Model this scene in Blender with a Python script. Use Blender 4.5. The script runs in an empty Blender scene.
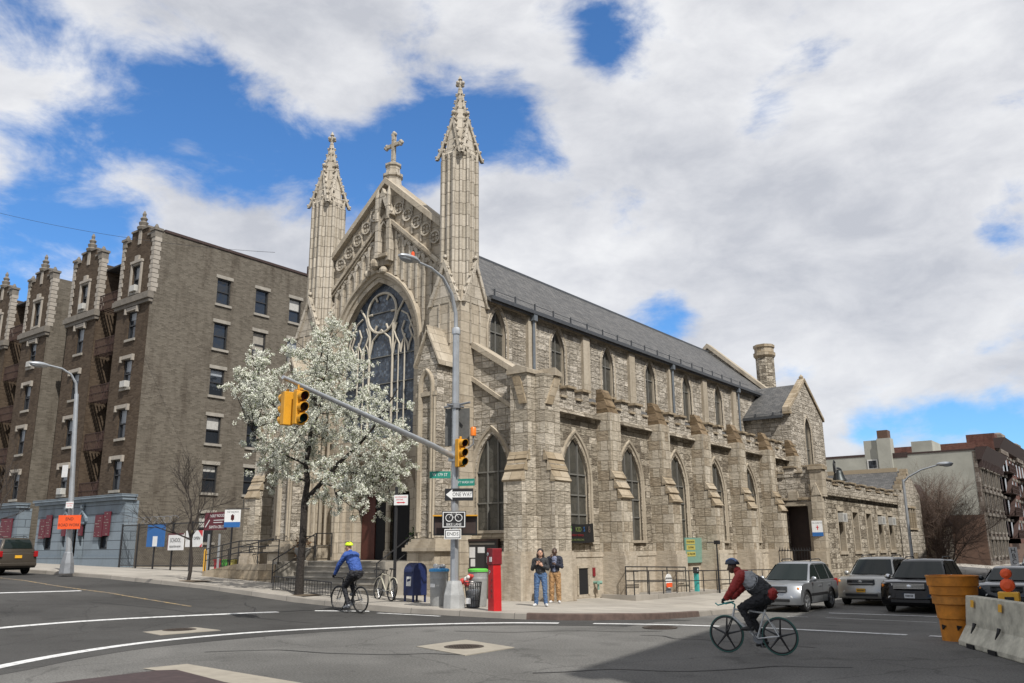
import bpy, bmesh, math, random
from mathutils import Vector, Matrix, noise as mnoise
from mathutils.geometry import tessellate_polygon
random.seed(7)
SC = bpy.context.scene
COL = SC.collection
rad = math.radians

# ------------------------------------------------------------------ camera
CAM = Vector((16.959, -23.818, 1.72))
_p, _r, _y = rad(13.8), rad(-0.5), rad(37.0)
FW = Vector((-math.sin(_y) * math.cos(_p), math.cos(_y) * math.cos(_p), math.sin(_p)))
_rt = Vector((math.cos(_y), math.sin(_y), 0)); _up = _rt.cross(FW)
RT = math.cos(_r) * _rt + math.sin(_r) * _up
UP = -math.sin(_r) * _rt + math.cos(_r) * _up
cam_d = bpy.data.cameras.new('Camera'); cam_o = bpy.data.objects.new('Camera', cam_d); COL.objects.link(cam_o)
cam_o.matrix_world = Matrix(((RT.x, UP.x, -FW.x, CAM.x), (RT.y, UP.y, -FW.y, CAM.y), (RT.z, UP.z, -FW.z, CAM.z), (0, 0, 0, 1)))
cam_d.sensor_width = 36.0; cam_d.lens = 843.0 / 1024 * 36; cam_d.clip_start = 0.1; cam_d.clip_end = 3000
SC.camera = cam_o

# ------------------------------------------------------------------ sun, sky, exposure
SUN_AZ = (math.cos(rad(-25)), math.sin(rad(-25)))       # towards the sun: +X and a little -Y
SUN_EL = rad(50)
sun_d = bpy.data.lights.new('sun', 'SUN'); sun_d.energy = 5.0; sun_d.angle = rad(0.5); sun_d.color = (1.0, 0.965, 0.905)
sun_o = bpy.data.objects.new('sun', sun_d); COL.objects.link(sun_o)
_sd = Vector((SUN_AZ[0] * math.cos(SUN_EL), SUN_AZ[1] * math.cos(SUN_EL), math.sin(SUN_EL)))
sun_o.rotation_euler = _sd.to_track_quat('Z', 'Y').to_euler()
SC.view_settings.view_transform = 'Standard'; SC.view_settings.look = 'None'
SC.view_settings.exposure = -0.1; SC.view_settings.gamma = 1.0
try: SC.view_settings.use_curve_mapping = False
except Exception: pass

W = bpy.data.worlds.new('World'); SC.world = W; W.use_nodes = True
nt = W.node_tree; nt.nodes.clear()
def N(t, tree=None, **kw):
    n = (tree or nt).nodes.new(t)
    for k, v in kw.items(): setattr(n, k, v)
    return n
def Lk(a, b, tree=None): (tree or nt).links.new(a, b)
def build_sky():
    out = N('ShaderNodeOutputWorld'); bg = N('ShaderNodeBackground'); sky = N('ShaderNodeTexSky')
    sky.sky_type = 'NISHITA'; sky.sun_disc = False; sky.sun_elevation = SUN_EL
    sky.sun_rotation = math.atan2(SUN_AZ[0], SUN_AZ[1]); sky.air_density = 1.0; sky.dust_density = 0.4; sky.ozone_density = 3.0
    bg.inputs['Strength'].default_value = 0.1
    tc = N('ShaderNodeTexCoord'); sep = N('ShaderNodeSeparateXYZ'); Lk(tc.outputs['Generated'], sep.inputs[0])
    def M(op, a, b=None, clamp=False):
        m = N('ShaderNodeMath', operation=op); m.use_clamp = clamp
        for i, q in enumerate((a, b)):
            if q is None: continue
            if isinstance(q, (int, float)): m.inputs[i].default_value = q
            else: Lk(q, m.inputs[i])
        return m.outputs[0]
    sz = M('MULTIPLY', sep.outputs[2], 1.9)
    cv = N('ShaderNodeCombineXYZ'); Lk(sep.outputs[0], cv.inputs[0]); Lk(sep.outputs[1], cv.inputs[1]); Lk(sz, cv.inputs[2])
    def NZ(scale, detail, rough, off, dist=0.0, vec=None):
        mp = N('ShaderNodeMapping'); Lk(vec or cv.outputs[0], mp.inputs[0]); mp.inputs['Location'].default_value = off
        n = N('ShaderNodeTexNoise'); n.inputs['Scale'].default_value = scale; n.inputs['Detail'].default_value = detail
        n.inputs['Roughness'].default_value = rough; n.inputs['Distortion'].default_value = dist
        Lk(mp.outputs[0], n.inputs['Vector']); return n.outputs['Fac']
    big = NZ(2.3, 9, 0.55, (3.1, 1.7, 0.4), 0.15)
    fine = NZ(7.5, 6, 0.62, (9.0, 2.0, 0.0), 0.3)
    dens = M('ADD', M('MULTIPLY', big, 0.72), M('MULTIPLY', fine, 0.44))
    dens0 = dens
    # openings in the cloud deck: (pixel of the sky they stand in, angular size, depth)
    nrm = N('ShaderNodeVectorMath', operation='NORMALIZE'); Lk(tc.outputs['Generated'], nrm.inputs[0])
    for (px, py, sz, dep) in SKY_GAPS:
        d = (FW + RT * ((px - 512) / 843.0) - UP * ((py - 341.5) / 843.0)).normalized()
        dt = N('ShaderNodeVectorMath', operation='DISTANCE'); Lk(nrm.outputs[0], dt.inputs[0]); dt.inputs[1].default_value = d
        mr = N('ShaderNodeMapRange'); mr.interpolation_type = 'SMOOTHSTEP'; Lk(dt.outputs['Value'], mr.inputs['Value'])
        mr.inputs['From Min'].default_value = 0.0; mr.inputs['From Max'].default_value = sz
        mr.inputs['To Min'].default_value = dep; mr.inputs['To Max'].default_value = 0.0
        dens = M('SUBTRACT', dens, mr.outputs[0])
    mask = N('ShaderNodeMapRange'); mask.interpolation_type = 'SMOOTHSTEP'; Lk(dens, mask.inputs['Value'])
    mask.inputs['From Min'].default_value = 0.405; mask.inputs['From Max'].default_value = 0.56
    lump = NZ(10.0, 6, 0.6, (1.0, 5.0, 2.0), 0.3); thick = NZ(3.4, 8, 0.55, (3.14, 1.62, 0.30), 0.25)
    cr = N('ShaderNodeValToRGB'); Lk(M('ADD', M('ADD', M('MULTIPLY', thick, 0.50), M('MULTIPLY', lump, 0.32)), M('MULTIPLY', dens, 0.22)), cr.inputs[0])
    e = cr.color_ramp.elements
    e[0].position = 0.43; e[0].color = (9.8, 9.85, 10.0, 1)
    e[1].position = 0.64; e[1].color = (6.1, 6.3, 6.85, 1)
    m_ = cr.color_ramp.elements.new(0.53); m_.color = (8.1, 8.2, 8.55, 1)
    hue = N('ShaderNodeMix', data_type='RGBA', blend_type='MULTIPLY'); hue.inputs[0].default_value = 1.0
    Lk(sky.outputs[0], hue.inputs[6]); hue.inputs[7].default_value = (0.85, 1.38, 1.85, 1)
    mx = N('ShaderNodeMix', data_type='RGBA'); Lk(M('MULTIPLY', mask.outputs[0], 0.97), mx.inputs[0])
    Lk(hue.outputs[2], mx.inputs[6]); Lk(cr.outputs[0], mx.inputs[7])
    Lk(mx.outputs[2], bg.inputs[0]); Lk(bg.outputs[0], out.inputs[0])
SKY_GAPS = [(185, 120, 0.15, 0.17), (110, 70, 0.12, 0.11), (250, 160, 0.13, 0.12), (300, 130, 0.15, 0.17), (60, 150, 0.08, 0.09), (140, 250, 0.06, 0.06), (450, 125, 0.12, 0.20), (375, 165, 0.12, 0.16), (640, 18, 0.10, 0.13), (600, 45, 0.06, 0.08), (665, 45, 0.09, 0.06), (530, 130, 0.10, 0.12), (545, 150, 0.05, 0.06),
            (70, 215, 0.10, 0.12), (20, 215, 0.06, 0.10), (665, 322, 0.06, 0.14), (1012, 185, 0.08, 0.15), (985, 240, 0.06, 0.12), (8, 12, 0.08, 0.14), (870, 436, 0.05, 0.2), (930, 432, 0.06, 0.2), (1000, 425, 0.07, 0.22), (5, 297, 0.08, 0.18), (785, 60, 0.10, 0.06), (760, 120, 0.06, 0.05), (40, 130, 0.08, 0.05), (930, 100, 0.10, 0.05),
            (850, 170, 0.25, -0.07), (320, 45, 0.20, -0.12), (740, 270, 0.2, -0.06), (560, 75, 0.06, -0.08), (200, 235, 0.12, -0.08), (900, 350, 0.15, -0.10), (520, 240, 0.12, -0.08)]
build_sky()

# ------------------------------------------------------------------ materials
MATS = {}
def new_mat(name):
    m = bpy.data.materials.new(name); m.use_nodes = True
    b = m.node_tree.nodes['Principled BSDF']; MATS[name] = m
    return m, m.node_tree, b
def setc(s, c): s.default_value = (c[0], c[1], c[2], 1.0)
def plain(name, col, rough=0.6, metal=0.0, var=0.0, scale=8.0, bump=0.0, spec=None, coat=0.0, emit=None):
    """one colour with a little uneven wear and, if asked, a fine bump"""
    m, t, b = new_mat(name)
    setc(b.inputs['Base Color'], col); b.inputs['Roughness'].default_value = rough; b.inputs['Metallic'].default_value = metal
    if spec is not None: b.inputs['Specular IOR Level'].default_value = spec
    if coat: b.inputs['Coat Weight'].default_value = coat; b.inputs['Coat Roughness'].default_value = 0.05
    if emit: setc(b.inputs['Emission Color'], emit[0]); b.inputs['Emission Strength'].default_value = emit[1]
    if var or bump:
        tc = N('ShaderNodeTexCoord', t); n = N('ShaderNodeTexNoise', t); n.inputs['Scale'].default_value = scale
        n.inputs['Detail'].default_value = 6; n.inputs['Roughness'].default_value = 0.65; Lk(tc.outputs['Object'], n.inputs['Vector'], t)
        if var:
            mr = N('ShaderNodeMapRange', t); Lk(n.outputs['Fac'], mr.inputs[0], t)
            mr.inputs[1].default_value = 0.3; mr.inputs[2].default_value = 0.7; mr.inputs[3].default_value = 1 - var; mr.inputs[4].default_value = 1 + var
            mx = N('ShaderNodeMix', t, data_type='RGBA', blend_type='MULTIPLY'); mx.inputs[0].default_value = 1
            setc(mx.inputs[6], col); Lk(mr.outputs[0], mx.inputs[7], t); Lk(mx.outputs[2], b.inputs['Base Color'], t)
        if bump:
            bp = N('ShaderNodeBump', t); bp.inputs['Strength'].default_value = 1; bp.inputs['Distance'].default_value = bump
            Lk(n.outputs['Fac'], bp.inputs['Height'], t); Lk(bp.outputs[0], b.inputs['Normal'], t)
    return m
def masonry(name, cols, mortar, bw, bh, ms=0.012, relief=0.03, face=0.02, fscale=9.0, stain=0.25, rough=0.9, wob=0.02, squash=(1.0, 2), stain_col=(0.35, 0.30, 0.24), fvar=0.25, off=0.5):
    """coursed stone, brick or slate: colour per block, joints, rock face, weather stains"""
    m, t, b = new_mat(name); b.inputs['Roughness'].default_value = rough; b.inputs['Specular IOR Level'].default_value = 0.25
    tc = N('ShaderNodeTexCoord', t)
    wn = N('ShaderNodeTexNoise', t); wn.inputs['Scale'].default_value = 1.3; wn.inputs['Detail'].default_value = 2; Lk(tc.outputs['UV'], wn.inputs['Vector'], t)
    sb = N('ShaderNodeVectorMath', t, operation='SUBTRACT'); Lk(wn.outputs['Color'], sb.inputs[0], t); sb.inputs[1].default_value = (0.5, 0.5, 0.5)
    sc = N('ShaderNodeVectorMath', t, operation='SCALE'); Lk(sb.outputs[0], sc.inputs[0], t); sc.inputs['Scale'].default_value = wob * 2
    ad = N('ShaderNodeVectorMath', t, operation='ADD'); Lk(tc.outputs['UV'], ad.inputs[0], t); Lk(sc.outputs[0], ad.inputs[1], t)
    def BR():
        k = N('ShaderNodeTexBrick', t); Lk(ad.outputs[0], k.inputs['Vector'], t); k.inputs['Scale'].default_value = 1.0
        k.inputs['Brick Width'].default_value = bw; k.inputs['Row Height'].default_value = bh; k.inputs['Mortar Size'].default_value = ms
        k.inputs['Mortar Smooth'].default_value = 0.35; k.squash = squash[0]; k.squash_frequency = squash[1]; k.offset = off
        setc(k.inputs['Color1'], (0, 0, 0)); setc(k.inputs['Color2'], (1, 1, 1)); setc(k.inputs['Mortar'], (0.5, 0.5, 0.5))
        return k
    k = BR()
    cr = N('ShaderNodeValToRGB', t); Lk(k.outputs['Color'], cr.inputs[0], t); cr.color_ramp.interpolation = 'LINEAR'
    els = cr.color_ramp.elements
    while len(els) < len(cols): els.new(0.5)
    for i, c in enumerate(cols): els[i].position = i / (len(cols) - 1.0); els[i].color = (c[0], c[1], c[2], 1)
    fn = N('ShaderNodeTexNoise', t); fn.inputs['Scale'].default_value = fscale; fn.inputs['Detail'].default_value = 7; fn.inputs['Roughness'].default_value = 0.68
    mp = N('ShaderNodeMapping', t); Lk(tc.outputs['UV'], mp.inputs[0], t); mp.inputs['Scale'].default_value = (0.7, 1.5, 1)
    Lk(mp.outputs[0], fn.inputs['Vector'], t)
    fr = N('ShaderNodeMapRange', t); Lk(fn.outputs['Fac'], fr.inputs[0], t); fr.inputs[1].default_value = 0.3; fr.inputs[2].default_value = 0.7
    fr.inputs[3].default_value = 1 - fvar; fr.inputs[4].default_value = 1 + fvar * 0.7
    m1 = N('ShaderNodeMix', t, data_type='RGBA', blend_type='MULTIPLY'); m1.inputs[0].default_value = 1; Lk(cr.outputs[0], m1.inputs[6], t); Lk(fr.outputs[0], m1.inputs[7], t)
    m2 = N('ShaderNodeMix', t, data_type='RGBA'); Lk(k.outputs['Fac'], m2.inputs[0], t); Lk(m1.outputs[2], m2.inputs[6], t); setc(m2.inputs[7], mortar)
    sn = N('ShaderNodeTexNoise', t); sn.inputs['Scale'].default_value = 0.55; sn.inputs['Detail'].default_value = 6; sn.inputs['Roughness'].default_value = 0.6
    mp2 = N('ShaderNodeMapping', t); Lk(tc.outputs['UV'], mp2.inputs[0], t); mp2.inputs['Scale'].default_value = (3.0, 0.6, 1); Lk(mp2.outputs[0], sn.inputs['Vector'], t)
    sr = N('ShaderNodeMapRange', t); Lk(sn.outputs['Fac'], sr.inputs[0], t); sr.inputs[1].default_value = 0.48; sr.inputs[2].default_value = 0.75; sr.inputs[3].default_value = 0; sr.inputs[4].default_value = stain * 2
    m3 = N('ShaderNodeMix', t, data_type='RGBA', blend_type='MULTIPLY'); Lk(sr.outputs[0], m3.inputs[0], t); Lk(m2.outputs[2], m3.inputs[6], t); setc(m3.inputs[7], stain_col)
    Lk(m3.outputs[2], b.inputs['Base Color'], t)
    inv = N('ShaderNodeMath', t, operation='SUBTRACT'); inv.inputs[0].default_value = 1; Lk(k.outputs['Fac'], inv.inputs[1], t)
    if relief or face:
        h1 = N('ShaderNodeMath', t, operation='MULTIPLY'); Lk(inv.outputs[0], h1.inputs[0], t); h1.inputs[1].default_value = relief
        h2 = N('ShaderNodeMath', t, operation='MULTIPLY'); Lk(fn.outputs['Fac'], h2.inputs[0], t); h2.inputs[1].default_value = face * 2.0
        hb = N('ShaderNodeMath', t, operation='MULTIPLY'); Lk(k.outputs['Color'], hb.inputs[0], t); hb.inputs[1].default_value = relief * 0.6
        hm = N('ShaderNodeMath', t, operation='MULTIPLY_ADD'); Lk(k.outputs['Color'], hm.inputs[0], t); hm.inputs[1].default_value = -0.9; hm.inputs[2].default_value = 1.35; hx = N('ShaderNodeMath', t, operation='MULTIPLY'); Lk(h2.outputs[0], hx.inputs[0], t); Lk(hm.outputs[0], hx.inputs[1], t); h2 = hx
        h3 = N('ShaderNodeMath', t, operation='ADD'); Lk(h1.outputs[0], h3.inputs[0], t); Lk(h2.outputs[0], h3.inputs[1], t)
        h4 = N('ShaderNodeMath', t, operation='ADD'); Lk(h3.outputs[0], h4.inputs[0], t); Lk(hb.outputs[0], h4.inputs[1], t)
        bp = N('ShaderNodeBump', t); bp.inputs['Strength'].default_value = 1.0; bp.inputs['Distance'].default_value = 1.0
        Lk(h4.outputs[0], bp.inputs['Height'], t); Lk(bp.outputs[0], b.inputs['Normal'], t)
    return m

masonry('rubble', [(0.46, 0.405, 0.33), (0.57, 0.51, 0.425), (0.62, 0.56, 0.475)], (0.30, 0.26, 0.2), 0.60, 0.265, 0.018, 0.035, 0.13, 6.0, 0.2, squash=(0.62, 2), wob=0.03, fvar=0.45)
masonry('rubble_dark', [(0.30, 0.25, 0.19), (0.47, 0.41, 0.32), (0.57, 0.505, 0.41)], (0.22, 0.185, 0.14), 0.58, 0.265, 0.018, 0.035, 0.14, 6.0, 0.3, squash=(0.6, 2), wob=0.025, fvar=0.45)
masonry('ashlar', [(0.38, 0.325, 0.25), (0.45, 0.39, 0.305), (0.50, 0.44, 0.35)], (0.245, 0.21, 0.165), 0.75, 0.40, 0.010, 0.012, 0.012, 6.0, 0.3, squash=(0.7, 2), wob=0.004, fvar=0.16)
masonry('pier_stone', [(0.43, 0.375, 0.295), (0.52, 0.46, 0.37), (0.57, 0.51, 0.42)], (0.26, 0.22, 0.165), 0.62, 0.40, 0.014, 0.02, 0.07, 6.0, 0.3, squash=(0.62, 2), wob=0.006, fvar=0.3)
masonry('buttress_stone', [(0.36, 0.295, 0.215), (0.47, 0.41, 0.32), (0.54, 0.48, 0.39)], (0.24, 0.2, 0.145), 0.52, 0.38, 0.012, 0.02, 0.03, 6.5, 0.3, squash=(0.6, 2), wob=0.008, fvar=0.32)
masonry('plinth_stone', [(0.45, 0.39, 0.31), (0.49, 0.43, 0.345), (0.52, 0.46, 0.37)], (0.34, 0.29, 0.22), 1.7, 2.6, 0.008, 0.006, 0.012, 5.0, 0.5, wob=0.004, fvar=0.25, stain_col=(0.5, 0.44, 0.37))
masonry('spire_stone', [(0.40, 0.355, 0.285), (0.47, 0.42, 0.345), (0.53, 0.475, 0.395)], (0.25, 0.215, 0.17), 0.55, 0.48, 0.016, 0.016, 0.012, 6.0, 0.25, squash=(0.8, 2), wob=0.004, fvar=0.16)
masonry('tan_stone', [(0.30, 0.235, 0.155), (0.38, 0.31, 0.22), (0.43, 0.365, 0.275)], (0.2, 0.16, 0.11), 0.95, 0.33, 0.012, 0.012, 0.010, 7.0, 0.35, wob=0.005, fvar=0.2)
masonry('brown_stone', [(0.15, 0.105, 0.06), (0.215, 0.155, 0.092), (0.27, 0.20, 0.13)], (0.12, 0.085, 0.05), 0.95, 0.33, 0.014, 0.014, 0.02, 7.0, 0.35, wob=0.005, fvar=0.3)
masonry('pale_stone', [(0.38, 0.325, 0.25), (0.42, 0.365, 0.285), (0.46, 0.40, 0.315)], (0.30, 0.26, 0.2), 1.3, 2.2, 0.010, 0.008, 0.008, 6.0, 0.3, wob=0.004, fvar=0.14)
masonry('slate', [(0.085, 0.084, 0.083), (0.112, 0.11, 0.107), (0.14, 0.135, 0.129)], (0.045, 0.046, 0.05), 0.32, 0.22, 0.010, 0.012, 0.004, 14.0, 0.25, rough=0.62, wob=0.006, stain_col=(0.6, 0.58, 0.55), fvar=0.22)
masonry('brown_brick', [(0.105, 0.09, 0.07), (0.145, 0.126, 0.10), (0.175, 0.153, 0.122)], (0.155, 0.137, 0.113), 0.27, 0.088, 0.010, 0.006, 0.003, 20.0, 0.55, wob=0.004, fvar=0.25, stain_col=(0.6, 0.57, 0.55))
masonry('front_brick_shaded', [(0.062, 0.042, 0.027), (0.088, 0.062, 0.041), (0.11, 0.08, 0.055)], (0.088, 0.068, 0.05), 0.27, 0.088, 0.010, 0.006, 0.003, 20.0, 0.35, wob=0.004, fvar=0.25, stain_col=(0.55, 0.52, 0.5))  # browner face brick; the street front's grazing-light dimness is put into its colour
masonry('red_brick', [(0.085, 0.034, 0.027), (0.12, 0.048, 0.037), (0.145, 0.062, 0.047)], (0.16, 0.10, 0.08), 0.3, 0.1, 0.012, 0.006, 0.003, 20.0, 0.4, wob=0.004)
masonry('blue_block', [(0.175, 0.212, 0.245), (0.195, 0.235, 0.27), (0.215, 0.255, 0.29)], (0.09, 0.11, 0.13), 30.0, 0.46, 0.02, 0.02, 0.003, 8.0, 0.2, rough=0.7, wob=0.0, fvar=0.08)
masonry('worn_facade', [(0.10, 0.075, 0.06), (0.19, 0.16, 0.135), (0.27, 0.24, 0.21)], (0.12, 0.10, 0.08), 0.9, 0.5, 0.02, 0.03, 0.02, 5.0, 0.5, wob=0.01, fvar=0.4)

def asphalt(name, col, agg, stain_scale=0.35, stain=0.35, crack=True):
    m, t, b = new_mat(name); b.inputs['Roughness'].default_value = 0.88; b.inputs['Specular IOR Level'].default_value = 0.25
    tc = N('ShaderNodeTexCoord', t)
    n1 = N('ShaderNodeTexNoise', t); n1.inputs['Scale'].default_value = 30; n1.inputs['Detail'].default_value = 5; n1.inputs['Roughness'].default_value = 0.85; Lk(tc.outputs['Object'], n1.inputs['Vector'], t)
    n2 = N('ShaderNodeTexNoise', t); n2.inputs['Scale'].default_value = stain_scale; n2.inputs['Detail'].default_value = 7; n2.inputs['Roughness'].default_value = 0.6; Lk(tc.outputs['Object'], n2.inputs['Vector'], t)
    r1 = N('ShaderNodeMapRange', t); Lk(n1.outputs['Fac'], r1.inputs[0], t); r1.inputs[1].default_value = 0.32; r1.inputs[2].default_value = 0.68; r1.inputs[3].default_value = 1 - agg; r1.inputs[4].default_value = 1 + agg
    r2 = N('ShaderNodeMapRange', t); Lk(n2.outputs['Fac'], r2.inputs[0], t); r2.inputs[1].default_value = 0.3; r2.inputs[2].default_value = 0.7; r2.inputs[3].default_value = 1 - stain; r2.inputs[4].default_value = 1 + stain * 0.6
    mu = N('ShaderNodeMath', t, operation='MULTIPLY'); Lk(r1.outputs[0], mu.inputs[0], t); Lk(r2.outputs[0], mu.inputs[1], t)
    fac = mu.outputs[0]
    if crack:
        vo = N('ShaderNodeTexVoronoi', t, feature='DISTANCE_TO_EDGE'); vo.inputs['Scale'].default_value = 0.33
        nn = N('ShaderNodeTexNoise', t); nn.inputs['Scale'].default_value = 1.6; nn.inputs['Detail'].default_value = 5; Lk(tc.outputs['Object'], nn.inputs['Vector'], t)
        mx = N('ShaderNodeMix', t, data_type='RGBA'); mx.inputs[0].default_value = 0.35; Lk(tc.outputs['Object'], mx.inputs[6], t); Lk(nn.outputs['Color'], mx.inputs[7], t)
        Lk(mx.outputs[2], vo.inputs['Vector'], t)
        rc = N('ShaderNodeMapRange', t); Lk(vo.outputs['Distance'], rc.inputs[0], t); rc.inputs[1].default_value = 0.002; rc.inputs[2].default_value = 0.007; rc.inputs[3].default_value = 0.75; rc.inputs[4].default_value = 1
        m5 = N('ShaderNodeMath', t, operation='MULTIPLY'); Lk(fac, m5.inputs[0], t); Lk(rc.outputs[0], m5.inputs[1], t); fac = m5.outputs[0]
    for sc_, lo, hi, k_ in ((1.1, 0.60, 0.72, 0.72), (0.16, 0.50, 0.53, 0.86), (5.5, 0.68, 0.74, 0.70)):
        no = N('ShaderNodeTexNoise', t); no.inputs['Scale'].default_value = sc_; no.inputs['Detail'].default_value = 3; no.inputs['Roughness'].default_value = 0.5; Lk(tc.outputs['Object'], no.inputs['Vector'], t)
        rm = N('ShaderNodeMapRange', t); Lk(no.outputs['Fac'], rm.inputs[0], t); rm.inputs[1].default_value = lo; rm.inputs[2].default_value = hi; rm.inputs[3].default_value = 1; rm.inputs[4].default_value = k_
        m6 = N('ShaderNodeMath', t, operation='MULTIPLY'); Lk(fac, m6.inputs[0], t); Lk(rm.outputs[0], m6.inputs[1], t); fac = m6.outputs[0]
    mc = N('ShaderNodeMix', t, data_type='RGBA', blend_type='MULTIPLY'); mc.inputs[0].default_value = 1; setc(mc.inputs[6], col); Lk(fac, mc.inputs[7], t)
    Lk(mc.outputs[2], b.inputs['Base Color'], t)
    bp = N('ShaderNodeBump', t); bp.inputs['Strength'].default_value = 0.6; bp.inputs['Distance'].default_value = 0.012; Lk(n1.outputs['Fac'], bp.inputs['Height'], t); Lk(bp.outputs[0], b.inputs['Normal'], t)
    return m
asphalt('asphalt_old', (0.148, 0.144, 0.135), 0.62, 0.3, 0.30)
asphalt('asphalt_new', (0.066, 0.064, 0.061), 0.42, 0.25, 0.30)
def concrete_walk(name, col, jx=1.5):
    m, t, b = new_mat(name); b.inputs['Roughness'].default_value = 0.9
    tc = N('ShaderNodeTexCoord', t)
    k = N('ShaderNodeTexBrick', t); Lk(tc.outputs['Object'], k.inputs['Vector'], t); k.inputs['Scale'].default_value = 1; k.offset = 0; k.inputs['Brick Width'].default_value = jx; k.inputs['Row Height'].default_value = jx
    k.inputs['Mortar Size'].default_value = 0.012; k.inputs['Mortar Smooth'].default_value = 0.2
    setc(k.inputs['Color1'], [c * 0.90 for c in col]); setc(k.inputs['Color2'], [c * 1.06 for c in col]); setc(k.inputs['Mortar'], [c * 0.5 for c in col])
    n2 = N('ShaderNodeTexNoise', t); n2.inputs['Scale'].default_value = 0.8; n2.inputs['Detail'].default_value = 8; n2.inputs['Roughness'].default_value = 0.68; Lk(tc.outputs['Object'], n2.inputs['Vector'], t)
    r2 = N('ShaderNodeMapRange', t); Lk(n2.outputs['Fac'], r2.inputs[0], t); r2.inputs[1].default_value = 0.3; r2.inputs[2].default_value = 0.7; r2.inputs[3].default_value = 0.76; r2.inputs[4].default_value = 1.12
    mx = N('ShaderNodeMix', t, data_type='RGBA', blend_type='MULTIPLY'); mx.inputs[0].default_value = 1; Lk(k.outputs['Color'], mx.inputs[6], t); Lk(r2.outputs[0], mx.inputs[7], t); Lk(mx.outputs[2], b.inputs['Base Color'], t)
    n3 = N('ShaderNodeTexNoise', t); n3.inputs['Scale'].default_value = 40; Lk(tc.outputs['Object'], n3.inputs['Vector'], t)
    bp = N('ShaderNodeBump', t); bp.inputs['Strength'].default_value = 0.4; bp.inputs['Distance'].default_value = 0.006; Lk(n3.outputs['Fac'], bp.inputs['Height'], t); Lk(bp.outputs[0], b.inputs['Normal'], t)
    return m
concrete_walk('sidewalk_concrete', (0.37, 0.34, 0.295))
concrete_walk('kerb_concrete', (0.33, 0.30, 0.26), 1.8)
def worn_paint(name, col, under, wear=0.45):
    m, t, b = new_mat(name); b.inputs['Roughness'].default_value = 0.7
    tc = N('ShaderNodeTexCoord', t); n = N('ShaderNodeTexNoise', t); n.inputs['Scale'].default_value = 7; n.inputs['Detail'].default_value = 8; n.inputs['Roughness'].default_value = 0.75; Lk(tc.outputs['Object'], n.inputs['Vector'], t)
    r = N('ShaderNodeMapRange', t); Lk(n.outputs['Fac'], r.inputs[0], t); r.inputs[1].default_value = wear - 0.08; r.inputs[2].default_value = wear + 0.06; r.inputs[3].default_value = 0; r.inputs[4].default_value = 1
    mx = N('ShaderNodeMix', t, data_type='RGBA'); Lk(r.outputs[0], mx.inputs[0], t); setc(mx.inputs[6], under); setc(mx.inputs[7], col); Lk(mx.outputs[2], b.inputs['Base Color'], t)
    return m
worn_paint('white_marking', (0.66, 0.66, 0.65), (0.25, 0.245, 0.24), 0.43)
worn_paint('yellow_marking', (0.36, 0.25, 0.10), (0.12, 0.11, 0.1), 0.53)
def glassy(name, col, rough=0.06, spec=0.5, wav=0.0, metal=0.0):
    m, t, b = new_mat(name); setc(b.inputs['Base Color'], col); b.inputs['Roughness'].default_value = rough; b.inputs['Specular IOR Level'].default_value = spec; b.inputs['Metallic'].default_value = metal
    if wav:
        tc = N('ShaderNodeTexCoord', t); n = N('ShaderNodeTexNoise', t); n.inputs['Scale'].default_value = 1.7; Lk(tc.outputs['Object'], n.inputs['Vector'], t)
        bp = N('ShaderNodeBump', t); bp.inputs['Distance'].default_value = wav; Lk(n.outputs['Fac'], bp.inputs['Height'], t); Lk(bp.outputs[0], b.inputs['Normal'], t)
    return m
glassy('window_glass', (0.02, 0.024, 0.03), 0.05, 0.6, 0.02)
glassy('car_glass', (0.01, 0.016, 0.015), 0.04, 0.32)
def leaded(name, c0, c1, c2, lead, scale=9.0):
    m, t, b = new_mat(name); b.inputs['Roughness'].default_value = 0.32; b.inputs['Specular IOR Level'].default_value = 0.45
    tc = N('ShaderNodeTexCoord', t); v = N('ShaderNodeTexVoronoi', t); v.inputs['Scale'].default_value = scale; Lk(tc.outputs['UV'], v.inputs['Vector'], t)
    e = N('ShaderNodeTexVoronoi', t, feature='DISTANCE_TO_EDGE'); e.inputs['Scale'].default_value = scale; Lk(tc.outputs['UV'], e.inputs['Vector'], t)
    cr = N('ShaderNodeValToRGB', t); sp = N('ShaderNodeSeparateColor', t); Lk(v.outputs['Color'], sp.inputs[0], t); Lk(sp.outputs[0], cr.inputs[0], t)
    cr.color_ramp.elements[0].color = (*c0, 1); cr.color_ramp.elements[1].color = (*c2, 1); q = cr.color_ramp.elements.new(0.6); q.color = (*c1, 1)
    r = N('ShaderNodeMapRange', t); Lk(e.outputs['Distance'], r.inputs[0], t); r.inputs[1].default_value = 0.03; r.inputs[2].default_value = 0.07
    mx = N('ShaderNodeMix', t, data_type='RGBA'); Lk(r.outputs[0], mx.inputs[0], t); setc(mx.inputs[6], lead); Lk(cr.outputs[0], mx.inputs[7], t); Lk(mx.outputs[2], b.inputs['Base Color'], t)
    bp = N('ShaderNodeBump', t); bp.inputs['Distance'].default_value = 0.01; Lk(sp.outputs[1], bp.inputs['Height'], t); Lk(bp.outputs[0], b.inputs['Normal'], t)
    return m
leaded('stained_glass', (0.03, 0.042, 0.065), (0.06, 0.08, 0.11), (0.13, 0.16, 0.2), (0.06, 0.06, 0.06), 8.0)
leaded('leaded_glass', (0.07, 0.066, 0.055), (0.085, 0.08, 0.067), (0.10, 0.095, 0.082), (0.06, 0.058, 0.05), 4.0)
plain('lead_bar', (0.16, 0.155, 0.14), 0.6)
plain('tracery_stone', (0.50, 0.45, 0.365), 0.9, var=0.12, scale=4)
plain('dark_gutter', (0.06, 0.064, 0.07), 0.5, var=0.2)
plain('drain_metal', (0.17, 0.19, 0.21), 0.5, metal=0.3, var=0.15)
plain('door_dark', (0.035, 0.02, 0.016), 0.6, var=0.3, scale=3)
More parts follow.
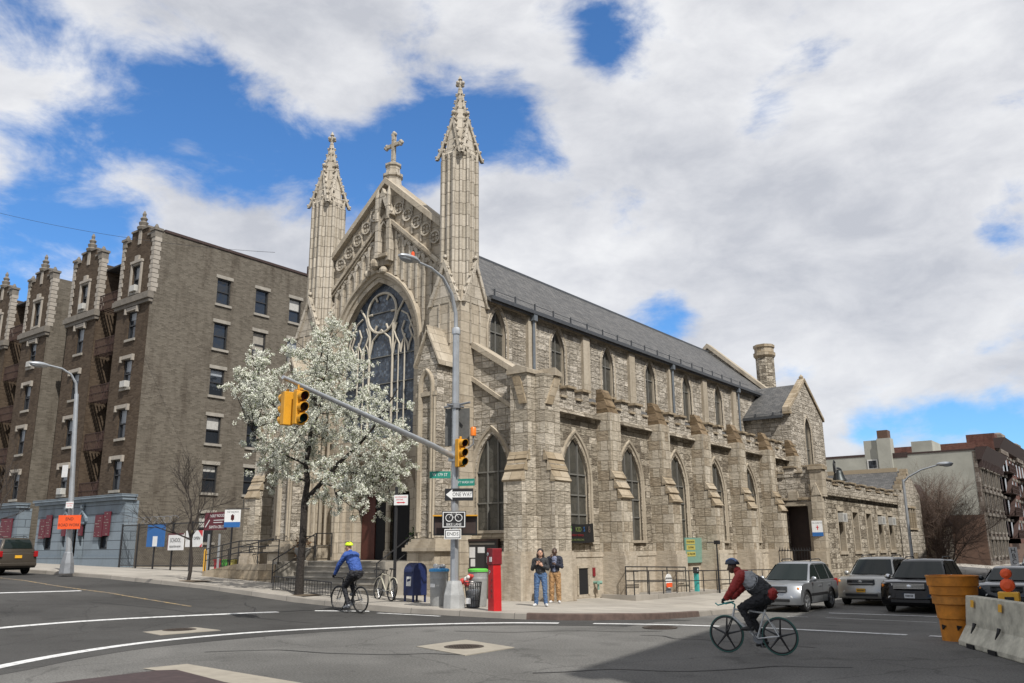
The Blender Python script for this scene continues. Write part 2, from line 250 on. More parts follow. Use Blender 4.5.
plain('door_red', (0.09, 0.028, 0.02), 0.6, var=0.2)
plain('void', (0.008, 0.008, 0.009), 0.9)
plain('iron', (0.018, 0.018, 0.02), 0.5, var=0.3)
plain('rust_iron', (0.05, 0.026, 0.02), 0.8, var=0.35)
plain('galv', (0.42, 0.44, 0.46), 0.45, metal=0.55, var=0.12, scale=5)
plain('base_grey', (0.34, 0.345, 0.34), 0.7, var=0.2, scale=5)
plain('galv_dark', (0.21, 0.22, 0.235), 0.55, metal=0.3, var=0.2, scale=4)
plain('signal_yellow', (0.62, 0.30, 0.02), 0.5, var=0.1, scale=4)
plain('signal_black', (0.01, 0.01, 0.011), 0.5)
plain('lens_red', (0.06, 0.008, 0.006), 0.25); plain('lens_amber', (0.07, 0.03, 0.004), 0.25); plain('lens_green', (0.006, 0.04, 0.03), 0.25)
plain('amber_lamp', (0.75, 0.19, 0.02), 0.3, var=0.1)
plain('sign_white', (0.72, 0.72, 0.71), 0.55, var=0.08, scale=6)
plain('sign_black', (0.012, 0.012, 0.013), 0.5)
plain('sign_green', (0.01, 0.21, 0.155), 0.5, var=0.1)
plain('sign_orange', (0.80, 0.10, 0.02), 0.5, var=0.06)
plain('sign_maroon', (0.11, 0.012, 0.022), 0.55, var=0.15)
plain('sign_blue', (0.02, 0.12, 0.35), 0.55, var=0.12)
plain('sign_red', (0.55, 0.03, 0.04), 0.5)
plain('sign_back', (0.10, 0.10, 0.095), 0.6, metal=0.2, var=0.25)
plain('white_paint', (0.55, 0.54, 0.51), 0.7, var=0.15)
plain('quoin_white', (0.34, 0.305, 0.26), 0.85, var=0.18, scale=3)
plain('trim_stone', (0.30, 0.275, 0.235), 0.85, var=0.2, scale=3)
plain('trim_dark', (0.17, 0.15, 0.125), 0.85, var=0.25, scale=3)
plain('frame_dark', (0.03, 0.03, 0.032), 0.5)
plain('blind_white', (0.30, 0.32, 0.34), 0.35, var=0.15)
plain('ac_white', (0.45, 0.44, 0.41), 0.6, var=0.15)
plain('rubber', (0.014, 0.014, 0.014), 0.75)
plain('wheel_silver', (0.48, 0.49, 0.5), 0.3, metal=0.8)
plain('chrome', (0.62, 0.63, 0.64), 0.12, metal=1.0)
plain('plastic_black', (0.016, 0.016, 0.017), 0.45)
plain('headlamp', (0.62, 0.62, 0.60), 0.1, spec=0.8)
plain('lamp_orange', (0.8, 0.25, 0.03), 0.2); plain('lamp_tail', (0.32, 0.01, 0.012), 0.2)
plain('plate_yellow', (0.72, 0.38, 0.03), 0.5); plain('plate_white', (0.6, 0.62, 0.64), 0.5)
plain('barrel_orange', (0.52, 0.19, 0.015), 0.6, var=0.32, scale=4, bump=0.004)
plain('barrel_worn', (0.47, 0.19, 0.03), 0.7, var=0.4, scale=6)
plain('barrier_concrete', (0.46, 0.44, 0.36), 0.85, var=0.38, scale=3.5, bump=0.006)
plain('planter_grey', (0.25, 0.24, 0.22), 0.9, var=0.2)
plain('box_red', (0.50, 0.016, 0.018), 0.42, var=0.12, scale=5); plain('box_red_dark', (0.20, 0.012, 0.018), 0.5, var=0.15)
plain('mail_blue', (0.012, 0.022, 0.085), 0.4, var=0.15)
plain('can_grey', (0.33, 0.335, 0.33), 0.55, metal=0.2, var=0.12)
plain('lid_blue', (0.05, 0.30, 0.62), 0.5); plain('lid_green', (0.12, 0.50, 0.07), 0.5)
plain('bag_black', (0.012, 0.012, 0.014), 0.35, bump=0.03, scale=7)
plain('bag_white', (0.62, 0.60, 0.57), 0.5, bump=0.02, scale=9); plain('litter_red', (0.5, 0.05, 0.04), 0.6)
plain('bark', (0.032, 0.026, 0.022), 0.95, var=0.5, scale=18, bump=0.05)
plain('bark_grey', (0.035, 0.028, 0.024), 0.95, var=0.3, scale=14, bump=0.01)
plain('twig_brown', (0.14, 0.098, 0.075), 0.95, var=0.25, scale=5)
plain('blossom', (0.77, 0.775, 0.68), 0.8, var=0.16, scale=1.5)
plain('young_leaf', (0.13, 0.17, 0.055), 0.7, var=0.25, scale=2)
plain('leaf_green', (0.05, 0.10, 0.02), 0.7, var=0.3)
plain('dry_plant', (0.20, 0.11, 0.055), 0.9, var=0.3)
plain('stucco_green', (0.335, 0.33, 0.285), 0.9, var=0.14, scale=0.6, bump=0.006)
plain('stucco_tan', (0.36, 0.29, 0.20), 0.9, var=0.16, scale=0.6)
plain('stucco_brown', (0.105, 0.062, 0.043), 0.9, var=0.2, scale=0.6)
plain('brown_cornice', (0.045, 0.026, 0.022), 0.75, var=0.3)
plain('roof_tar', (0.05, 0.05, 0.052), 0.9, var=0.2)
plain('hill_ground', (0.12, 0.115, 0.10), 0.95, var=0.3, scale=0.05)
plain('steel_iron', (0.07, 0.055, 0.045), 0.6, metal=0.4, var=0.3, scale=20)
plain('collar_concrete', (0.30, 0.27, 0.22), 0.9, var=0.14, scale=3)
plain('grate_maroon', (0.05, 0.032, 0.032), 0.8, var=0.3, scale=6)
plain('board_green', (0.17, 0.30, 0.24), 0.6, var=0.1); plain('board_yellow', (0.45, 0.39, 0.10), 0.6, var=0.12)
plain('teal', (0.05, 0.36, 0.34), 0.5, var=0.1)
plain('tar', (0.025, 0.025, 0.026), 0.6)
plain('cover_rust', (0.10, 0.068, 0.056), 0.85, var=0.3, scale=5)
plain('bronze', (0.045, 0.05, 0.05), 0.45, metal=0.7, var=0.2)
plain('rope_wire', (0.05, 0.05, 0.055), 0.6)
plain('dirt', (0.12, 0.09, 0.06), 0.95, var=0.3)

# ------------------------------------------------------------------ mesh builder
MAXW = {}
def wloc(o):
    v = Vector((0, 0, 0))
    while o is not None: v += o.location; o = o.parent
    return v
def link(o): COL.objects.link(o); return o
class MB:
    def __init__(s): s.v = []; s.f = []; s.m = []
    def add(s, vs, fs, mi=0):
        o = len(s.v); s.v += [tuple(p) for p in vs]
        for f in fs: s.f.append([i + o for i in f]); s.m.append(mi)
        return s
    def box(s, x0, x1, y0, y1, z0, z1, mi=0):
        return s.add([(x0, y0, z0), (x1, y0, z0), (x1, y1, z0), (x0, y1, z0), (x0, y0, z1), (x1, y0, z1), (x1, y1, z1), (x0, y1, z1)],
                     [(0, 3, 2, 1), (4, 5, 6, 7), (0, 1, 5, 4), (1, 2, 6, 5), (2, 3, 7, 6), (3, 0, 4, 7)], mi)
    def fbox(s, fn, u0, u1, v0, v1, d0, d1, mi=0):
        p = [fn(u, v, d) for d in (d0, d1) for (u, v) in ((u0, v0), (u1, v0), (u1, v1), (u0, v1))]
        return s.add(p, [(0, 3, 2, 1), (4, 5, 6, 7), (0, 1, 5, 4), (1, 2, 6, 5), (2, 3, 7, 6), (3, 0, 4, 7)], mi)
    def prism(s, poly, fn, d0, d1, mi=0):
        n = len(poly); a = [fn(u, v, d0) for u, v in poly]; b = [fn(u, v, d1) for u, v in poly]
        tri = tessellate_polygon([[Vector((u, v, 0)) for u, v in poly]]) if n > 4 else [tuple(range(n))]
        fs = [tuple(t) for t in tri] + [tuple(i + n for i in reversed(t)) for t in tri] + [(i, (i + 1) % n, (i + 1) % n + n, i + n) for i in range(n)]
        return s.add(a + b, fs, mi)
    def wall(s, outer, holes, fn, d, reveal, mi=0, back=None):
        """one wall face at distance d with openings; each opening gets its reveal of the given depth"""
        polys = [[Vector((u, v, 0)) for u, v in outer]] + [[Vector((u, v, 0)) for u, v in h] for h in holes]
        flat = [p for q in polys for p in q]
        s.add([fn(p.x, p.y, d) for p in flat], [tuple(t) for t in tessellate_polygon(polys)], mi)
        for h in (holes if reveal else ()):
            n = len(h); s.add([fn(u, v, d) for u, v in h] + [fn(u, v, d - reveal) for u, v in h], [(i, i + n, (i + 1) % n + n, (i + 1) % n) for i in range(n)], mi)
        return s
    def sweep(s, path, prof, fn, mi=0, closed=False):
        """path: function offset -> list of (u, v); prof: list of (offset, depth)"""
        rings = [[fn(u, v, dd) for u, v in path(o)] for o, dd in prof]
        n = len(rings[0]); k = len(rings); vs = [p for r in rings for p in r]; fs = []
        for j in range(k - 1):
            for i in range(n if closed else n - 1):
                fs.append((j * n + i, j * n + (i + 1) % n, (j + 1) * n + (i + 1) % n, (j + 1) * n + i))
        if not closed: fs.append([j * n for j in range(k)]); fs.append([j * n + n - 1 for j in reversed(range(k))])
        return s.add(vs, fs, mi)
    def tube(s, pts, r, n=8, mi=0, caps=True):
        pts = [Vector(p) for p in pts]; k = len(pts); rs = r if isinstance(r, (list, tuple)) else [r] * k
        prev = None; o = len(s.v); vs = []
        for i, p in enumerate(pts):
            d = (pts[min(i + 1, k - 1)] - pts[max(i - 1, 0)])
            d = d.normalized() if d.length > 1e-9 else Vector((0, 0, 1))
            if prev is None: a = d.orthogonal().normalized()
            else:
                a = prev - d * prev.dot(d); a = a.normalized() if a.length > 1e-6 else d.orthogonal().normalized()
            prev = a; b = d.cross(a)
            for j in range(n):
                t = 2 * math.pi * j / n; vs.append(p + (a * math.cos(t) + b * math.sin(t)) * rs[i])
        fs = [(i * n + j, i * n + (j + 1) % n, (i + 1) * n + (j + 1) % n, (i + 1) * n + j) for i in range(k - 1) for j in range(n)]
        if caps: fs += [tuple(reversed(range(n))), tuple((k - 1) * n + j for j in range(n))]
        return s.add(vs, fs, mi)
    def bar(s, a, b, w, h, mi=0, up=(0, 0, 1)):
        a = Vector(a); b = Vector(b); d = (b - a).normalized(); u = Vector(up)
        if abs(d.dot(u)) > 0.99: u = Vector((1, 0, 0))
        x = d.cross(u).normalized(); z = x.cross(d)
        p = [q + x * i * w / 2 + z * j * h / 2 for q in (a, b) for i, j in ((-1, -1), (1, -1), (1, 1), (-1, 1))]
        return s.add(p, [(0, 3, 2, 1), (4, 5, 6, 7), (0, 1, 5, 4), (1, 2, 6, 5), (2, 3, 7, 6), (3, 0, 4, 7)], mi)
    def lathe(s, prof, c, n=16, mi=0, axis='z', rot=0.0, caps=True, sq=(1, 1)):
        c = Vector(c); vs = []
        for r, z in prof:
            for j in range(n):
                t = rot + 2 * math.pi * j / n; x = r * math.cos(t) * sq[0]; y = r * math.sin(t) * sq[1]
                vs.append(c + (Vector((x, y, z)) if axis == 'z' else Vector((z, x, y)) if axis == 'x' else Vector((x, z, y))))
        k = len(prof); fs = [(i * n + j, i * n + (j + 1) % n, (i + 1) * n + (j + 1) % n, (i + 1) * n + j) for i in range(k - 1) for j in range(n)]
        if caps: fs += [tuple(reversed(range(n))), tuple((k - 1) * n + j for j in range(n))]
        return s.add(vs, fs, mi)
    def ball(s, c, r, n=10, k=7, mi=0, sc=(1, 1, 1)):
        c = Vector(c); vs = [c + Vector((0, 0, -r * sc[2]))]
        for i in range(1, k):
            p = -math.pi / 2 + math.pi * i / k
            for j in range(n):
                t = 2 * math.pi * j / n; vs.append(c + Vector((math.cos(p) * math.cos(t) * r * sc[0], math.cos(p) * math.sin(t) * r * sc[1], math.sin(p) * r * sc[2])))
        vs.append(c + Vector((0, 0, r * sc[2]))); fs = [(0, 1 + (j + 1) % n, 1 + j) for j in range(n)]
        for i in range(k - 2):
            for j in range(n): a = 1 + i * n; fs.append((a + j, a + (j + 1) % n, a + n + (j + 1) % n, a + n + j))
        l = len(vs) - 1; a = 1 + (k - 2) * n; fs += [(a + j, a + (j + 1) % n, l) for j in range(n)]
        return s.add(vs, fs, mi)
    def build(s, name, mats, parent=None, local=False, smooth=False, bevel=0.0, seg=2, recalc=True):
        me = bpy.data.meshes.new(name); me.from_pydata(s.v, [], s.f)
        if isinstance(mats, str): mats = [mats]
        for q in mats: me.materials.append(MATS[q])
        for p, mi in zip(me.polygons, s.m): p.material_index = mi
        if recalc:
            bm = bmesh.new(); bm.from_mesh(me); bmesh.ops.recalc_face_normals(bm, faces=bm.faces); bm.to_mesh(me); bm.free()
        o = bpy.data.objects.new(name, me); COL.objects.link(o)
        if recalc: box_uv(me)
        if smooth:
            me.polygons.foreach_set('use_smooth', [True] * len(me.polygons))
            try: me.set_sharp_from_angle(angle=rad(smooth if smooth is not True else 50))
            except Exception: pass
        if parent is not None:
            o.parent = parent
            if not local: o.location = -wloc(parent)
        if bevel:
            b = o.modifiers.new('bevel', 'BEVEL'); b.width = bevel; b.segments = seg; b.limit_method = 'ANGLE'; b.angle_limit = rad(35)
        return o
def box_uv(me):
    uv = me.uv_layers.new(name='UVMap'); vs = me.vertices; lp = me.loops
    for p in me.polygons:
        n = p.normal
        if abs(n.z) > 0.92: f = lambda c: (c.x, c.y)
        else:
            h = math.hypot(n.x, n.y); tx, ty = -n.y / h, n.x / h
            if abs(n.z) < 0.25: f = lambda c: (c.x * tx + c.y * ty, c.z)
            else:
                k = 1.0 / max(h, 0.2)
                f = lambda c: (c.x * tx + c.y * ty, c.z * k)
        for li in p.loop_indices: uv.data[li].uv = f(vs[lp[li].vertex_index].co)
def thing(name, label, cat, loc=(0, 0, 0), rz=0.0, group=None):
    o = bpy.data.objects.new(name, None); o.empty_display_size = 0.3; COL.objects.link(o); o.location = loc; o.rotation_euler = (0, 0, rz)
    tag(o, label, cat, group); return o
def tag(o, label=None, cat=None, group=None, kind=None):
    if label: o['label'] = label
    if cat: o['category'] = cat
    if group: o['group'] = group
    if kind: o['kind'] = kind
    return o
def copy_tree(o, parent=None):
    c = o.copy(); COL.objects.link(c)
    if parent is not None: c.parent = parent
    for ch in list(o.children): copy_tree(ch, c)
    return c
def fy(y0): return lambda u, v, d: (u, y0 - d, v)       # a wall that faces -Y: u = x, v = z, d = outwards
def fx(x0): return lambda u, v, d: (x0 + d, u, v)       # a wall that faces +X: u = y, v = z
def fxn(x0): return lambda u, v, d: (x0 - d, u, v)      # faces -X
def arch(cx, a, sill, spring, rise, o=0.0, n=9, base=True):
    """pointed opening outline: up the left side, over the point, down the right side, offset outwards by o"""
    R = (a * a + rise * rise) / (2 * a); cl = cx - a + R; ro = R + o
    top = math.sqrt(max(ro * ro - (R - a) ** 2, 1e-6)); t1 = math.atan2(top, cx - cl)
    L = [(cl + ro * math.cos(math.pi + (t1 - math.pi) * i / n), spring + ro * math.sin(math.pi + (t1 - math.pi) * i / n)) for i in range(n + 1)]
    Rr = [(2 * cx - u, v) for u, v in reversed(L[:-1])]
    p = L + Rr
    if base: p = [(cx - a - o, sill)] + p + [(cx + a + o, sill)]
    return p
def text(body, size, o, ux, uy, mat, parent=None, name='lettering', depth=0.004, align='CENTER', local=False, sx=1.0):
    """raised lettering as a mesh; ux, uy: its writing and upward direction"""
    c = bpy.data.curves.new('txt', 'FONT'); c.body = body; c.size = size; c.align_x = align; c.align_y = 'CENTER'; c.extrude = depth / 2; c.resolution_u = 2
    t = bpy.data.objects.new('txt', c); COL.objects.link(t)
    me = bpy.data.meshes.new_from_object(t.evaluated_get(bpy.context.evaluated_depsgraph_get()))
    bpy.data.objects.remove(t); bpy.data.curves.remove(c)
    X = Vector(ux).normalized(); Y = Vector(uy).normalized(); Z = X.cross(Y); o = Vector(o)
    for v in me.vertices: v.co = o + X * v.co.x * sx + Y * v.co.y + Z * (v.co.z + depth * 0.5)
    me.materials.clear(); me.materials.append(MATS[mat]); me.name = name
    b = bpy.data.objects.new(name, me); COL.objects.link(b)
    if parent is not None:
        b.parent = parent
        if not local: b.location = -wloc(parent)
    return b
# ================================================================== ground, road, pavements
GXK = [(-95, 2.1), (-40, 1.2), (-26, 0.92), (-17, 0.72), (-10, 0.46), (-5, 0.15), (-1, 0.0)]
def g(x, y):
    z = 0.0
    if x <= GXK[0][0]: z = GXK[0][1]
    elif x < GXK[-1][0]:
        for (a, za), (b, zb) in zip(GXK[:-1], GXK[1:]):
            if a <= x <= b: z = za + (zb - za) * (x - a) / (b - a); break
    return z + gy(y)
def gy(y): return -0.05 * min(max(0.0, y + 5), 9) - 0.004 * min(max(0.0, y - 4), 150)
def gs(x, y):
    """height of the church side pavement: it falls less near the wall than at the kerb"""
    return g(x, y) - gy(y) + 0.15 + gy(y) * (0.45 + 0.55 * min(max(x / 5.0, 0), 1))
CUTX = [a for a, _ in GXK] + [0.0, 2.5, 5.0]; CUTY = [-5.0, -2.75, -0.5, 1.75, 4.0, 154.0]
def drape(name, poly, dz, mat, bottom=None, hf=None):
    hf = hf or (lambda x, y: g(x, y) + dz)
    """a flat sheet that follows the lie of the land, dz above it (bottom: skirt down to that height)"""
    bm = bmesh.new(); vs = [bm.verts.new((x, y, 0)) for x, y in poly]; f = bm.faces.new(vs)
    bmesh.ops.triangulate(bm, faces=[f])
    for axis, cuts in ((0, CUTX), (1, CUTY)):
        for c in cuts:
            co = [0, 0, 0]; no = [0, 0, 0]; co[axis] = c; no[axis] = 1
            bmesh.ops.bisect_plane(bm, geom=bm.verts[:] + bm.edges[:] + bm.faces[:], plane_co=co, plane_no=no, dist=1e-5)
    for v in bm.verts: v.co.z = hf(v.co.x, v.co.y)
    if bottom is not None:
        ed = [e for e in bm.edges if e.is_boundary]
        r = bmesh.ops.extrude_edge_only(bm, edges=ed)
        for v in r['geom']:
            if isinstance(v, bmesh.types.BMVert): v.co.z = g(v.co.x, v.co.y) + bottom
    bmesh.ops.recalc_face_normals(bm, faces=bm.faces)
    if sum(f.normal.z for f in bm.faces) < 0: bmesh.ops.reverse_faces(bm, faces=bm.faces)
    me = bpy.data.meshes.new(name); bm.to_mesh(me); bm.free(); me.materials.append(MATS[mat]); box_uv(me)
    o = link(bpy.data.objects.new(name, me)); o['kind'] = 'structure'; return o
def strip(pts, w):
    """polygon of a line of width w"""
    P = [Vector((x, y)) for x, y in pts]; L = []; R = []
    for i, p in enumerate(P):
        d = (P[min(i + 1, len(P) - 1)] - P[max(i - 1, 0)]).normalized(); n = Vector((-d.y, d.x)) * w / 2
        L.append(tuple(p + n)); R.append(tuple(p - n))
    return L + R[::-1]
def smooth_line(pts, k=6):
    out = []
    for i in range(len(pts) - 1):
        p0, p1, p2, p3 = (Vector(pts[max(0, min(len(pts) - 1, i + j))]) for j in (-1, 0, 1, 2))
        for s in range(k):
            t = s / k; out.append(tuple(0.5 * ((2 * p1) + (p2 - p0) * t + (2 * p0 - 5 * p1 + 4 * p2 - p3) * t * t + (3 * p1 - p0 - 3 * p2 + p3) * t ** 3)))
    out.append(tuple(pts[-1])); return out
# the land itself, one sheet to the horizon (roadway asphalt near, far ground beyond)
drape('ground', [(-1600, -1600), (1600, -1600), (1600, 1600), (-1600, 1600)], -0.03, 'hill_ground')
drape('road', [(-160, -70), (60, -70), (60, 175), (-160, 175)], 0.0, 'asphalt_old')
EDGE = [(3.4, -18.5), (2.9, -17.4), (2.25, -16.3), (1.72, -14.76), (1.75, -12.87), (2.1, -11.0), (3.0, -9.0), (4.4, -7.7), (5.6, -7.0), (7.0, -6.45)]
drape('road_resurfaced', [(-160, -18.5)] + smooth_line(EDGE, 4)[:] + [(7.0, -3), (-160, -5.0)], 0.004, 'asphalt_new')
KERB = [(-160, -6.0), (-60, -6.0), (-20, -6.0), (0.0, -6.05), (3.2, -6.12)] + [(3.95, -6.05), (4.75, -5.85), (5.5, -5.45), (6.0, -4.95), (6.25, -4.3), (6.25, -3.2), (6.1, -2.0)] + [(5.75, 0.0), (5.2, 2.5), (4.9, 4.5), (4.8, 7), (4.8, 60), (4.8, 175)]
drape('pavement', [(x - (0.16 if y > -5.2 else 0), y + (0.16 if y < -4.5 else 0)) for x, y in KERB] + [(-160, 175)], 0.15, 'sidewalk_concrete', -0.02, gs)
def kerb(name, line, mat, top=0.146):
    b = bmesh.new(); P = [Vector(p) for p in line]; rows = []
    fine = []
    for a, c in zip(P[:-1], P[1:]):
        n = max(1, int((c - a).length / 4)); fine += [a.lerp(c, i / n) for i in range(n)]
    fine.append(P[-1])
    for i, p in enumerate(fine):
        d = (fine[min(i + 1, len(fine) - 1)] - fine[max(i - 1, 0)]).normalized(); nrm = Vector((d.y, -d.x))
        z = g(p.x, p.y); q = p - nrm * 0.17
        rows.append([b.verts.new((q.x, q.y, z + top)), b.verts.new((p.x - nrm.x * 0.02, p.y - nrm.y * 0.02, z + top)), b.verts.new((p.x, p.y, z + top - 0.02)), b.verts.new((p.x + nrm.x * 0.02, p.y + nrm.y * 0.02, z - 0.02))])
    for a, c in zip(rows[:-1], rows[1:]):
        for k in range(3): b.faces.new((a[k], a[k + 1], c[k + 1], c[k]))
    me = bpy.data.meshes.new(name); b.to_mesh(me); b.free(); me.materials.append(MATS[mat]); box_uv(me)
    o = link(bpy.data.objects.new(name, me)); o['kind'] = 'structure'; return o
kerb('kerb', KERB[:6], 'kerb_concrete', 0.156)
kerb('kerb_steel_edge', KERB[5:13], 'cover_rust', 0.156)
kerb('kerb', KERB[12:], 'kerb_concrete', 0.156)
# the block across the side street (outside the frame, it carries the building that shades the lanes)
drape('pavement', [(19.5, -70), (60, -70), (60, 175), (19.5, 175)], 0.15, 'sidewalk_concrete', -0.02)
# painted lines
def mark(pts, w, mat='white_marking', dz=0.009, name='road_marking'): return drape(name, strip(smooth_line(pts), w), dz, mat)
mark([(3.6, -19.2), (2.2, -17.52), (1.25, -15.78), (0.78, -14.13), (0.8, -12.46), (1.26, -10.92), (2.39, -8.92), (3.98, -7.25), (5.25, -6.55)], 0.27)
mark([(6.0, -6.22), (7.41, -5.66), (8.75, -5.36)], 0.2)
mark([(-3.5, -16.2), (-3.9, -14.9), (-4.0, -12.98), (-3.63, -10.88), (-2.9, -8.3)], 0.26)
mark([(-2.52, -7.32), (-1.44, -6.25)], 0.2); mark([(-0.9, -6.45), (0.6, -6.4), (1.4, -6.42)], 0.14)
mark([(-60, -8.5), (-30, -8.6), (-19.5, -8.72), (-13.28, -9.25), (-9.33, -9.35), (-7.64, -9.32), (-5.6, -9.27)], 0.13, 'yellow_marking')
mark([(-11.9, -12.6), (-11.7, -11.4), (-11.49, -10.63), (-11.29, -9.6)], 0.3)
for a, b_ in (((7.15, 3.3), (7.65, 3.75)), ((8.2, 3.75), (11.4, 3.45)), ((9.5, -5.22), (12.6, -5.22)), ((7.6, 6.0), (11.2, 6.2)), ((13.0, -5.2), (18.5, -5.2)), ((11.9, 3.4), (18.5, 3.2))):
    mark([a, ((a[0] + b_[0]) / 2, (a[1] + b_[1]) / 2), b_], 0.2)
# tar-sealed cracks and a resurfaced patch
rs = random.Random(8)
for x0, y0, dx, dy, n in ((3.2, -14.6, 0.55, 0.25, 9), (8.2, -8.0, 0.5, -0.12, 8), (4.4, -9.3, 0.62, 0.35, 6), (-8, -11.0, 0.9, 0.1, 10), (9.5, -13.5, 0.45, 0.4, 8), (-2.0, -9.6, -0.5, 0.45, 6)):
    p = [(x0, y0)]
    for _ in range(n): p.append((p[-1][0] + dx + rs.uniform(-0.25, 0.25), p[-1][1] + dy + rs.uniform(-0.28, 0.28)))
    drape('tar_seal', strip(smooth_line(p, 3), 0.045), 0.0075, 'tar')
# corner apron in pale concrete with a dark grate inside
drape('kerb_apron', [(4.31, -16.39), (4.42, -15.71), (7.6, -15.98), (7.6, -16.6), (6.53, -16.5), (4.89, -16.18), (4.70, -16.4)], 0.010, 'collar_concrete')
drape('pavement_grate', [(4.70, -16.4), (4.89, -16.18), (6.53, -16.5), (7.6, -16.6), (7.6, -19.5), (4.6, -19.5)], 0.010, 'grate_maroon')
def manhole(c, poly, r, label):
    t = thing('manhole_cover', label, 'manhole', (c[0], c[1], g(*c)), group=None)
    if poly:
        m = MB(); m.prism([(x - c[0], y - c[1]) for x, y in poly], lambda u, v, d: (u, v, d), -0.02, 0.014); m.build('collar', 'collar_concrete', t, True)
    m = MB(); m.lathe([(r, -0.01), (r, 0.020), (r * 0.93, 0.024), (r * 0.9, 0.018), (0.01, 0.018)], (0, 0, 0), 28)
    for i in range(-4, 5):
        for j in range(-4, 5):
            if (i * i + j * j) < 15: m.box(i * r * 0.19 - r * 0.06, i * r * 0.19 + r * 0.06, j * r * 0.19 - r * 0.06, j * r * 0.19 + r * 0.06, 0.016, 0.0235)
    m.build('lid', 'steel_iron', t, True)
manhole((6.58, -11.56), [(5.80, -11.98), (5.83, -10.62), (7.40, -11.14), (7.40, -12.5)], 0.36, 'round iron manhole cover in a pale concrete collar, in the middle of the crossing')
manhole((-1.02, -12.45), [(-1.72, -13.1), (-1.76, -11.82), (-0.13, -12.0), (-0.28, -13.36)], 0.36, 'iron manhole cover in a grey collar between the two white crosswalk lines')
manhole((7.79, -6.35), None, 0.38, 'bare rusty manhole cover in the roadway off the steel edged kerb')
# ================================================================== the church
CX = -7.55
church = thing('church', 'pale stone Gothic church with twin crocketed spires, slate roof and a long buttressed side', 'church', (CX, 0, 0.0))
def part(m, name, mats, parent=None, **k): return m.build(name, mats, parent or church, **k)
FR = [(0.0, -0.14), (0.0, -0.09), (0.05, -0.07), (0.07, 0.0), (0.13, 0.01), (0.15, 0.06), (0.23, 0.08), (0.25, 0.0)]   # window mouldings: (outwards, depth)
def pointed_window(fn, d, cx, a, sill, spring, rise, glass, name='window', lights=3, transoms=(), frame=FR, deep=0.12, parent=None, bar=0.045, cusp=True):
    w = MB(); w.prism(arch(cx, a + 0.02, sill - 0.02, spring, rise), fn, d - deep - 0.03, d - deep)
    o = part(w, name, glass, parent)
    f = MB(); f.sweep(lambda q: arch(cx, a, sill, spring, rise, q), [(q, d + e) for q, e in frame], fn); part(f, 'surround', 'pale_stone', o)
    b = MB()
    for i in range(1, lights):
        u = cx - a + 2 * a * i / lights; R = (a * a + rise * rise) / (2 * a)
        h = math.sqrt(max(R * R - (R - a + abs(u - cx)) ** 2, 0))
        b.fbox(fn, u - bar / 2, u + bar / 2, sill, spring + h, d - deep, d - deep + 0.06)
    for z in transoms:
        q = 1.0
        if z > spring:
            R = (a * a + rise * rise) / (2 * a); q = (math.sqrt(max(R * R - (z - spring) ** 2, 0)) - (R - a)) / a
        b.fbox(fn, cx - a * q, cx + a * q, z - 0.025, z + 0.025, d - deep + 0.002, d - deep + 0.045)
    if b.v: part(b, 'glazing_bar', 'lead_bar', o)
    s = MB(); s.prism([(cx - a - 0.22, sill), (cx + a + 0.22, sill), (cx + a + 0.22, sill - 0.1), (cx - a - 0.22, sill - 0.1)], fn, d - deep - 0.05, d + 0.1); part(s, 'sill', 'pale_stone', o)
    return o

# ---------------- front: gabled centre between the towers
F0 = fy(-0.05)
gz = lambda x: 17.0 - abs(x - CX) * 0.865                      # top of the gable wall
LX, RX = CX - 3.2, CX + 3.2
WCX = CX - 0.42
WIN = dict(cx=WCX, a=2.14, sill=6.05, spring=9.75, rise=2.95)
DOOR = dict(cx=CX, a=1.65, sill=1.33, spring=3.5, rise=1.55)
m = MB()
m.wall([(LX, 0), (RX, 0), (RX, gz(RX)), (CX, 17.0), (LX, gz(LX))], [arch(**WIN), arch(**DOOR)], F0, 0, 0)
m.box(LX, RX, 0.9, 1.0, 0.1, 12); m.prism([(LX, 11), (RX, 11), (RX, gz(RX) - 0.02), (CX, 16.97), (LX, gz(LX) - 0.02)], fy(0.0), -0.84, -0.80)
part(m, 'front_wall', 'ashlar')
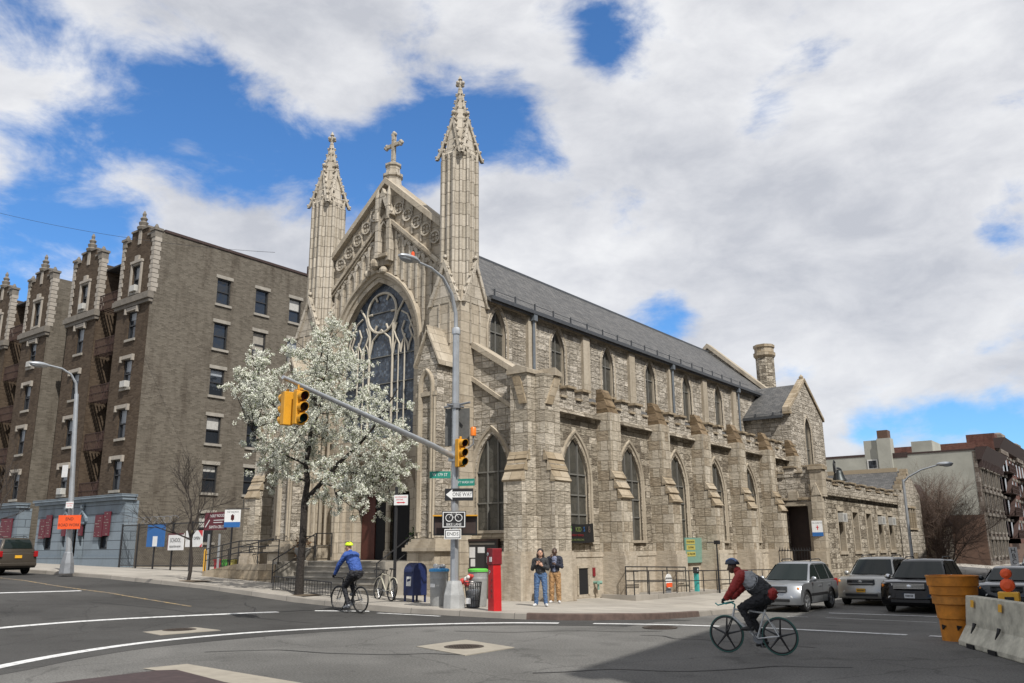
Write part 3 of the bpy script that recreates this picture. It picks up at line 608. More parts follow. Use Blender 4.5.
# raking copings, the pierced band under them and the string below it
m = MB(); s = MB(); q = MB(); a = MB()
for sg in (-1, 1):
    P = lambda x, dz: (x, 0, gz(x) + dz)
    x1 = CX + sg * 3.2
    m.prism([(CX, 17.30), (x1, gz(x1) + 0.30), (x1, gz(x1) + 0.02), (CX, 17.02)], F0, -0.75, 0.24)
    s.prism([(CX, 15.62), (x1, gz(x1) - 1.38), (x1, gz(x1) - 1.56), (CX, 15.44)], F0, 0, 0.20)
    s.prism([(CX, 15.42), (x1, gz(x1) - 1.58), (x1, gz(x1) - 1.68), (CX, 15.32)], F0, 0, 0.12)
    for i in range(5):
        x = CX + sg * (0.72 + 0.52 * i); zc = gz(x) - 0.62
        path = lambda o, x=x, zc=zc: [(x + (0.24 + o) * math.cos(t * math.pi / 10), zc + (0.24 + o) * math.sin(t * math.pi / 10)) for t in range(20)]
        q.sweep(path, [(-0.05, 0.0), (-0.02, 0.09), (0.045, 0.10), (0.06, 0.0)], F0, closed=True)
        for k in range(4):
            t = math.pi / 4 + k * math.pi / 2; q.fbox(F0, x + 0.13 * math.cos(t) - 0.045, x + 0.13 * math.cos(t) + 0.045, zc + 0.13 * math.sin(t) - 0.045, zc + 0.13 * math.sin(t) + 0.045, 0, 0.07)
        a.fbox(F0, x + 0.26 - 0.03, x + 0.26 + 0.03, gz(x + 0.26) - 1.3, gz(x + 0.26) - 0.02, 0, 0.06) if i < 4 else None
    # blind panels between string and window hood
    for i in range(7):
        x = CX + sg * (0.62 + 0.40 * i); top = gz(x) - 1.75
        q_ = abs(x - WCX); R = (2.14 ** 2 + 2.95 ** 2) / 4.28; h = 9.75 + math.sqrt(max((R + 0.45) ** 2 - (R - 2.14 + q_) ** 2, 0)) if q_ < 2.55 else 8.5
        a.fbox(F0, x - 0.045, x + 0.045, max(h + 0.1, 9.0), top, 0, 0.085)
        if i < 6:
            xm = x + sg * 0.20; tz = gz(xm) - 1.78
            a.prism([(xm - 0.16, tz), (xm, tz - 0.1), (xm + 0.16, tz), (xm + 0.16, tz + 0.03), (xm - 0.16, tz + 0.03)], F0, 0, 0.085)
            a.prism([(xm - 0.18, tz - 0.35), (xm - 0.15, tz - 0.35), (xm, tz - 0.10), (xm, tz - 0.02), (xm - 0.18, tz - 0.02)], F0, 0, 0.07)
            a.prism([(xm + 0.18, tz - 0.35), (xm + 0.15, tz - 0.35), (xm, tz - 0.10), (xm, tz - 0.02), (xm + 0.18, tz - 0.02)], F0, 0, 0.07)
part(m, 'gable_coping', 'pale_stone'); part(s, 'gable_string', 'ashlar'); part(q, 'quatrefoil_band', 'spire_stone'); part(a, 'blind_arcade', 'spire_stone')
# niche in the head of the gable
m = MB(); m.fbox(F0, CX - 0.42, CX - 0.24, 13.45, 15.55, 0, 0.30); m.fbox(F0, CX + 0.24, CX + 0.42, 13.45, 15.55, 0, 0.30)
m.prism([(CX - 0.55, 15.45), (CX, 16.75), (CX + 0.55, 15.45), (CX + 0.36, 15.45), (CX, 16.3), (CX - 0.36, 15.45)], F0, 0, 0.36)
for sg in (-1, 1):
    for i in range(4): m.ball(F0(CX + sg * (0.5 - 0.12 * i), 15.6 + 0.29 * i, 0.30), 0.075, 6, 5)
    m.lathe([(0.11, 0), (0.11, 1.1), (0.02, 1.5)], F0(CX + sg * 0.33, 15.3, 0.28), 6)
m.sweep(lambda o: arch(CX, 0.2, 13.6, 14.75, 0.45, o), [(0.0, 0.0), (0.0, 0.24), (0.06, 0.26)], F0)
part(m, 'gable_niche', 'spire_stone')
m = MB(); m.ball(F0(WCX, 13.42, 0.24), 0.26, 8, 6); m.ball(F0(WCX - 0.46, 13.08, 0.2), 0.18, 8, 6); m.ball(F0(WCX + 0.46, 13.08, 0.2), 0.18, 8, 6)
m.fbox(F0, CX - 0.36, CX + 0.36, 13.62, 13.76, 0, 0.4); m.fbox(F0, CX - 0.3, CX + 0.3, 13.3, 13.62, 0, 0.22); part(m, 'hood_carving', 'ashlar')
# cross on its pedestal
m = MB(); m.lathe([(0.42, 0), (0.38, 0.42), (0.46, 0.47), (0.46, 0.58), (0.33, 0.66), (0.31, 0.95), (0.37, 0.99), (0.37, 1.08), (0.14, 1.16)], (CX, 0.2, 16.95), 8, rot=math.pi / 8); part(m, 'cross_pedestal', 'spire_stone')
m = MB(); m.bar((CX, 0.2, 18.1), (CX, 0.2, 19.5), 0.15, 0.15, up=(0, 1, 0)); m.bar((CX - 0.42, 0.2, 18.98), (CX + 0.42, 0.2, 18.98), 0.14, 0.14)
for p in ((-0.43, 18.98), (0.43, 18.98), (0, 19.5)):
    for dx, dz in ((0.07, 0), (-0.07, 0), (0, 0.07), (0, -0.07)): m.ball((CX + p[0] + dx, 0.2, p[1] + dz), 0.085, 8, 6)
part(m, 'gable_cross', 'spire_stone')
# great west window
w = MB(); w.prism(arch(WCX, 2.16, 6.03, 9.75, 2.95), F0, -0.34, -0.30)
gw = part(w, 'great_window', 'stained_glass')
f = MB(); f.sweep(lambda o: arch(o=o, n=16, **WIN), [(0.0, -0.32), (0.0, -0.2), (0.08, -0.16), (0.10, -0.06), (0.20, -0.03), (0.22, 0.07), (0.34, 0.10), (0.37, 0.20), (0.47, 0.21), (0.5, 0.0)], F0); part(f, 'surround', 'pale_stone', gw)
t = MB(); D0, D1 = -0.30, -0.18
def tb(pts, w=0.10, d1=D1): 
    t.tube([F0(u, v, (D0 + d1) / 2) for u, v in pts], w * 0.46, 6)
for x, top in ((-1.37, 10.3), (-0.68, 10.9), (0.68, 10.9), (1.37, 10.3)): tb([(WCX + x, 6.0), (WCX + x, top)], 0.11 if abs(x) < 1 else 0.07)
tb([(WCX - 1.02, 6.0), (WCX - 1.02, 9.9)], 0.06); tb([(WCX + 1.02, 6.0), (WCX + 1.02, 9.9)], 0.06); tb([(WCX - 0.02, 6), (WCX - 0.02, 9.8)], 0.0)
rc = (WCX, 11.40)                                            # the big curved lozenge at the top
loop = []
for i in range(33):
    th = 2 * math.pi * i / 32; rr = 0.80 + 0.12 * math.cos(2 * th); loop.append((rc[0] + rr * 0.92 * math.cos(th), rc[1] + (rr + 0.18) * math.sin(th)))
tb(loop, 0.12)
tb([(WCX - 0.68, 9.6), (WCX - 0.5, 10.25), (WCX, 10.66), (WCX + 0.5, 10.25), (WCX + 0.68, 9.6)], 0.10)
for sg in (-1, 1):
    tb([(WCX + sg * 0.68, 9.8), (WCX + sg * 0.70, 10.6), (WCX + sg * 0.95, 11.3), (WCX + sg * 1.28, 11.75)], 0.10)
    tb([(WCX + sg * 1.98, 9.6), (WCX + sg * 1.9, 10.3), (WCX + sg * 1.5, 11.1), (WCX + sg * 1.15, 11.3)], 0.08)
    for k in range(3):
        x0 = WCX + sg * (0.70 + 0.44 * k); x1 = x0 + sg * 0.44; z = 9.55
        tb([(x0, z), (x0 + sg * 0.07, z + 0.35), ((x0 + x1) / 2, z + 0.62), (x1 - sg * 0.07, z + 0.35), (x1, z)], 0.085)
        tb([(x0 + sg * 0.2, z + 0.6), (x0 + sg * 0.05, z + 0.95), (x0 + sg * 0.2, z + 1.3)], 0.085)
for i in range(6):
    th = math.pi / 2 + i * math.pi / 3
    for e in (-0.33, 0.33): tb([(rc[0] + 0.78 * math.cos(th + e * 1.6), rc[1] + 0.86 * math.sin(th + e * 1.6)), (rc[0] + 0.55 * math.cos(th + e * 1.55), rc[1] + 0.6 * math.sin(th + e * 1.55))], 0.10)
part(t, 'tracery', 'tracery_stone', gw)
b = MB()
for z in (7.2, 8.35, 9.5): b.fbox(F0, WCX - 2.0, WCX + 2.0, z - 0.02, z + 0.02, -0.29, -0.23)
b.fbox(F0, WCX - 0.7, WCX + 0.7, 11.40, 11.44, -0.29, -0.23)
part(b, 'glazing_bar', 'lead_bar', gw)
# portal: moulded arch, two dark doorways and the post between them
f = MB(); f.sweep(lambda o: arch(o=o, n=12, **DOOR), [(0.0, -0.7), (0.0, -0.35), (0.12, -0.3), (0.14, -0.1), (0.28, -0.06), (0.3, 0.15), (0.45, 0.2), (0.5, 0.38), (0.66, 0.4), (0.7, 0.0)], F0); portal = part(f, 'portal', 'ashlar')
p = MB(); p.fbox(F0, CX - 1.62, CX - 0.1, 1.33, 4.1, -0.72, -0.66); p.fbox(F0, CX + 0.1, CX + 1.62, 1.33, 4.1, -0.72, -0.66); part(p, 'door', 'void', portal)
p = MB(); p.fbox(F0, CX - 1.60, CX - 0.85, 1.33, 3.95, -0.66, -0.6); part(p, 'door_leaf', 'door_red', portal)
p = MB(); p.lathe([(0.17, 0), (0.17, 0.3), (0.10, 0.4), (0.10, 2.2), (0.17, 2.35), (0.17, 2.6)], F0(CX, 1.33, -0.5), 8); p.fbox(F0, CX - 1.65, CX + 1.65, 3.95, 4.12, -0.66, -0.4); part(p, 'door_post', 'ashlar', portal)
p = MB(); p.prism(arch(CX, 1.63, 4.1, 4.11, 0.95), F0, -0.66, -0.6); part(p, 'tympanum', 'ashlar', portal)

# ---------------- towers
def tower(cx, sgn):
    """sgn +1: the side away from the nave is +X"""
    h = 0.8; y0 = 0.05
    m = MB(); m.box(cx - h, cx + h, y0 - h, y0 + h, 0, 11.2)
    tw = part(m, 'tower', 'ashlar')
    o = MB(); o.lathe([(0.72, 10.9), (0.70, 17.1)], (cx, y0, 0), 8, rot=math.pi / 8)
    for i in range(8):
        t0 = math.pi / 8 + i * math.pi / 4
        o.tube([(cx + 0.735 * math.cos(t0), y0 + 0.735 * math.sin(t0), 11.0), (cx + 0.72 * math.cos(t0), y0 + 0.72 * math.sin(t0), 17.05)], 0.085, 6)
        t1 = i * math.pi / 4; o.tube([(cx + 0.68 * math.cos(t1), y0 + 0.68 * math.sin(t1), 11.0), (cx + 0.66 * math.cos(t1), y0 + 0.66 * math.sin(t1), 17.05)], 0.075, 6)
    part(o, 'shaft', 'spire_stone', tw)
    gb = MB()
    for dx, dy in ((0, -1), (1, 0), (-1, 0), (0, 1)):
        fn = (lambda u, v, d, dx=dx, dy=dy: (cx + dx * (h + d) + (-dy) * u, y0 + dy * (h + d) + dx * u, v))
        for s_ in (-1, 1):
            gb.prism([(s_ * 0.80, 10.75), (0, 12.55), (0, 12.22), (s_ * 0.64, 10.75)], fn, -0.1, 0.12)
            for i in range(1, 5): gb.ball(fn(s_ * 0.80 * (1 - i / 5.2), 10.85 + 1.75 * i / 5.2, 0.04), 0.06, 5, 4)
        gb.prism([(-0.62, 10.8), (0.62, 10.8), (0, 12.2)], fn, -0.3, 0.02)
        gb.ball(fn(0, 12.66, 0.03), 0.10, 6, 5)
        for e in (-0.27, 0.27): gb.fbox(fn, e - 0.03, e + 0.03, 9.2, 10.8, 0, 0.05)
    part(gb, 'gablet', 'spire_stone', tw)
    # spire with its crown of gablets and crockets
    sp = MB(); sp.lathe([(0.74, 16.95), (0.77, 17.05), (0.67, 17.15), (0.07, 20.3)], (cx, y0, 0), 8, rot=math.pi / 8)
    for dx, dy in ((0, -1), (1, 0), (-1, 0), (0, 1)):
        fn = (lambda u, v, d, dx=dx, dy=dy: (cx + dx * d + (-dy) * u, y0 + dy * d + dx * u, v))
        for s_ in (-1, 1):
            vs = [fn(s_ * 0.66, 17.0, 0.68), fn(0, 18.9, 0.43), fn(0, 18.52, 0.47), fn(s_ * 0.52, 17.0, 0.70), fn(s_ * 0.66, 17.0, 0.54), fn(0, 18.9, 0.28), fn(0, 18.52, 0.32), fn(s_ * 0.55, 17.0, 0.6)]
            sp.add(vs, [(0, 1, 2, 3), (4, 7, 6, 5), (0, 4, 5, 1), (3, 2, 6, 7), (0, 3, 7, 4)])
            for i in range(6):
                k = i / 5.6; sp.ball(fn(s_ * (0.68 - 0.64 * k), 17.08 + 1.8 * k, 0.67 - 0.26 * k), 0.055, 5, 4)
            sp.prism([(s_ * 0.70, 16.95), (s_ * 0.45, 17.6), (s_ * 0.20, 16.95), (s_ * 0.30, 16.95), (s_ * 0.45, 17.36), (s_ * 0.60, 16.95)], lambda u, v, d, fn=fn: fn(u, v, d - (v - 16.9) * 0.2), 0.58, 0.72)
        sp.ball(fn(0, 19.0, 0.40), 0.10, 6, 5)
    for i in range(8):
        th = math.pi / 8 + i * math.pi / 4
        for k in range(9):
            z = 17.3 + 0.33 * k; r = 0.70 - 0.63 * (z - 17.1) / 3.15 + 0.04; sp.ball((cx + r * math.cos(th), y0 + r * math.sin(th), z), 0.062 - 0.002 * k, 5, 4, sc=(1, 1, 0.85))
    sp.lathe([(0.05, 20.2), (0.09, 20.35), (0.05, 20.45), (0.05, 20.6), (0.10, 20.66), (0.02, 20.84)], (cx, y0, 0), 6)
    for dx, dy in ((1, 0), (-1, 0), (0, 1), (0, -1)): sp.ball((cx + dx * 0.15, y0 + dy * 0.15, 20.46), 0.085, 6, 5)
    part(sp, 'spire', 'spire_stone', tw)
    # buttress in front of the tower: gabled front, saddle-back head whose slopes fall to either side
    b = MB(); x0, x1 = (cx - 0.55, cx + 0.42) if sgn > 0 else (cx - 0.42, cx + 0.55); yf = y0 - 1.65; xm = (x0 + x1) / 2
    b.box(x0, x1, yf, y0 - h, 0, 8.35); b.prism([(x0 + 0.02, 8.3), (x1 - 0.02, 8.3), (xm, 9.55)], lambda u, v, d: (u, y0 - h - d, v), 0.0, 0.84); bt = part(b, 'tower_buttress', 'rubble', tw)
    b = MB()
    for s_ in (-1, 1):
        e = x1 if s_ > 0 else x0
        b.prism([(xm - s_ * 0.02, 9.78), (e + s_ * 0.14, 8.36), (e + s_ * 0.14, 8.22), (xm - s_ * 0.02, 9.6)], lambda u, v, d: (u, y0 - h - d, v), 0.0, 0.93)
    part(b, 'buttress_roof', 'ashlar', tw); b = MB()
    for i in range(4): b.box(x0 - 0.30 + 0.07 * i, x1 + 0.30 - 0.07 * i, yf - 0.32 + 0.08 * i, y0 - h - 0.1, 1.66 + 0.1 * i, 1.78 + 0.1 * i)
    part(b, 'weathering', 'pale_stone', tw)
    b = MB(); b.box(x0 - 0.16, x1 + 0.16, yf - 0.2, y0 - h, -0.1, 1.7); part(b, 'plinth', 'ashlar', tw)
    b = MB(); fnf = fy(yf)
    b.sweep(lambda o: arch(xm, 0.20, 2.3, 7.5, 0.45, o), [(0, 0.0), (0, 0.07), (0.09, 0.12), (0.13, 0.12), (0.16, 0.0)], fnf); b.fbox(fnf, x0, x1, 7.1, 7.25, 0, 0.09)
    for u in (x0 + 0.08, x0 + 0.22, x1 - 0.08, x1 - 0.22): b.tube([(u, yf - 0.03, 2.1), (u, yf - 0.03, 7.1)], 0.055, 6)
    part(b, 'front_niche', 'pale_stone', tw)
    b = MB(); xi = x0 if sgn > 0 else x1
    for i in range(4): b.tube([(xi - sgn * (0.10 + 0.15 * i), y0 - h - 0.05 + 0.16 * i, 1.9), (xi - sgn * (0.10 + 0.15 * i), y0 - h - 0.05 + 0.16 * i, 9.6)], 0.06, 6)
    b.box(min(xi, xi - sgn * 0.8), max(xi, xi - sgn * 0.8), y0 - h - 0.1, y0 - 0.05, 0, 1.9); part(b, 'angle_shafts', 'pale_stone', tw)
tower(-3.6, 1); tower(-11.5, -1)

# ---------------- aisle fronts with their corner piers (the left one mirrors the right)
def aisle_front(mir):
    X = (lambda x: 2 * CX - x) if mir else (lambda x: x)
    fn = lambda u, v, d: (X(u), 0.0 - d, v)
    gl = 'leaded_glass'
    A = dict(cx=-1.95, a=0.72, sill=2.35, spring=4.35, rise=1.42)
    w = MB(); w.wall([(-2.79, 0), (-0.7, 0), (-0.7, 7.75), (-2.79, 9.08)], [arch(**A)], fn, 0, 0); aw = part(w, 'aisle_front', 'rubble')
    c = MB(); c.prism([(-2.9, 9.37), (-0.62, 7.90), (-0.62, 7.68), (-2.9, 9.13)], fn, -0.5, 0.16); c.prism([(-2.9, 8.02), (-0.7, 6.55), (-0.7, 6.40), (-2.9, 7.86)], fn, 0, 0.13); part(c, 'coping', 'pale_stone', aw)
    pointed_window(fn, 0, -1.95, 0.72, 2.35, 4.35, 1.42, gl, 'aisle_window', 3, (3.3, 4.4), parent=church)
    b = MB(); b.prism([(-2.85, 2.28), (-0.75, 2.28), (-0.75, 1.98), (-2.85, 1.98)], lambda u, v, d: (X(u), 0.0 - (d if v < 2.1 else 0.02), v), 0, 0.16); part(b, 'sill_course', 'tan_stone', aw)
    b = MB(); b.prism([(-2.9, 0), (-0.7, 0), (-0.7, 1.55), (-2.9, 1.55)], fn, -0.1, 0.12); part(b, 'plinth', 'pale_stone', aw)
    # pier: front buttress (towards -Y) and side buttress (towards the aisle side)
    p = MB()
    p.prism([(-0.75, 0), (0, 0), (0, 7.72), (-0.75, 7.72)], fn, -0.95, 0.45)
    fs = lambda u, v, d: (X(d), u, v)
    p.prism([(0.0, 0), (0.95, 0), (0.95, 7.72), (0.0, 7.72)], fs, -0.4, 0.40)
    p.prism([(-0.753, 0.01), (0.003, 0.01), (0.003, 4.55), (-0.753, 4.55)], fn, 0.40, 0.66); p.prism([(-0.756, 0.02), (0.006, 0.02), (0.006, 4.0), (-0.756, 4.0)], fn, 0.38, 0.86)
    p.prism([(-0.003, 0.01), (0.953, 0.01), (0.953, 4.55), (-0.003, 4.55)], fs, 0.36, 0.58); p.prism([(-0.006, 0.02), (0.956, 0.02), (0.956, 4.0), (-0.006, 4.0)], fs, 0.34, 0.76)
    pier = part(p, 'corner_pier', 'pier_stone')
    q = MB()
    for i in range(3):                                     # three sloped set-offs on each buttress
        z1 = 5.05 - 0.37 * i; d1 = 0.42 + 0.16 * i
        q.add([fn(u, v, d) for u in (-0.80, 0.03) for (d, v) in ((d1 - 0.02, z1), (d1 + 0.18, z1 - 0.34), (d1 + 0.14, z1 - 0.38), (d1 - 0.06, z1 - 0.38))], [(0, 1, 2, 3), (7, 6, 5, 4), (0, 4, 5, 1), (1, 5, 6, 2), (2, 6, 7, 3), (3, 7, 4, 0)])
        e1 = 0.37 + 0.14 * i
        q.add([fs(u, v, d) for u in (-0.03, 1.0) for (d, v) in ((e1 - 0.02, z1), (e1 + 0.16, z1 - 0.34), (e1 + 0.12, z1 - 0.38), (e1 - 0.06, z1 - 0.38))], [(0, 1, 2, 3), (7, 6, 5, 4), (0, 4, 5, 1), (1, 5, 6, 2), (2, 6, 7, 3), (3, 7, 4, 0)])
    q.prism([(-0.62, 7.62), (-0.30, 7.62), (-0.02, 6.62), (-0.32, 6.62)], fn, 0.42, 0.52)
    q.prism([(0.62, 7.62), (0.98, 7.62), (0.42, 6.62), (0.03, 6.62)], fs, 0.37, 0.46)
    part(q, 'weathering', 'tan_stone', pier)
    q = MB(); q.prism([(-0.85, 7.70), (0.06, 7.70), (0.06, 7.84), (-0.4, 8.02), (-0.85, 7.84)], fn, -1.0, 0.55); q.prism([(0.56, 7.70), (1.02, 7.70), (1.02, 7.82), (0.56, 7.98)], fs, -0.5, 0.50); part(q, 'cap', 'pale_stone', pier)
    q = MB(); q.prism([(-0.84, -0.3), (0.02, -0.3), (0.02, 1.5), (-0.84, 1.5)], fn, -0.5, 0.98); q.prism([(-0.023, -0.31), (1.05, -0.31), (1.05, 1.497), (-0.023, 1.497)], fs, -0.1, 0.86)
    q.prism([(-0.80, 1.4), (0.012, 1.4), (0.012, 1.62), (-0.80, 1.62)], fn, -0.45, 0.92); q.prism([(-0.012, 1.41), (1.0, 1.41), (1.0, 1.617), (-0.012, 1.617)], fs, -0.08, 0.81)
    part(q, 'plinth', 'plinth_stone', pier)
    return pier
aisle_front(False); aisle_front(True)

# ---------------- long side: aisle wall, windows, buttresses, battlements
S0 = fx(0.0)
BY = [4.45 + 4.18 * k for k in range(6)]
WY = [2.47] + [(a + b) / 2 for a, b in zip(BY[:-1], BY[1:])]
m = MB(); m.wall([(0.9, -0.6), (26.4, -0.6), (26.4, 6.6), (0.9, 6.6)], [arch(y, 0.84, 2.0, 4.15, 1.55) for y in WY], S0, 0, 0)
m.box(-0.45, -0.4, 0.9, 26.4, 5.9, 7.2); sw = part(m, 'aisle_wall', 'rubble_dark')
for y in WY: pointed_window(S0, 0, y, 0.84, 2.0, 4.15, 1.55, 'leaded_glass', 'aisle_window', 3, (2.9, 3.6, 4.35))
m = MB(); m.prism([(0.95, -0.8), (22.9, -0.8), (22.9, 1.45), (0.95, 1.45)], S0, -0.1, 0.13); m.prism([(0.96, 1.40), (22.9, 1.40), (22.9, 1.58), (0.96, 1.58)], S0, -0.08, 0.16); part(m, 'plinth', 'plinth_stone', sw)
for y in (2.3, 9.6): 
    q = MB(); q.fbox(S0, y, y + 0.62, 0.12, 1.02, 0.10, 0.134); part(q, 'basement_opening', 'void', sw)
    q = MB(); q.fbox(S0, y - 0.09, y + 0.71, 1.02, 1.12, 0.1, 0.17); q.fbox(S0, y - 0.09, y, 0.1, 1.02, 0.1, 0.16); q.fbox(S0, y + 0.62, y + 0.71, 0.1, 1.02, 0.1, 0.16); part(q, 'opening_frame', 'ashlar', sw)
m = MB()
for a, b_ in zip([0.95] + [y + 0.42 for y in BY], [y - 0.42 for y in BY] + [26.4]): m.prism([(a, 6.50), (b_, 6.50), (b_, 6.68), (a, 6.68)], lambda u, v, d: (0.0 + (d if v < 6.6 else d - 0.12), u, v), -0.1, 0.26)
part(m, 'string_course', 'rubble_dark', sw)
m = MB(); cp = MB()
bays = list(zip([0.95] + [y + 0.42 for y in BY], [y - 0.42 for y in BY] + [26.4]))
for a, b_ in bays:
    L = b_ - a; n = 3 if L > 2.4 else 1; step = L / (2 * n) if n > 1 else L
    m.prism([(a, 6.66), (b_, 6.66), (b_, 7.10), (a, 7.10)], S0, -0.42, 0.04)
    for i in range(n):
        u0 = a + (2 * i) * step + (0.02 if n > 1 else 0.2) ; u1 = u0 + step * 0.98
        m.prism([(u0, 7.08), (u1, 7.08), (u1, 7.50), (u0, 7.50)], S0, -0.41, 0.035)
        cp.prism([(u0 - 0.05, 7.50), (u1 + 0.05, 7.50), (u1 + 0.05, 7.59), (u0 - 0.05, 7.59)], S0, -0.47, 0.12)
        if n > 1: cp.prism([(u1 + 0.06, 7.10), (u1 + step - 0.06, 7.10), (u1 + step - 0.06, 7.18), (u1 + 0.06, 7.18)], S0, -0.46, 0.11)
pr = part(m, 'parapet', 'rubble'); part(cp, 'coping', 'tan_stone', pr)
def side_buttress(y):
    w = 0.40
    m = MB(); m.box(0, 0.62, y - w, y + w, -0.8, 6.78); m.box(0.55, 0.80, y - w - 0.003, y + w + 0.003, -0.79, 4.2); m.box(0.5, 0.98, y - w - 0.006, y + w + 0.006, -0.78, 3.62); b = part(m, 'buttress', 'buttress_stone')
    q = MB()
    for i in range(3):
        z1 = 4.62 - 0.37 * i; d1 = 0.62 + 0.14 * i
        q.add([(d, u, v) for u in (y - w - 0.03, y + w + 0.03) for (d, v) in ((d1 - 0.04, z1), (d1 + 0.17, z1 - 0.33), (d1 + 0.13, z1 - 0.37), (d1 - 0.06, z1 - 0.37))], [(0, 1, 2, 3), (7, 6, 5, 4), (0, 4, 5, 1), (1, 5, 6, 2), (2, 6, 7, 3), (3, 7, 4, 0)])
    for i in range(3):
        z1 = 7.74 - 0.35 * i; d1 = 0.20 + 0.13 * i; w2 = w - 0.10 + 0.035 * i
        q.add([(d, u, v) for u in (y - w2, y + w2) for (d, v) in ((d1 - 0.02, z1), (d1 + 0.14, z1 - 0.31), (d1 + 0.14, z1 - 0.36), (-0.02, z1 - 0.36), (-0.02, z1))], [(0, 1, 2, 3, 4), (9, 8, 7, 6, 5), (0, 5, 6, 1), (1, 6, 7, 2), (2, 7, 8, 3), (3, 8, 9, 4), (4, 9, 5, 0)], 1)
    part(q, 'weathering_cap', ['tan_stone', 'brown_stone'], b)
    q = MB(); q.box(0.05, 1.10, y - w - 0.07, y + w + 0.07, -0.8, 1.45); q.box(0.06, 1.05, y - w - 0.04, y + w + 0.04, 1.4, 1.58); part(q, 'plinth', 'plinth_stone', b)
for y in BY: side_buttress(y)

# ---------------- nave: clerestory, roofs, far gable
C0 = fx(-2.8); CWY = [1.5 + 4.19 * k for k in range(6)]; CPY = [3.62 + 4.19 * k for k in range(6)]
m = MB(); m.wall([(0.86, 6.5), (32.3, 6.5), (32.3, 11.35), (0.86, 11.35)], [arch(y, 0.50, 8.35, 10.0, 0.92) for y in CWY], C0, 0, 0)
m.box(-12.4, -12.3, 0.6, 32.3, 0, 11.35); m.box(-12.3, -2.85, 32.2, 32.3, 0, 11.35); cl = part(m, 'clerestory_wall', 'rubble')
FR2 = [(0.0, -0.22), (0.0, -0.1), (0.06, -0.08), (0.08, 0.0), (0.16, 0.03), (0.18, 0.0)]
for y in CWY: pointed_window(C0, 0, y, 0.50, 8.35, 10.0, 0.92, 'leaded_glass', 'clerestory_window', 2, (10.0,), FR2, 0.2)
m = MB()
m.box(-2.82, -2.7, 0.86, 26.0, 11.05, 11.3); part(m, 'eaves_course', 'pale_stone', cl)
for y in CPY: m = MB(); m.box(-2.82, -2.66, y - 0.28, y + 0.28, 8.2, 11.049); part(m, 'pilaster', 'pale_stone', cl)
RS = 4.05 / 4.75
m = MB()
for sg in (1, -1):
    e = CX + sg * 5.02; 
    m.prism([(CX, 15.42), (e, 15.42 - RS * 5.02), (e, 15.30 - RS * 5.02), (CX, 15.26)], lambda u, v, d: (u, d, v), 0.65, 32.3)
rf = part(m, 'nave_roof', 'slate')
m = MB(); m.box(-2.68, -2.44, 0.7, 32.0, 11.12, 11.27); m.tube([(-2.5, 0.75, 11.50), (-2.5, 26.5, 11.50)], 0.012, 5)
y = 0.9
while y < 26.5: m.box(-2.52, -2.47, y - 0.03, y + 0.03, 11.2, 11.56); y += 1.35
m.box(CX - 0.08, CX + 0.08, 0.7, 32.2, 15.36, 15.47); part(m, 'gutter', 'dark_gutter', rf)
for y in (3.62, 3.62 + 4.19 * 3, 25.0): m = MB(); m.tube([(-2.56, y, 11.15), (-2.58, y, 10.9), (-2.6, y, 7.6)], 0.065, 8); m.box(-2.68, -2.46, y - 0.12, y + 0.12, 10.85, 11.12); part(m, 'downpipe', 'drain_metal', cl)
m = MB(); m.prism([(CX - 5.0, 11.0), (CX, 15.75), (CX + 5.0, 11.0)], fy(32.3), -0.6, 0); bg = part(m, 'back_gable', 'rubble')
m = MB()
for sg in (-1, 1): m.prism([(CX, 16.05), (CX + sg * 5.3, 11.2), (CX + sg * 5.3, 10.9), (CX, 15.72)], fy(32.25), -0.7, 0.1)
part(m, 'coping', 'pale_stone', bg)
m = MB(); m.add([(-2.8, 0.5, 8.25), (-2.8, 26.3, 8.25), (-0.4, 26.3, 6.95), (-0.4, 0.5, 6.95)], [(0, 1, 2, 3)]); m.add([(-12.3, 0.5, 8.25), (-12.3, 26.3, 8.25), (-14.7, 26.3, 6.95), (-14.7, 0.5, 6.95)], [(0, 1, 2, 3)]); part(m, 'aisle_roof', 'slate')
m = MB(); m.box(-15.1, -15.0, 0.9, 32, 0, 7.3); part(m, 'far_aisle_wall', 'rubble')
# ---------------- transept with its own gable
m = MB(); GP = [(26.3, -0.6), (32.6, -0.6), (32.6, 9.7), (29.45, 11.85), (26.3, 9.7)]
m.wall(GP, [arch(29.45, 0.52, 6.0, 8.6, 0.95)], fx(0.0), 0, 0); m.box(-2.8, -0.002, 26.302, 26.35, -0.6, 9.45); m.box(-2.8, -0.002, 32.55, 32.598, -0.6, 9.45); tr = part(m, 'transept', 'rubble')
pointed_window(fx(0.0), 0, 29.45, 0.52, 6.0, 8.6, 0.95, 'leaded_glass', 'transept_window', 2, (7.6,), FR2, 0.2)
m = MB()
for sg in (-1, 1): m.prism([(29.45, 12.10), (29.45 + sg * 3.3, 9.86), (29.45 + sg * 3.3, 9.64), (29.45, 11.88)], fx(0.0), -0.35, 0.10)
m.box(-0.35, 0.10, 26.08, 26.45, 9.45, 9.75); m.lathe([(0.13, 12.0), (0.15, 12.2), (0.02, 12.35)], (-0.12, 29.45, 0), 6); part(m, 'coping', 'tan_stone', tr)
m = MB(); q = 0.68
for sg in (-1, 1): m.prism([(29.45, 11.75), (29.45 + sg * 3.45, 11.75 - q * 3.45), (29.45 + sg * 3.45, 11.63 - q * 3.45), (29.45, 11.6)], lambda u, v, d: (d, u, v), -8.2, -0.30)
part(m, 'transept_roof', 'slate'); m = MB(); m.box(-2.8, -0.36, 25.92, 26.1, 9.22, 9.36); part(m, 'gutter', 'dark_gutter', tr)
m = MB()
for x in (-2.0, -0.9): m.box(x - 0.04, x + 0.04, 25.98, 26.06, 9.3, 9.6)
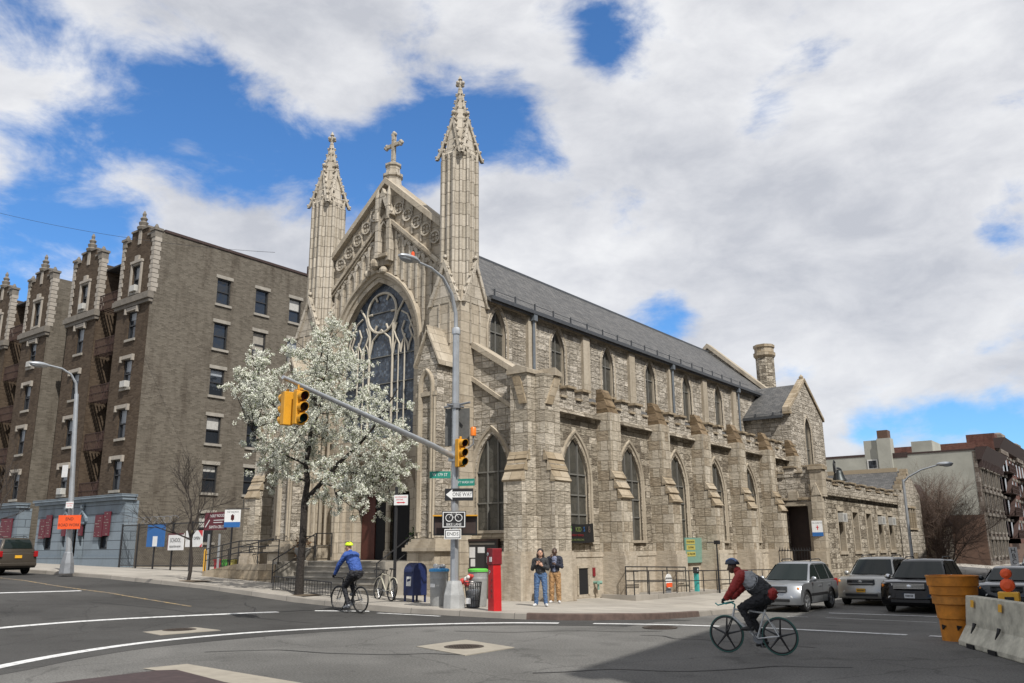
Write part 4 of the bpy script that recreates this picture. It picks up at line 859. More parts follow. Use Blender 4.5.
m.tube([(-2.7, 26.02, 9.52), (-0.5, 26.02, 9.52)], 0.012, 5); part(m, 'snow_guard', 'dark_gutter', tr)
# chimney
m = MB(); m.lathe([(0.68, 9), (0.68, 15.8)], (-5.7, 38.6, 0), 8, rot=math.pi / 8); ch = part(m, 'chimney', 'rubble_dark')
m = MB(); m.lathe([(0.68, 15.75), (0.82, 15.95), (0.82, 16.2), (0.72, 16.25), (0.72, 16.5), (0.80, 16.6), (0.80, 16.8), (0.5, 16.85)], (-5.7, 38.6, 0), 8, rot=math.pi / 8); part(m, 'chimney_cap', 'tan_stone', ch)
# ---------------- side porch (its door faces the front) and parish hall wing
PY = 22.9; P0 = fy(PY)
m = MB(); m.wall([(0.0, -0.6), (2.5, -0.6), (2.5, 5.45), (0.0, 5.45)], [[(0.32, 0.75), (0.32, 3.85), (1.72, 3.85), (1.72, 0.75)]], P0, 0, 0.9); po = part(m, 'porch', 'rubble')
m = MB(); m.fbox(P0, 0.30, 1.74, 0.7, 3.87, -0.93, -0.88); part(m, 'porch_door', 'door_dark', po)
m = MB(); m.fbox(P0, 0.0, 0.32, 0.9, 4.05, 0, 0.06); m.fbox(P0, 1.72, 1.98, 0.9, 4.05, 0, 0.06); m.fbox(P0, 0.32, 1.72, 3.85, 4.05, 0, 0.06); m.fbox(P0, 0.72, 1.25, 4.15, 4.62, 0, 0.10); part(m, 'door_surround', 'pale_stone', po)
m = MB(); m.fbox(P0, 0.0, 2.0, 4.16, 4.28, 0, 0.14) if False else None
m.fbox(P0, 0.0, 0.70, 4.16, 4.28, 0, 0.14); m.fbox(P0, 1.27, 1.95, 4.16, 4.28, 0, 0.14)
m.prism([(1.95, 4.16), (2.05, 4.16), (1.98, 5.0), (1.88, 5.0)], P0, 0, 0.12); m.prism([(0.0, 4.2), (-0.12, 4.9), (-0.04, 4.9), (0.1, 4.2)], P0, 0, 0.12); part(m, 'string_course', 'tan_stone', po)
m = MB(); m.box(1.98, 2.62, PY - 0.42, PY + 0.1, -0.6, 3.1); m.box(2.02, 2.58, PY - 0.3, PY + 0.1, 3.0, 4.35); m.prism([(2.02, 4.3), (2.58, 4.3), (2.3, 5.05)], P0, -0.1, 0.3)
m.box(2.0, 2.66, PY - 0.16, PY + 0.5, 4.3, 5.75); part(m, 'porch_pier', 'ashlar', po)
m = MB(); m.fbox(P0, 0.05, 0.55, 5.42, 5.62, -0.35, 0.08); m.fbox(P0, 0.55, 1.15, 5.42, 5.92, -0.35, 0.03); m.fbox(P0, 1.15, 1.6, 5.42, 5.62, -0.35, 0.03); m.fbox(P0, 1.6, 2.0, 5.42, 5.92, -0.35, 0.03); part(m, 'parapet', 'rubble', po)
m = MB()
for a, b_, z in ((0.0, 0.55, 5.62), (0.5, 1.2, 5.92), (1.2, 1.58, 5.62), (1.57, 2.0, 5.92)): m.fbox(P0, a, b_, z, z + 0.09, -0.4, 0.10)
m.box(1.94, 2.74, PY - 0.24, PY + 0.58, 5.75, 5.92); m.box(2.0, 2.66, PY - 0.18, PY + 0.5, 5.92, 6.02); part(m, 'coping', 'tan_stone', po)
m = MB()
for i in range(8): m.box(0.1, 1.95, PY - 2.4 + 0.28 * i, PY - 0.05, -0.8, -0.28 + 0.13 * i)
part(m, 'porch_step', 'trim_stone', po)
m = MB(); m.box(1.95, 2.35, PY - 2.4, PY - 0.42, -0.9, 0.85); m.box(1.88, 2.42, PY - 2.45, PY - 0.42, 0.85, 1.0); m.box(1.9, 2.75, PY - 0.95, PY - 0.42, 0.8, 1.45); part(m, 'stair_wall', 'pale_stone', po)
H0 = fx(2.5); HW = [25.9, 28.75, 31.6, 34.2, 36.8]
m = MB(); m.wall([(PY, -0.8), (39.2, -0.8), (39.2, 4.55), (PY, 4.55)], [[(y - 0.55, 1.42), (y - 0.55, 3.62), (y + 0.55, 3.62), (y + 0.55, 1.42)] for y in HW], H0, 0, 0); hl = part(m, 'hall_wing', 'rubble_dark')
for i, y in enumerate(HW):
    m = MB(); m.fbox(H0, y - 0.56, y + 0.56, 1.4, 3.64, -0.31, -0.27); hw = part(m, 'hall_window', 'leaded_glass', hl)
    m = MB(); m.fbox(H0, y - 0.72, y - 0.55, 1.42, 3.75, -0.28, 0.03); m.fbox(H0, y + 0.55, y + 0.72, 1.42, 3.75, -0.28, 0.03); m.fbox(H0, y - 0.72, y + 0.72, 3.62, 3.84, -0.28, 0.04); m.fbox(H0, y - 0.75, y + 0.75, 1.25, 1.42, -0.28, 0.08)
    m.fbox(H0, y - 0.03, y + 0.03, 1.42, 3.62, -0.27, -0.2); m.fbox(H0, y - 0.55, y + 0.55, 2.75, 2.81, -0.27, -0.2); part(m, 'surround', 'pale_stone', hl)
m = MB(); m.prism([(PY + 0.6, 4.40), (39.2, 4.40), (39.2, 4.55), (PY + 0.6, 4.55)], H0, -0.05, 0.18); part(m, 'string_course', 'rubble_dark', hl)
m = MB(); m.prism([(PY + 0.5, 4.55), (39.2, 4.55), (39.2, 5.02), (PY + 0.5, 5.02)], H0, -0.35, 0.02); cp = MB(); y = PY + 0.9
while y < 38.9:
    m.prism([(y, 5.0), (y + 1.05, 5.0), (y + 1.05, 5.26), (y, 5.26)], H0, -0.34, 0.015); cp.prism([(y - 0.05, 5.26), (y + 1.1, 5.26), (y + 1.1, 5.35), (y - 0.05, 5.35)], H0, -0.4, 0.09); cp.prism([(y + 1.1, 5.02), (y + 2.2, 5.02), (y + 2.2, 5.09), (y + 1.1, 5.09)], H0, -0.4, 0.08); y += 2.25
part(m, 'parapet', 'rubble', hl); part(cp, 'coping', 'tan_stone', hl)
m = MB(); m.box(-3, 2.2, PY + 0.4, 39.3, 4.45, 4.5); part(m, 'hall_flat_roof', 'roof_tar', hl)
m = MB(); m.wall([(39.2, -0.8), (46.2, -0.8), (46.2, 5.3), (43.0, 7.05), (40.0, 5.5), (39.2, 5.5)], [[(41.9, 2.9), (41.9, 4.3), (44.1, 4.3), (44.1, 2.9)], [(42.2, 0.6), (42.2, 1.2), (43.8, 1.2), (43.8, 0.6)]], H0, 0.05, 0.3)
m.box(-4, 2.5, 46.1, 46.2, -0.8, 5.3); m.box(-4, 2.55, 39.2, 39.25, 3, 5.5); hg = part(m, 'hall_gable', 'rubble')
m = MB(); m.fbox(H0, 41.8, 44.2, 2.8, 4.4, -0.26, -0.2); m.fbox(H0, 42.1, 43.9, 0.5, 1.3, -0.26, -0.2); part(m, 'gable_window', 'leaded_glass', hg)
m = MB()
for y in (41.9, 42.62, 43.36, 44.1): m.fbox(H0, y - 0.07, y + 0.07, 2.9, 4.3, -0.2, 0.07)
m.fbox(H0, 41.7, 44.3, 4.3, 4.45, -0.2, 0.1); m.fbox(H0, 41.7, 44.3, 2.78, 2.9, -0.2, 0.14)
for y in (42.7, 43.3): m.fbox(H0, y - 0.05, y + 0.05, 0.6, 1.2, -0.2, 0.06)
for i in range(5): y = 40.05 + 0.6 * i; m.fbox(H0, y, y + 0.5, 5.45 + 0.32 * i, 5.82 + 0.32 * i, -0.35, 0.14)
part(m, 'gable_trim', 'tan_stone', hg)
m = MB(); m.prism([(43.0, 7.0), (39.4, 4.9), (39.4, 4.8), (43.0, 6.88)], lambda u, v, d: (d, u, v), -5.5, 2.2); m.prism([(43.0, 7.0), (46.2, 5.2), (46.2, 5.1), (43.0, 6.88)], lambda u, v, d: (d, u, v), -5.5, 2.2); part(m, 'hall_roof', 'slate', hg)
m = MB(); m.box(-5.5, 1.9, 42.9, 43.15, 6.95, 7.25); part(m, 'ridge_coping', 'stucco_tan', hg)
# ---------------- front steps
SX0, SX1 = CX - 2.35, CX + 3.05
m = MB()
for i in range(6): m.box(SX0, SX1, -3.15 + 0.33 * i, (-3.15 + 0.33 * (i + 1)) if i < 5 else 0.0, -0.2, 0.42 + 0.18 * i - 0.05); m.box(SX0 - 0.02, SX1 + 0.02, -3.20 + 0.33 * i, (-3.15 + 0.33 * (i + 1)) if i < 5 else 0.0, 0.371 + 0.18 * i, 0.42 + 0.18 * i)
m.box(SX0 - 0.25, SX0, -3.0, -0.4, -0.1, 1.32); m.box(SX1, SX1 + 0.25, -2.9, -0.4, -0.1, 1.32)
part(m, 'front_steps', 'trim_stone')
# ================================================================== neighbouring buildings
WR = random.Random(4)
def sash(fn, d, cx, w, z0, h, b, nm='window', ac=False, cap=True, shade=0.45, q='blind_white'):
    """double-hung window with frame, meeting rail, lintel and sill"""
    w -= 0.012; z0 += 0.006; h -= 0.012
    m = MB(); m.fbox(fn, cx - w / 2, cx + w / 2, z0, z0 + h, d - 0.20, d - 0.17); o = m.build(nm, 'window_glass', b)
    m = MB()
    for u in (cx - w / 2, cx + w / 2 - 0.06): m.fbox(fn, u, u + 0.06, z0, z0 + h, d - 0.168, d - 0.08)
    m.fbox(fn, cx - w / 2 + 0.06, cx + w / 2 - 0.06, z0, z0 + 0.07, d - 0.168, d - 0.08); m.fbox(fn, cx - w / 2 + 0.06, cx + w / 2 - 0.06, z0 + h - 0.07, z0 + h, d - 0.168, d - 0.08)
    m.fbox(fn, cx - w / 2 + 0.06, cx + w / 2 - 0.06, z0 + h * 0.5 - 0.035, z0 + h * 0.5 + 0.035, d - 0.168, d - 0.1); m.build('frame', 'frame_dark', o)
    if shade:
        m = MB(); m.fbox(fn, cx - w / 2 + 0.07, cx + w / 2 - 0.07, z0 + h * (1 - shade), z0 + h - 0.08, d - 0.1695, d - 0.1600); m.build('blind', q, o)
    if cap:
        m = MB(); m.fbox(fn, cx - w / 2 - 0.12, cx + w / 2 + 0.12, z0 + h, z0 + h + 0.2, d - 0.15, d + 0.05); m.fbox(fn, cx - w / 2 - 0.1, cx + w / 2 + 0.1, z0 - 0.14, z0, d - 0.15, d + 0.09); m.build('lintel', 'trim_stone', o)
    if ac:
        m = MB(); m.fbox(fn, cx - 0.27, cx + 0.27, z0 + 0.02, z0 + 0.38, d - 0.2, d + 0.22); m.build('air_conditioner', 'ac_white', o, bevel=0.02)
    return o
def hole(cx, w, z0, h): return [(cx - w / 2, z0), (cx - w / 2, z0 + h), (cx + w / 2, z0 + h), (cx + w / 2, z0)]
FZ = [4.95, 7.75, 10.55, 13.35, 16.1]                       # sill heights of the upper floors
def brick_apartment(x1, label, acs, side, z0, signs):
    """two bays with a recessed court of fire escapes between them; x1 = right-hand corner"""
    b = thing('apartment_building', label, 'building', (x1 - 4.7, 0, z0), group='brown brick apartment buildings')
    bays = [(x1 - 3.5, x1), (x1 - 9.4, x1 - 5.9)]; top = 18.75
    F = fy(0.0)
    m = MB()
    for a, c in bays:
        cx = (a + c) / 2 + 0.05
        m.wall([(a, z0 - 1), (c, z0 - 1), (c, top), (a, top)], [hole(cx, 0.86, z, 1.65) for z in FZ], F, 0, 0.2)
    a, c = bays[1][1], bays[0][0]
    m.wall([(a, z0 - 1), (c, z0 - 1), (c, top - 0.5), (a, top - 0.5)], [], fy(1.6), 0, 0.1)
    m.box(a - 0.02, a, 0, 1.6, z0, top); m.box(c, c + 0.02, 0, 1.6, z0, top)
    fm = m; m = MB()
    if side:
        S = fx(x1); sides = [(y, z) for z in FZ for y in (4.6, 7.35, 9.95, 14.0, 17.0)] + [(4.6, 2.2), (9.9, 2.2)]
        m.wall([(0, z0 - 1), (26, z0 - 1), (26, top + 0.75), (0, top + 0.75)], [hole(y, 0.95, z, 1.6) for y, z in sides], S, 0, 0.2)
    else: m.box(x1 - 0.05, x1, 0, 12, z0, top + 0.4)
    m.box(x1 - 9.4, x1 - 9.35, 0, 12, z0, top + 0.4); m.box(x1 - 9.4, x1 - 0.05, 3.0, 12, top - 0.6, top - 0.4)
    m.build('side_wall', 'brown_brick', b); fm.build('front_wall', 'front_brick_shaded', b)
    for k, (a, c) in enumerate(bays):
        cx = (a + c) / 2 + 0.05
        for i, z in enumerate(FZ): sash(F, 0, cx, 0.86, z, 1.65, b, ac=((k, i) in acs), shade=(0.3, 0.5, 0.42)[(i + k) % 3])
        for i, z in enumerate(FZ[:4]):
            m = MB(); m.fbox(F, cx - 0.68, cx - 0.54, z + 1.5, z + 1.85, 0.02, 0.16); m.fbox(F, cx + 0.54, cx + 0.68, z + 1.5, z + 1.85, 0.02, 0.16); m.fbox(F, cx - 0.54, cx + 0.54, z + 1.66, z + 1.86, 0.055, 0.12); m.build('window_hood', 'quoin_white', b)
        # cornice, toothed white quoins, ornamental top window, stepped parapet with finial
        m = MB(); m.fbox(F, a - 0.1, c + 0.1, 15.25, 15.45, -0.1, 0.14); m.fbox(F, a - 0.16, c + 0.16, 15.45, 15.75, -0.1, 0.26); m.fbox(F, a - 0.1, c + 0.1, 15.75, 15.86, -0.1, 0.18); m.build('cornice', 'trim_dark', b)
        m = MB()
        for u, sg in ((a, 1), (c, -1)):
            for i in range(12): m.fbox(F, min(u - sg * 0.02, u + sg * (0.36 if i % 2 else 0.26)), max(u - sg * 0.02, u + sg * (0.36 if i % 2 else 0.26)), 15.88 + 0.27 * i, 16.12 + 0.27 * i, -0.3, 0.05)
        if side or True:
            for i in range(12): m.box(c - 0.1, c + 0.03, 0, (0.36 if i % 2 else 0.26), 15.88 + 0.27 * i, 16.12 + 0.27 * i)
        for u in (cx - 0.58, cx + 0.46): m.fbox(F, u, u + 0.12, 15.95, 17.85, 0, 0.10)
        m.fbox(F, cx - 0.62, cx + 0.62, 17.85, 18.0, 0.0, 0.14); m.fbox(F, cx - 0.2, cx + 0.2, 18.0, 18.3, 0.0, 0.12)
        m.fbox(F, cx - 0.14, cx + 0.14, 19.0, 20.1, -0.15, 0.06)
        m.build('quoin', 'quoin_white', b)
        m = MB(); m.fbox(F, a + 0.3, c - 0.3, 18.75, 19.35, -0.3, 0.0); m.fbox(F, a + 0.85, c - 0.85, 19.35, 19.85, -0.3, 0.0); m.build('parapet', 'front_brick_shaded', b)
        m = MB()
        for u in (a - 0.006, c - 0.444): m.fbox(F, u, u + 0.45, 19.1, 19.5, -0.35, 0.08); m.fbox(F, u - 0.06, u + 0.51, 19.5, 19.64, -0.4, 0.14); m.lathe([(0.14, 0), (0.14, 0.12), (0.05, 0.3)], F(u + 0.22, 19.62, -0.1), 6)
        for u0, u1, z in ((a + 0.45, a + 0.87, 19.35), (c - 0.87, c - 0.45, 19.35), (a + 0.83, c - 0.83, 19.85)): m.fbox(F, u0, u1, z, z + 0.12, -0.36, 0.07)
        m.lathe([(0.30, 19.9), (0.36, 20.05), (0.22, 20.15), (0.28, 20.35), (0.15, 20.45), (0.22, 20.6), (0.09, 20.75), (0.12, 20.9), (0.03, 21.1)], (cx, 0.1, 0), 8); m.build('finial', 'trim_dark', b)
    if side:
        for y, z in sides: sash(fx(x1), 0, y, 0.95, z, 1.6, b, shade=WR.choice((0.0, 0.25, 0.35, 0.5, 0.5, 0.7)), q=WR.choice(('blind_white', 'blind_white', 'ac_white', 'trim_stone')), ac=((y, z) in ((7.35, 13.35), (9.95, 13.35))))
        m = MB(); m.box(x1 - 0.3, x1 + 0.06, 0.5, 26, top + 0.75, top + 0.9); m.box(x1 - 0.2, x1 + 0.1, 10.9, 11.1, top + 0.85, top + 1.5); m.build('roof_edge', 'brown_cornice', b)
    m = MB(); m.box(x1 - 9.4, x1 - 0.1, 0.3, 26 if side else 12, top - 0.4, top - 0.3); m.build('roof', 'roof_tar', b)
    # fire escapes in the recess
    fe = MB(); a, c = bays[1][1], bays[0][0]
    for i, z in enumerate(FZ):
        zf = z - 0.35
        for k in range(7): fe.box(a + 0.1, c - 0.1, 0.15 + 0.2 * k, 0.22 + 0.2 * k, zf, zf + 0.04)
        for h in (0.45, 0.9): fe.box(a + 0.05, c - 0.05, 0.08, 0.12, zf + h, zf + h + 0.04)
        n = 14
        for k in range(n + 1): u = a + 0.08 + (c - a - 0.16) * k / n; fe.box(u - 0.012, u + 0.012, 0.08, 0.12, zf, zf + 0.92)
        if i < 4:
            fe.bar((a + 0.5, 0.5, zf), (c - 0.6, 1.0, zf + 2.8), 0.05, 0.14); fe.bar((a + 0.5, 0.85, zf), (c - 0.6, 1.35, zf + 2.8), 0.05, 0.14)
            for k in range(1, 9): fe.bar((a + 0.5 + (c - a - 1.1) * k / 9, 0.5 + 0.055 * k, zf + 2.8 * k / 9), (a + 0.5 + (c - a - 1.1) * k / 9, 0.88 + 0.055 * k, zf + 2.8 * k / 9), 0.16, 0.03)
    fe.build('fire_escape', 'rust_iron', b)
    for i, z in enumerate(FZ): sash(fy(1.6), 0.24, (a + c) / 2 - 0.3, 0.9, z, 1.6, b, cap=False, shade=0)
    m = MB(); m.fbox(fy(1.6), a, c, 17.8, 18.4, 0, 0.2); m.fbox(fy(1.6), a + 0.2, a + 0.9, 16.6, 18.25, 0.0, 0.1); m.build('recess_trim', 'trim_stone', b)
    # painted ground floor with the entrance between
    G = fy(-0.45); gb = MB(); gl, gr = x1 - 9.2, x1 + 0.35; e0, e1 = x1 - 6.0, x1 - 3.55; wx = [x1 - 1.55, x1 - 7.75]
    gb.wall([(e1, z0 - 0.9), (gr, z0 - 0.9), (gr, 4.35), (e1, 4.35)], [hole(wx[0], 0.95, z0 + 0.75, 1.75)], G, 0, 0.25); gb.wall([(gl, z0 - 0.9), (e0, z0 - 0.9), (e0, 4.35), (gl, 4.35)], [hole(wx[1], 0.95, z0 + 0.75, 1.75)], G, 0, 0.25)
    gb.wall([(e0, 3.3), (e1, 3.3), (e1, 4.35), (e0, 4.35)], [], G, 0, 0.2)
    gb.box(gr - 0.05, gr, -0.44, 0.3, z0 - 0.9, 4.34); gb.box(gl, gl + 0.05, -0.44, 0.1, z0 - 0.9, 4.34); gb.box(e0 - 0.3, e0, -0.44, 0.9, z0 - 0.9, 4.3); gb.box(e1, e1 + 0.3, -0.44, 0.9, z0 - 0.9, 4.3)
    base = gb.build('painted_base', 'blue_block', b)
    m = MB(); m.box(gl - 0.1, gr + 0.12, -0.68, 0.1, 4.36, 4.52); m.box(gl - 0.16, gr + 0.18, -0.78, 0.1, 4.52, 4.66); m.box(gl - 0.08, gr + 0.08, -0.56, -0.44, z0 - 0.9, z0 + 0.38); m.build('ledge', 'blue_block', b)
    for w_ in wx: sash(G, -0.04, w_, 0.95, z0 + 0.75, 1.75, b, cap=False, shade=0.3)
    m = MB()
    for u in (e0 + 0.62, e1 - 0.62): m.fbox(G, u - 0.11, u + 0.11, z0, 3.3, -0.3, 0.08)
    for u in (e0 + 0.3, e1 - 0.3):
        for k in (-1, 1): m.prism([(u + k * 0.5, 3.35), (u, 3.85), (u, 3.98), (u + k * 0.5, 3.5)], G, 0, 0.14)
        m.ball(G(u, 4.12, 0.1), 0.14, 8, 6)
    m.fbox(G, e0, e1, 3.2, 3.32, -0.1, 0.16); m.build('entrance_surround', 'blue_block', b)
    m = MB(); m.fbox(fy(0.35), e0, e1, z0, 3.3, 0, 0.03); d = m.build('door', 'door_red', b)
    m = MB(); m.fbox(fy(0.35), e0 + 0.9, e1 - 0.9, z0 + 0.3, 2.9, 0.03, 0.06); m.build('door_glass', 'window_glass', d)
    m = MB(); m.box(e0, e1, -0.4, 0.4, z0 - 0.9, z0 + 0.05); m.build('door_step', 'trim_stone', b)
    for u, w_, z, h, kind in signs:
        m = MB(); m.fbox(G, u - w_ / 2, u + w_ / 2, z, z + h, 0.06, 0.12); s = m.build('sign_board', 'sign_maroon', b)
        m = MB(); rr = random.Random(int(u * 10))
        for i in range(int(h / 0.15)):
            q = u - w_ / 2 + 0.06
            while q < u + w_ / 2 - 0.2:
                l = rr.uniform(0.06, 0.2)
                if rr.random() < 0.5: m.fbox(G, q, q + l, z + 0.07 + 0.15 * i, z + 0.07 + 0.15 * i + rr.uniform(0.02, 0.04), 0.12, 0.124)
                q += l + 0.05
        m.build('lettering', 'trim_stone', s)
    return b
A1, A2 = -26.2, -38.3
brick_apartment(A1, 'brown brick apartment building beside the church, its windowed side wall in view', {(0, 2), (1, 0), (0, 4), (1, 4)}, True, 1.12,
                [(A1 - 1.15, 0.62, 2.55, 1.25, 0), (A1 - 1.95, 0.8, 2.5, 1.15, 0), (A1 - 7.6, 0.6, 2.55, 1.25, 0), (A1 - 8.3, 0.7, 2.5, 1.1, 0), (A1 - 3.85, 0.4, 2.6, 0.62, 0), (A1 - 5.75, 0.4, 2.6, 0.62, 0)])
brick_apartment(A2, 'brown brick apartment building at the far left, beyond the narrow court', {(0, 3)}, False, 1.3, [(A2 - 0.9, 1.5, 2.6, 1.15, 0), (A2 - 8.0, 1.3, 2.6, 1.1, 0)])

# ---------------- far right: green-grey rendered building with the ornate brown front, then the red tenement
YG = 75.5; XF = 2.4
gb = thing('corner_building', 'tall building with a blank grey green rendered side wall and a dark bracketed cornice', 'building', (XF, YG, -0.8))
G = fy(YG)
m = MB(); m.fbox(G, -4.2, XF, 4.7, 11.3, -25, 0); m.fbox(G, -15.0, -8.3, 4.7, 11.35, -14, 0.02); m.fbox(G, -8.7, -4.2, 4.7, 11.0, -14, 0.0); m.build('side_wall', 'stucco_green', gb)
m = MB(); m.fbox(G, -8.6, -6.9, 11.0, 13.1, -4, 0.03); m.fbox(G, -7.1, -5.7, 4.7, 13.2, -1, 0.45); m.fbox(G, -4.0, -1.9, 11.3, 12.8, -6, -1.5); m.build('roof_house', 'stucco_green', gb)
m = MB(); m.fbox(G, -7.0, -5.9, 13.2, 14.1, -0.9, 0.4); m.build('chimney', 'stucco_brown', gb)
m = MB(); m.fbox(G, -15, -8.6, 11.35, 11.6, -1, 0.06); m.fbox(G, -5.7, -4.2, 11.0, 11.55, -1, 0.04); m.fbox(G, -4.2, XF, 11.3, 11.48, -1, 0.06); m.build('roof_edge', 'brown_cornice', gb)
m = MB(); m.fbox(G, -15, XF, -1.5, 4.7, -25, 0.05); m.build('lower_wall', 'stucco_brown', gb)
m = MB(); m.fbox(G, -8.4, -7.3, 8.9, 11.0, 0.03, 0.10); w = m.build('window_frame', 'white_paint', gb); m = MB(); m.fbox(G, -8.25, -7.45, 9.05, 9.9, 0.10, 0.13); m.fbox(G, -8.25, -7.45, 10.05, 10.85, 0.10, 0.13); m.build('pane', 'window_glass', w)
F = fx(XF)
m = MB(); m.fbox(F, YG - 0.03, YG + 14, -1.5, 11.2, -0.3, 0.05); m.build('front', 'worn_facade', gb)
for i in range(5):
    y = YG + 1.5 + 2.6 * i
    for z in (0.6, 3.0, 5.4, 7.8):
        m = MB(); m.fbox(F, y - 0.55, y + 0.55, z, z + 1.6, 0.06, 0.08); w = m.build('window', 'window_glass', gb)
        m = MB(); m.fbox(F, y - 0.75, y + 0.75, z + 1.6, z + 1.9, 0.05, 0.35); m.fbox(F, y - 0.7, y + 0.7, z - 0.2, z, 0.05, 0.3); m.fbox(F, y - 0.72, y - 0.55, z, z + 1.6, 0.05, 0.2); m.fbox(F, y + 0.55, y + 0.72, z, z + 1.6, 0.05, 0.2); m.build('surround', 'trim_dark', w)
m = MB(); m.prism([(YG - 0.1, 10.3), (YG + 14.1, 10.3), (YG + 14.1, 11.6), (YG - 0.1, 11.6)], lambda u, v, d: (XF + (d if v < 11 else d * 2.6), u, v), 0.0, 0.45)
for i in range(15): y = YG + 0.3 + i; m.fbox(F, y - 0.12, y + 0.12, 9.5, 10.5, 0.05, 0.5)
m.build('cornice', 'brown_cornice', gb)
rb = thing('tenement_building', 'dark red tenement with fire escapes and a tall bracketed cornice at the right edge', 'building', (XF, YG + 14, -1))
Y0 = YG + 14
m = MB(); m.box(XF - 14, XF + 0.0, Y0, Y0 + 60, -2, 13.6); m.box(XF - 3, XF + 0.02, Y0 + 1.0, Y0 + 5, 13.6, 14.6); m.build('wall', 'red_brick', rb)
for i in range(14):
    y = Y0 + 1.6 + 3 * i
    for z in (2.6, 5.2, 7.8, 10.3):
        m = MB(); m.fbox(F, y - 0.6, y + 0.6, z, z + 1.7, 0.03, 0.06); w = m.build('window', 'window_glass', rb)
        m = MB(); m.fbox(F, y - 0.8, y + 0.8, z + 1.7, z + 2.0, 0.02, 0.25); m.build('lintel', 'trim_dark', w)
m = MB()
for i in range(4):
    y = Y0 + 4 + 14 * i; m.fbox(F, y - 3.2, y + 3.2, 12.2, 13.0, 0, 0.5); m.lathe([(1.0, 0), (1.2, 0.4), (0.8, 0.7), (0.8, 1.0), (0.3, 1.4)], (XF + 0.0, y, 13.5), 8)
m.build('stone_trim', 'worn_facade', rb)
m = MB(); m.prism([(Y0 + 0.0, 12.7), (Y0 + 60, 12.7), (Y0 + 60, 13.9), (Y0 + 0.0, 13.9)], lambda u, v, d: (XF + (d if v < 13 else d * 2.4), u, v), 0.0, 0.5); m.build('cornice', 'brown_cornice', rb)
m = MB()
for z in (2.4, 5.0, 7.6, 10.1):
    for k in range(3):
        y = Y0 + 2 + 14 * k; m.box(XF, XF + 1.0, y, y + 6, z - 0.06, z)
        for h in (0.45, 0.9): m.box(XF + 0.96, XF + 1.0, y, y + 6, z + h, z + h + 0.05)
        for q in range(21): m.box(XF + 0.96, XF + 1.0, y + 0.3 * q - 0.015, y + 0.3 * q + 0.015, z, z + 0.9)
        if z < 10: m.bar((XF + 0.4, y + 1, z), (XF + 0.5, y + 4.5, z + 2.55), 0.5, 0.06)
m.build('fire_escape', 'rust_iron', rb)
m = MB(); m.fbox(F, Y0 + 0.5, Y0 + 60, -1.2, 1.8, 0.01, 0.08); m.build('shopfront', 'stucco_brown', rb)
tb_ = thing('stucco_house', 'low tan rendered house with a sloping roofline behind the parish hall', 'house', (0, 52, -0.6))
m = MB(); m.prism([(-9, -1), (2.2, -1), (2.2, 3.6), (0.0, 6.9), (-9, 7.6)], fy(51.0), -8, 0); m.build('wall', 'stucco_tan', tb_)
m = MB(); m.prism([(0.0, 6.9), (2.35, 3.4), (2.35, 3.25), (0.0, 6.72)], fy(51.0), -8, 0.15); m.build('roof_edge', 'brown_cornice', tb_)
# ---------------- the block across the side street: it stands behind the camera and throws the shade on the lanes
sb = thing('brick_building', 'plain brick building across the side street that shades the right-hand lanes', 'building', (24.95, -20.0, 0.15), rad(8))
SBX, SBY = 0.0, 0.0
m = MB(); m.box(SBX, SBX + 18, SBY, 80, -0.5, 19.25); m.build('wall', 'brown_brick', sb, True)
m = MB(); m.box(SBX - 0.25, SBX, SBY - 0.2, 80, 18.75, 19.35); m.build('cornice', 'trim_stone', sb, True)
# ================================================================== street furniture
def local_tube(m, pts, r, n=8): m.tube(pts, r, n)
# ---- traffic signal pole with lamp arm and mast arm
PX, PY0 = 1.07, -5.48; pz = g(PX, PY0) + 0.15
pole = thing('signal_pole', 'grey corner pole with a curved street light arm on top and a long signal arm', 'pole', (PX, PY0, pz))
m = MB(); m.lathe([(0.32, 0), (0.30, 0.35), (0.22, 0.65), (0.19, 0.72)], (0, 0, 0), 8, rot=math.pi / 8); m.box(-0.21, 0.21, -0.21, 0.21, 0, 0.03); m.build('base', 'base_grey', pole, True)
m = MB(); m.lathe([(0.115, 0.7), (0.095, 7.75), (0.12, 7.75), (0.12, 7.9), (0.10, 7.95)], (0, 0, 0), 8); m.build('post', 'galv', pole, True, smooth=40)
m = MB(); m.tube([(0, 0, 7.8), (0, -0.03, 8.4), (0, -0.22, 8.95), (0, -0.62, 9.35), (0, -1.15, 9.52), (0, -1.7, 9.55)], [0.06, 0.055, 0.05, 0.045, 0.04, 0.035], 8); m.build('lamp_arm', 'galv', pole, True, smooth=True)
m = MB(); m.ball((0, -2.05, 9.56), 0.42, 10, 7, sc=(0.42, 1.0, 0.24)); lh = m.build('lamp_head', 'galv', pole, True, smooth=True)
m = MB(); m.ball((0, -2.15, 9.51), 0.30, 10, 7, sc=(0.45, 0.9, 0.32)); m.build('lens', 'blind_white', lh, True, smooth=True); m = MB(); m.lathe([(0.05, 0), (0.05, 0.13), (0.02, 0.16)], (0, -1.9, 9.64), 8); m.build('photocell', 'sign_orange', lh, True)
m = MB(); m.tube([(0, 0.02, 4.1), (0, -1.0, 4.38), (0, -6.15, 5.50)], [0.085, 0.08, 0.05], 10); m.box(-0.14, 0.14, -0.14, 0.14, 4.0, 4.28); m.build('mast_arm', 'galv', pole, True, smooth=40)
m = MB(); m.tube([(0.0, 0.35, 5.62), (0.0, -0.35, 5.60)], 0.035, 6); m.tube([(0.5, 0.05, 5.66), (-0.4, -0.03, 5.6)], 0.03, 6); m.lathe([(0.15, -0.07), (0.15, 0.07)], (0, 0, 5.6), 10); m.build('crossbar', 'galv_dark', pole, True)
